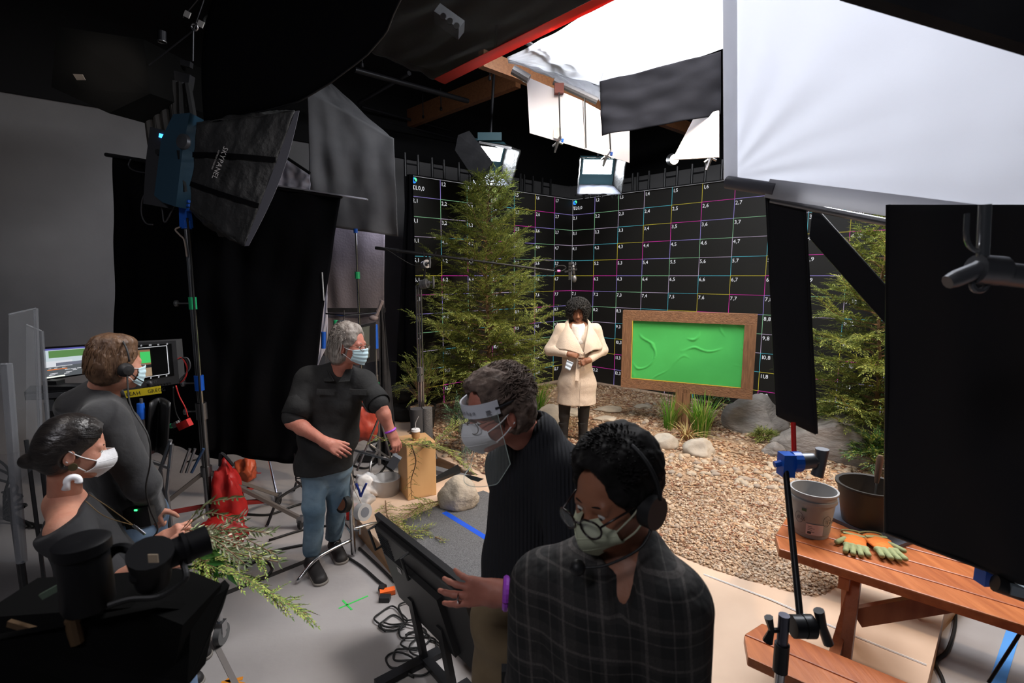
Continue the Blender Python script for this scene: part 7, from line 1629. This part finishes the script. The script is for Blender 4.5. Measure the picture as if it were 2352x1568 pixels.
bough([W(1000, 1020, 3.9), W(1040, 985, 4.0), W(1080, 965, 4.1)], 23, 'feathery twig rising behind the box toward the juniper', n=22, tl=.12)
bough([W(880, 1010, 3.45), W(870, 1005, 3.4), W(862, 1012, 3.4)], 24, 'small yellowish twig above the hand at the grip arm', n=8, tl=.05, L=.03)
# grip arm held by the grey haired man, his c-stand
cb = G(812, 1277, 0); t = thing('c_stand', cb, 'chrome c-stand with curved legs in front of the man in jeans', 'stand')
ztop = W(803, 1040, cb.y).z; dcs = cb.y
for y0, y1, r in ((1277, 1180, .019), (1180, 1085, .017), (1085, 1040, .012)): MB().cyl(V((cb.x, cb.y, W(0, y0, dcs).z if y0 < 1277 else .02)), V((cb.x, cb.y, W(0, y1, dcs).z)), r, 12).build('column', M_CH, t, smooth=True)
for y0, y1 in ((1110, 1075), (1095, 1080)): MB().cyl(V((cb.x, cb.y, W(0, y0, dcs).z)), V((cb.x, cb.y, W(0, y1, dcs).z)), .026, 12).build('collar', M_STEEL, t, smooth=True)
z1_ = W(0, 1238, dcs).z; tip = G(682, 1338, .012)
MB().tube(curve_pts([V((cb.x, cb.y, z1_)), cb.lerp(tip, .45) + U * (z1_ - .01), cb.lerp(tip, .72) + U * .10, tip + U * .005], 5), .013, 8).build('leg', M_CH, t, smooth='all')
tip = G(876, 1243, .1) + V((.05, .25, -.09)); MB().tube(curve_pts([V((cb.x, cb.y, z1_ + .08)), cb.lerp(tip, .5) + U * (z1_ + .05), cb.lerp(tip, .8) + U * .12, tip], 5), .013, 8).build('leg', M_CH, t, smooth='all')
tip = cb + V((-.25, .38, .01)); MB().tube(curve_pts([V((cb.x, cb.y, z1_ + .04)), cb.lerp(tip, .5) + U * (z1_ + .03), cb.lerp(tip, .8) + U * .10, tip], 5), .013, 8).build('leg', M_CH, t, smooth='all')
kz = V((cb.x, cb.y, W(0, 1215, dcs).z)); MB().cyl(kz, kz + V((.055, -.02, 0)), .008, 8).box(kz + V((.065, -.02, -.005)), (.012, .012, .05)).build('t_handle', M_STEEL, t)
top = V((cb.x, cb.y, ztop)); t = thing('grip_arm', top, 'steel grip arm held level between both hands of the grey haired man', 'grip arm'); e = W(905, 1040, 3.35); e.z = min(e.z, top.z + .05)
MB().cyl(top + V((-.02, 0, .04)), e, .009, 8).build('rod', M_STEEL, t); MB().cyl(top + V((0, -.03, .02)), top + V((0, .04, .02)), .028, 12).build('grip_head', M_STEEL, t, smooth=True); MB().box(e, (.06, .05, .09), (.8, 0, -.5), (0, 1, 0)).build('clamp_jaw', M_GREYM, t); MB().torus(top + V((-.01, -.03, .03)), .03, .006, (0, 1, 0)).build('handle_ring', M_CH, t)
# tape rolls and spring clamp hanging on that stand
def ring(c, R_, r_, w_, ax, m, m2, label):
    t = thing('tape_roll', c, label, 'tape roll'); MB().lathe([(r_, -w_ / 2), (R_, -w_ / 2), (R_, w_ / 2), (r_, w_ / 2), (r_, -w_ / 2)], c, ax, 28).build('roll', m, t, smooth=True); MB().lathe([(r_, -w_ / 2 - .001), (r_ - .004, -w_ / 2), (r_ - .004, w_ / 2), (r_, w_ / 2 + .001)], c, ax, 28).build('core', m2, t, smooth=True)
    MB().tube([c + U * R_ * .8, c.lerp(V((cb.x, cb.y, c.z)), .6) + U * .12, V((cb.x, cb.y, c.z + .28))], .004, 5).build('cord', mat('tan_rope', (.4, .33, .28), .9), t)
ring(W(790, 1158, 3.55), .060, .043, .05, (-.5, -.8, .3), mat('black_tape', (.012, .012, .012), .5), mat('amber_core', (.16, .06, .03), .5), 'black tape roll with amber core hanging on the c-stand')
ring(W(833, 1175, 3.50), .062, .036, .055, (.8, -.6, .15), mat('white_tape', (.42, .41, .40), .5), mat('grey_core', (.16, .17, .19), .5), 'white tape roll hanging right of the c-stand')
t = thing('spring_clamp', W(828, 1130, 3.5), 'blue spring clamp hanging on the c-stand cord', 'clamp'); c = W(828, 1125, 3.5); MB().tube([c + V((-.03, 0, .05)), c + V((-.012, 0, 0)), c + V((.0, 0, -.05))], .009, 6).tube([c + V((.045, 0, .05)), c + V((.02, 0, .0)), c + V((.0, 0, -.05))], .009, 6).build('jaws', mat('navy_plastic', (.01, .03, .20), .4), t)
for (px, py, d_, mm, lb, r_) in ((845, 1115, 4.15, M_WHITE, 'crumpled white plastic bag on the platform edge left of the wooden box', (.13, .10, .13)), (825, 1150, 4.0, mat('clear_bag', (.7, .7, .7), .3, alpha=.45), 'clear plastic bag behind the hanging tape roll', (.12, .1, .12))):
    c = G(px, py + 20, PZ); vs, fs = rock_mesh(r_, px % 17, 5, .35, 4); MB().add([V(v) + c + U * r_[2] * .7 for v in vs], fs).build('plastic_bag', mm, loc=c, smooth='all', label=lb, cat='bag')
tb_ = G(880, 1145, PZ); MB().lathe([(0, 0), (.11, 0), (.13, .15), (.135, .155), (.12, .15), (.1, .02), (0, .02)], tb_ + V((0, .12, 0))).build('clear_tub', mat('cloudy_tub', (.55, .55, .56), .3, alpha=.6), loc=tb_, smooth='all', label='cloudy plastic tub behind the white bag left of the wooden box', cat='tub')
t = thing('scrap_box', G(795, 1205, 0), 'red and yellow cardboard scraps leaning on the platform side', 'box'); c = G(805, 1185, .05); MB().box(c + V((0, .05, .02)), (.10, .06, .12), (1, .3, 0), (-.3, 1, 0)).build('red_flap', M_RED, t); MB().box(c + V((.09, .03, .02)), (.05, .04, .12), (1, .3, 0), (-.3, 1, 0)).build('yellow_flap', mat('yellow_card', (.7, .5, .02), .6), t)
# gutter channel and black wedge beside the wooden box
p, q = W(993, 1046, 5.1), W(1105, 1092, 4.75); p.z = q.z = .13; MB().bar(p, q, .09, .05).build('grey_gutter', mat('dull_zinc', (.30, .31, .34), .4, .5), loc=p, label='dull zinc gutter channel along the soil edge behind the wooden box', cat='gutter')
MB().prism([G(998, 1102, PZ), G(1052, 1072, PZ), G(1058, 1086, PZ), G(1000, 1110, PZ)], U * .03).build('black_wedge', M_BP, loc=G(1000, 1105, PZ), label='black wedge strip beside the zinc gutter', cat='wedge')
for i, pts in enumerate(([(790, 1060), (840, 1075), (870, 1050), (850, 1020), (880, 1010)], [(800, 1090), (850, 1100), (885, 1070), (880, 1040)], [(880, 1000), (860, 1040), (900, 1080), (905, 1100)], [(760, 1095), (800, 1105), (860, 1112), (900, 1098)])):
    cable([G(x, y, .012) for x, y in pts], .012, ['black cable looping on dark floor behind the c-stand', 'second black cable curving toward the wooden box', 'black cable running down beside the wooden box', 'black cable along the platform notch'][i])
MB().box(G(845, 1050, .05), (.22, .10, .07)).build('power_box', M_BP, loc=G(845, 1050, 0), label='flat black power box on the dark floor behind the c-stand', cat='electrical box')
t = thing('director_chair', G(640, 1180, 0) + V((.2, .6, 0)), 'folded tubes of black chair frame behind the man in jeans', 'chair')
for a, b in (((880, 935, 4.6), (820, 1080, 4.6)), ((850, 1020, 4.6), (905, 1060, 4.7)), ((870, 950, 4.7), (900, 1060, 4.6))): MB().cyl(W(*a), W(*b), .010, 8).build('tube', M_STEEL, t)
# floor cables
FC = [([(618, 1240), (700, 1215), (760, 1205)], 'black cable curving behind the legs of the man in jeans'), ([(560, 1290), (600, 1275), (640, 1262), (700, 1250)], 'black cable on floor behind the greenery'), ([(560, 1180), (610, 1182), (640, 1175), (680, 1160), (720, 1150)], 'black cable from the red sandbag to the cable stand'),
      ([(780, 1268), (830, 1300), (870, 1335), (885, 1345)], 'thick black cable running to the orange power splitter'), ([(825, 1258), (870, 1300), (905, 1335)], 'thin black cable beside the thick one near the splitter'),
      ([(430, 1060), (520, 1040), (600, 1050), (700, 1058)], 'cable tangle line on the far floor under the big curtain'), ([(560, 1320), (600, 1330), (625, 1305), (600, 1285), (565, 1300)], 'loop of black cable on the floor right of the greenery')]
for pts, lb in FC: cable([G(x, y, .012) for x, y in pts], .010, lb)
t = thing('power_splitter', G(890, 1360, 0), 'orange power splitter with a black plug on the floor beside the leaning tv', 'power splitter'); c = G(890, 1358, .02); MB().box(c, (.10, .05, .03), (1, .35, 0), (-.35, 1, 0)).build('splitter_body', mat('orange_plastic', (.85, .14, .02), .4), t); MB().cyl(c + V((-.06, .03, .01)), c + V((-.02, .02, .01)), .025, 10).build('plug', M_BP, t); MB().box(c + V((.0, -.07, .0)), (.07, .05, .03)).build('adapter', M_BP, t)
R = random.Random(33)
for i in range(9):
    cx, cy = 930 + R.uniform(-40, 55) + i * 4, 1400 + i * 17; P = []
    for k in range(9): a = k * .95 + i; P.append(G(cx + 42 * math.cos(a) * R.uniform(.5, 1), cy + 26 * math.sin(a) * R.uniform(.5, 1), .010 + .004 * (k % 3)))
    cable(P, .0055, ['topmost', 'second', 'third', 'fourth', 'fifth', 'sixth', 'seventh', 'eighth', 'lowest'][i] + ' loop of the black cable tangle beside the tv stand', group='cable tangle beside the tv')
# ============================================================ LEANING TV
tl = V((-.80, 2.78, .775)); tr_ = V((-.165, 2.02, .79)); dn_ = V((.13, .10, -.58)); nb_ = (tr_ - tl).cross(dn_).normalized()
if nb_.y > 0: nb_ = -nb_
t = thing('floor_monitor', (-.4, 2.5, 0), 'black flat television tilted back on a floor stand, seen from behind', 'television')
def tvp(u, v, o=0): return tl + (tr_ - tl) * u + dn_ * v + nb_ * o
MB().prism([tvp(0, 0), tvp(1, 0), tvp(1, 1), tvp(0, 1)], nb_ * -.03).build('bezel', M_BP, t); MB().prism([tvp(.02, .03, -.031), tvp(.98, .03, -.031), tvp(.98, .95, -.031), tvp(.02, .95, -.031)], nb_ * -.003).build('screen', mat('black_glass', (.01, .01, .012), .08), t)
MB().prism([tvp(.04, .06), tvp(.96, .06), tvp(.96, .92), tvp(.04, .92)], nb_ * .035).build('back_shell', mat('satin_black_plastic', (.010, .010, .011), .5), t)
MB().prism([tvp(.28, .25, .035), tvp(.72, .25, .035), tvp(.72, .85, .035), tvp(.28, .85, .035)], nb_ * .03).build('electronics_bulge', M_BP, t)
mb = MB()
for k in range(9): mb.bar(tvp(.06 + .0 * k, .12 + k * .03, .037), tvp(.2, .12 + k * .03, .037), .004, .004, nb_)
mb.build('vent_slots', M_BLK2, t)
for u in (.06, .45): MB().tube([tvp(u, .05, .03), tvp(u, .05, .075), tvp(u, .28, .075), tvp(u, .28, .03)], .008, 8).build('handle', M_BP, t)
MB().box(tvp(.33, .30, .068), (.04, .002, .03), (tr_ - tl), nb_).build('sticker', mat('tag_white', (.5, .48, .46), .7), t); MB().box(tvp(.22, .42, .04), (.03, .002, .045), (tr_ - tl), nb_).build('sticker', mat('tag_white', (.5, .48, .46), .7), t)
for u in (.35, .65): MB().bar(tvp(u, .6, .06), V((tvp(u, 1, .06).x, tvp(u, 1, .06).y, .02)), .05, .03, nb_).build('stand_post', M_BM, t)
f0 = tvp(.35, 1, .06); f1 = tvp(.65, 1, .06); MB().bar(V((f0.x - .22, f0.y - .18, .02)), V((f0.x + .08, f0.y + .06, .02)), .06, .03).build('stand_foot', M_BM, t); MB().bar(V((f1.x - .22, f1.y - .18, .02)), V((f1.x + .08, f1.y + .06, .02)), .06, .03).build('stand_foot', M_BM, t); MB().bar(V((f0.x, f0.y, .03)), V((f1.x, f1.y, .03)), .05, .03).build('stand_bar', M_BM, t)
# ============================================================ MONITORS AT LEFT
dm_ = 2.95
t = thing('reference_monitor', W(350, 890, dm_), 'large grey framed monitor showing the framed green board beside the black flag', 'monitor')
q = [W(300, 905, dm_ - .05), W(412, 880, dm_), W(404, 782, dm_), W(250, 790, dm_ - .08)]; q[0] = W(262, 905, dm_ - .08); n_ = (q[1] - q[0]).cross(q[3] - q[0]).normalized(); n_ = n_ if n_.y < 0 else -n_
MB().prism(q, -n_ * .09).build('case', mat('monitor_grey', (.04, .04, .042), .5), t)
def mp_(u, v, o=.002): return (q[0] * (1 - u) + q[1] * u) * (1 - v) + (q[3] * (1 - u) + q[2] * u) * v + n_ * o
def scr(parent, nm, u0, v0, u1, v1, c, e, o=.003, f=mp_): return MB().prism([f(u0, v0, o), f(u1, v0, o), f(u1, v1, o), f(u0, v1, o)], n_ * .001).build(nm, mat('scr_' + nm + str(u0), (.01, .01, .01), .4, emit=c, estr=e), parent)
s0 = MB().prism([mp_(.02, .20, .001), mp_(.93, .20, .001), mp_(.93, .94, .001), mp_(.02, .94, .001)], n_ * .001).build('screen', mat('screen_black', (.006, .006, .006), .2), t)
scr(s0, 'picture_soil', .2, .27, .60, .45, (.45, .32, .2), .8); scr(s0, 'picture_wall', .2, .45, .60, .86, (.02, .02, .022), .6); scr(s0, 'picture_frame', .41, .52, .60, .84, (.30, .16, .08), .8, .0045); scr(s0, 'picture_green', .45, .56, .60, .80, (.06, .62, .14), .9, .006); scr(s0, 'picture_coat', .24, .40, .33, .72, (.7, .62, .55), .8, .0045)
mb = MB()
for a, b in (((.30, .88), (.86, .90)), ((.86, .90), (.86, .26)), ((.86, .26), (.2, .25)), ((.2, .60), (.42, .62)), ((.2, .72), (.42, .73)), ((.35, .46), (.36, .86))): mb.bar(mp_(*a, .006), mp_(*b, .006), .0025, .0025, n_)
mb.build('frame_lines', M_TXT, s0); mb = MB(); write(mb, 'SONY', mp_(.50, .10, .003), q[1] - q[0], U, .022); mb.build('brand_lettering', mat('faint_print', (.12, .12, .12), .6), t)
mb = MB()
for i in range(6): write(mb, '00:0'[i % 3:][:2], mp_(.2 + .13 * i, .915, .004), q[1] - q[0], U, .014); write(mb, '10', mp_(.2 + .12 * i, .205, .004), q[1] - q[0], U, .012)
mb.build('status_text', M_TXT, s0); mb = MB()
for i in range(10): mb.cyl(mp_(.45 + .045 * i, .05, 0), mp_(.45 + .045 * i, .05, .008), .005, 8)
mb.build('buttons', M_BP, t)
t = thing('name_tape', W(325, 905, dm_ - .15), 'yellow tape strip lettered LEAH and GREGG under the grey monitor', 'tape'); a, b, c_, d_ = W(282, 915, dm_ - .17), W(370, 903, dm_ - .14), W(368, 886, dm_ - .14), W(282, 898, dm_ - .17)
MB().prism([a, b, c_, d_], (0, .003, 0)).build('strip', mat('yellow_gaffer_tape', (.80, .62, .02), .6), t); mb = MB(); X_ = (b - a).normalized(); Yy = X_.cross(V((0, 1, 0))) * -1; Yy = U - X_ * U.dot(X_)
write(mb, 'LEAH', a + X_ * .022 + Yy * .010 + V((0, -.003, 0)), X_, Yy, .030); mb.build('lettering', mat('marker_ink', (.02, .02, .02), .6), t); mb = MB(); write(mb, 'GREGG', a + X_ * .135 + Yy * .012 + V((0, -.003, 0)), X_, Yy, .028); mb.build('lettering', mat('marker_ink', (.02, .02, .02), .6), t)
t = thing('computer_monitor', W(150, 870, 3.1), 'lit computer monitor showing a road scene left of the headset man', 'monitor'); q2 = [W(104, 874, 3.1), W(222, 856, 3.1), W(222, 790, 3.1), W(97, 798, 3.1)]; MB().prism(q2, (0, .03, 0)).build('case', M_BP, t)
def m2(u, v, o=.003): return (q2[0] * (1 - u) + q2[1] * u) * (1 - v) + (q2[3] * (1 - u) + q2[2] * u) * v + V((0, -o, 0))
nn_ = n_; n_ = V((0, -1, 0))
s1_ = scr(t, 'desktop', .03, .05, .97, .95, (.10, .11, .12), 1.0, .001, m2); scr(s1_, 'sky_band', .03, .40, .80, .90, (.50, .58, .62), 1.1, .003, m2); scr(s1_, 'trees_left', .12, .66, .80, .88, (.10, .22, .07), 1.1, .0045, m2); scr(s1_, 'road', .03, .38, .55, .56, (.62, .64, .68), 1.1, .0045, m2); scr(s1_, 'car_hood', .25, .40, .80, .50, (.16, .17, .22), 1, .006, m2); scr(s1_, 'taskbar', .03, .06, .40, .10, (.85, .9, .8), 1.2, .0045, m2); scr(s1_, 'orange_bar', .07, .29, .45, .31, (.8, .2, .04), 1.2, .0045, m2); scr(s1_, 'title_bar', .03, .90, .97, .95, (.08, .08, .30), 1.2, .0045, m2)
mb = MB(); R = random.Random(3)
for i in range(14): u = R.uniform(.06, .7); v = R.choice([.14, .18, .22, .26, .34]); mb.bar(m2(u, v, .006), m2(u + R.uniform(.04, .12), v, .006), .003, .003, n_)
mb.build('interface_text', M_TXT, s1_); n_ = nn_
t = thing('equipment_cart', W(200, 1000, 3.2), 'black equipment cart with a pale metal edge under the monitors', 'cart'); e0, e1 = W(60, 905, 3.0), W(300, 878, 3.0)
MB().prism([W(55, 900, 2.95), W(330, 890, 2.95), W(330, 885, 3.6), W(70, 885, 3.6)], (0, 0, -.05)).build('shelf_top', M_BP, t); MB().prism([W(100, 925, 3.0), W(300, 915, 3.0), W(300, 912, 3.55), W(110, 915, 3.55)], (0, 0, -.85)).build('cabinet', mat('black_road_case', (.014, .014, .015), .6), t)
MB().bar(W(60, 912, 2.94), W(330, 893, 2.94), .012, .03).build('metal_edge', M_STEEL, t); MB().box(W(118, 930, 2.96), (.05, .012, .07)).build('latch', M_CH, t)
t = thing('keyboard', W(160, 885, 3.0), 'dark keyboard and adaptors on the cart below computer monitor', 'keyboard'); MB().box(W(160, 888, 3.02), (.32, .10, .025)).build('keys_tray', M_BP, t); MB().box(W(125, 880, 3.05), (.08, .06, .04)).build('adaptor', M_BP, t)
t = thing('cable_hub', W(418, 975, 2.9), 'red and grey connector block hanging on cables below the grey monitor', 'cable hub'); c = W(424, 974, 2.9); MB().box(c, (.07, .04, .045), (1, 0, .45), (0, 1, 0)).build('red_block', M_RED, t); MB().box(c + V((-.05, 0, -.0)), (.035, .03, .03), (1, 0, .5), (0, 1, 0)).build('grey_plug', mat('grey_plug', (.15, .15, .15), .5), t); MB().ell(c + V((-.08, 0, -.01)), (.018, .015, .014)).build('green_cap', M_GREEN, t)
cable([W(404, 885, 2.9), W(412, 910, 2.9), W(425, 935, 2.9), W(432, 958, 2.9)], .0035, 'thin red cable dropping from the monitor to the red block', M_RED); cable([W(398, 888, 2.9), W(399, 920, 2.9), W(405, 950, 2.9), W(415, 968, 2.9)], .0035, 'thin black cable dropping from monitor to red block')
for k, (mm, lb) in enumerate(((M_RED, 'red'), (M_CABLE, 'black'), (mat('grey_cable', (.05, .05, .055), .5), 'grey'))): cable([W(408, 825, 2.95), W(418 + 6 * k, 822, 2.95), W(430 + k * 3, 845, 2.95), W(424 - 5 * k, 870, 2.95), W(410, 880, 2.97)], .004, lb + ' cable bundled at the right side of the grey monitor', mm)
t = thing('folding_chair', G(400, 1170, 0), 'black chair back with steel frame behind the man at the monitors', 'chair'); MB().sheet(lambda u, v: W(345 + 45 * u - 8 * v, 925 + 125 * v - 12 * math.sin(3.1 * u), 2.75 + .1 * math.sin(3 * u)), 8, 8, .012).build('backrest', mat('black_vinyl', (.015, .015, .016), .35), t, smooth='all')
for a, b in (((392, 1010), (368, 1080)), ((395, 1020), (383, 1130)), ((350, 1060), (392, 1075))): MB().cyl(W(*a, 2.75), W(*b, 2.75), .011, 8).build('frame_tube', M_STEEL, t)
for a in ((368, 1080), (383, 1130)): p = W(*a, 2.75); MB().cyl(p, V((p.x, p.y + .05, 0)), .011, 8).build('leg', M_STEEL, t)
MB().lathe([(.0, 0), (.016, 0), (.02, .04), (.018, .09), (0, .09)], W(326, 962, 2.75)).build('blue_clamp_tube', M_BLUE, loc=W(326, 950, 2.75), label='bright blue tube collar under yellow name tape', cat='clamp'); MB().cyl(W(324, 915, 2.75), W(334, 1010, 2.75), .008, 8).build('monitor_arm', M_STEEL, loc=W(334, 1010, 2.75), label='thin steel rod under the yellow name tape', cat='rod')
for k, (x0, x1, hh) in enumerate(((428, 436, 0), (440, 448, 0), (452, 468, 0))): MB().cyl(W(x1, 1030, 3.4), W(x0 - 12, 1085, 3.4), .010, 6).build('steel_tube', M_STEEL if k < 2 else mat('blue_steel', (.06, .12, .25), .4, .5), loc=W(x0, 1085, 3.4), label=['first', 'second', 'blue third'][k] + ' slanting tube left of the rolling stand', cat='tube')
# plexiglass screens
M_PX = mat('smoky_plexiglass', (.4, .42, .45), .06, alpha=.08, spec=.7)
for k, (c, lb) in enumerate((([W(20, 1120, 2.3), W(95, 1060, 2.55), W(82, 708, 2.55), W(20, 722, 2.3)], 'smoky acrylic screen standing behind the dark haired woman'), ([W(-60, 1290, 2.0), W(50, 1290, 1.95), W(15, 835, 1.95), W(-60, 840, 2.0)], 'acrylic screen with pale edge at the far left'), ([W(60, 1010, 2.7), W(112, 1000, 2.75), W(95, 760, 2.75), W(60, 745, 2.7)], 'narrow acrylic screen edge left of the computer monitor'))):
    t = thing('acrylic_screen', c[0], lb, 'screen'); MB().prism(c, (0, .008, 0)).build('pane', M_PX, t); MB().cyl(c[1], c[2], .010 if k != 1 else .018, 8).cyl(c[2], c[3], .004, 6).build('edge', mat('frosted_edge', (.22, .23, .25), .4, alpha=.5), t); MB().bar(V((c[0].x, c[0].y, .02)), V((c[1].x, c[1].y, .02)), .12, .03).build('foot', M_BM, t); MB().cyl(V((c[0].x, c[0].y, .02)), c[0], .01, 6).cyl(V((c[1].x, c[1].y, .02)), c[1], .01, 6).build('support', M_BM, t)
for i in range(5): cable([G(-30 + 12 * i, 1040 + 30 * i, .05), G(20 + 10 * i, 1080 + 20 * i, .3), G(10, 1150 + 10 * i, .05), G(60 + 14 * i, 1210, .02)], .012, ['first', 'second', 'third', 'fourth', 'fifth'][i] + ' dark cable heaped behind the acrylic screens', group='cables behind the acrylic screens')
MB().box(W(22, 585, 6.35), (.12, .02, .12), (.76, .65, 0), (-.65, .76, 0)).build('wall_plate', mat('grey_plate', (.14, .14, .15), .6), loc=W(22, 585, 6.3), label='small square plate on grey wall at the left edge', cat='wall plate')
# ============================================================ GREENERY HELD BY THE WOMAN
R = random.Random(8); hg = W(410, 1225, 1.86); M_OLV = [mat('olive_leaf', (.22, .27, .13), .5), mat('olive_leaf_pale', (.50, .50, .36), .5), mat('olive_leaf_dark', (.10, .14, .05), .5)]
t = thing('olive_branches', hg, 'bunch of pale olive branches in the hand of the woman with earrings', 'branch'); f = MB(); b = MB()
for i in range(15):
    e = W(R.uniform(520, 640), R.uniform(1140, 1300), 1.86 + R.uniform(-.15, .25)); P = curve_pts([hg, hg.lerp(e, .5) + V((0, 0, R.uniform(-.02, .06))), e], 7); b.tube(P, .0018, 4, cap=False); mt = [1, 0, 0, 2][i % 4]
    for k in range(3, len(P)):
        for sg in (-1, 1):
            d_ = (P[k] - P[k - 1]).normalized(); s_ = d_.cross(V((0, R.uniform(-1, 0), 1))).normalized(); f.cur = mt if R.random() < .7 else R.randrange(3); leaf(f, P[k], (d_ * .8 + s_ * sg * .5 + V((0, 0, R.uniform(-.3, .3)))).normalized(), V((0, -.8, .6)), R.uniform(.028, .045), .0042)
b.build('stems', M_BARK, t); f.build('leaves', M_OLV, t)
t = thing('ruscus_spray', W(455, 1270, 1.85), 'dark glossy broad leaves in the middle of the held greenery', 'branch'); f = MB()
for i in range(60):
    o = W(R.uniform(430, 530), R.uniform(1255, 1320), 1.80 + R.uniform(-.08, .1)); a = R.uniform(0, 6.3); f.cur = R.randrange(2); leaf(f, o, V((math.cos(a), -.3, math.sin(a) * .8 - .2)).normalized(), V((R.uniform(-.3, .3), -1, .5)).normalized(), R.uniform(.05, .085), .010)
f.build('leaves', [mat('glossy_leaf', (.03, .13, .02), .25), mat('glossy_leaf_light', (.07, .20, .04), .3)], t)
M_CED2 = [mat('cedar_spray_yellow', (.38, .45, .08), .6), mat('cedar_spray_green', (.20, .30, .05), .6), mat('cedar_spray_dark', (.08, .15, .03), .6)]
bough([W(440, 1262, 1.8), W(500, 1290, 1.8), W(570, 1330, 1.85), W(630, 1368, 1.9), W(706, 1408, 1.95)], 41, 'long yellow green cedar bough hanging from the held bunch toward lower right', M_CED2, 74, .105, .022, 'cedar_bough', .003, step=.008)
bough([W(440, 1265, 1.75), W(480, 1300, 1.72), W(470, 1340, 1.70), W(430, 1370, 1.68)], 42, 'yellow cedar sprays hanging below the held bunch', M_CED2[:2], 44, .085, .020, 'cedar_bough', .003, step=.008)
bough([W(440, 1255, 1.85), W(520, 1270, 1.9), W(580, 1275, 1.95), W(600, 1285, 1.95)], 43, 'green cedar spray sticking out right from the held bunch', M_CED2, 36, .08, .020, 'cedar_bough', .003, step=.008)
bough([W(420, 1300, 1.7), W(440, 1350, 1.68), W(425, 1385, 1.68)], 44, 'small green sprig under the bunch beside her jeans', M_CED2, 14, .06, .02, 'cedar_bough', .003, step=.01)
# ============================================================ FOREGROUND CAMERA RIG, LOWER LEFT
M_RIG = mat('camera_black', (.006, .006, .007), .5, spec=.2); M_RIGM = mat('matte_camera_black', (.004, .004, .004), .9, spec=.05)
dr_ = .95
t = thing('camera_rig', W(200, 1450, dr_), 'large dark camera rig with cylinder and handle, out of focus at lower left', 'camera')
MB().prism([W(-60, 1420, dr_), W(150, 1405, dr_ + .03), W(300, 1395, dr_), W(345, 1405, dr_), W(420, 1435, dr_), W(380, 1640, dr_), W(-60, 1640, dr_)], (0, .14, 0)).build('camera_body', M_RIGM, t)
MB().lathe([(.0, 0), (.040, 0), (.043, .01), (.041, .11), (.046, .115), (.046, .135), (.038, .14), (0, .136)], W(205, 1392, dr_ - .04)).build('cylinder', M_RIG, t, smooth=True)
MB().tube(curve_pts([W(232, 1300, dr_), W(262, 1262, dr_), W(300, 1262, dr_), W(338, 1300, dr_)], 5), .010, 8).build('eyepiece_arm', M_RIG, t, smooth=True)
h0, h1_ = W(345, 1290, dr_ - .02), W(478, 1238, dr_ + .05)
MB().cyl(h0, h1_, .026, 16, .030).build('handle', M_RIG, t, smooth=True); MB().cyl(h0.lerp(h1_, .55), h0.lerp(h1_, .62), .033, 16).build('handle_ring', M_RIG, t, smooth=True)
MB().cyl(W(345, 1268, dr_ - .03), W(352, 1335, dr_ + .0), .040, 16, .030).build('joint', M_RIG, t, smooth=True); MB().box(W(352, 1282, dr_ - .075), (.018, .002, .016)).build('tan_label', mat('tan_label', (.30, .23, .16), .8), t, label='small tan label')
MB().cyl(W(315, 1312, dr_ - .03), W(332, 1312, dr_ - .03), .022, 14).build('thumb_wheel', M_RIG, t, smooth=True)
MB().tube(curve_pts([W(420, 1290, dr_), W(425, 1330, dr_ - .02), W(370, 1368, dr_ - .03), W(300, 1375, dr_ - .04), W(250, 1390, dr_ - .05)], 6), .006, 8).build('rig_cable', M_CABLE, t)
MB().bar(W(20, 1430, dr_ - .06), W(150, 1468, dr_ - .06), .008, .012).build('brass_rail', mat('dull_brass', (.10, .06, .03), .5, .5), t); MB().bar(W(95, 1370, dr_ - .03), W(150, 1340, dr_ - .02), .006, .012).build('glass_edge', mat('green_glass_edge', (.08, .11, .08), .4), t)
MB().cyl(W(165, 1420, dr_ - .07), W(178, 1475, dr_ - .07), .012, 10).build('small_knob', mat('dull_brass', (.10, .06, .03), .5, .5), t)
t = thing('black_flag', W(450, 1400, .98), 'black panel with slanted right edge in the lower left foreground', 'flag')
MB().prism([W(-60, 1480, .80), W(360, 1395, .95), W(440, 1400, 1.0), W(505, 1342, 1.1), W(517, 1355, 1.1), W(500, 1410, 1.08), W(430, 1568, .95), W(390, 1660, .9), W(-60, 1660, .8)], (0, .02, 0)).build('panel', M_RIGM, t)
t = thing('cart_caster', G(508, 1450, 0), 'chrome swivel caster at the foot of the dark rig', 'caster'); c = G(508, 1455, .06); MB().cyl(c + V((-.018, 0, 0)), c + V((.018, 0, 0)), .06, 20).build('wheel', mat('grey_wheel', (.12, .12, .12), .5), t, smooth=True); MB().box(c + V((0, 0, .05)), (.05, .05, .06)).cyl(c + V((0, 0, .06)), c + V((0, 0, .30)), .015, 10).build('fork', M_CH, t); MB().cyl(c + V((-.02, -.001, 0)), c + V((.02, -.001, 0)), .02, 12).build('hub', M_CH, t)
# sandbag heap beside the led wall
for k, (px, py, r_, lb) in enumerate(((925, 905, (.28, .2, .22), 'black sandbag heap against the left end of the led wall'), (915, 880, (.25, .18, .14), 'black bag on top of the heap beside the led wall'))):
    c = W(px, py, 6.9); c.z = .30 if k == 0 else .52; bag('sandbag', c, r_, mat('black_canvas_bag', (.015, .015, .016), .8, bump=.4, bscale=8), lb, seed=50 + k)
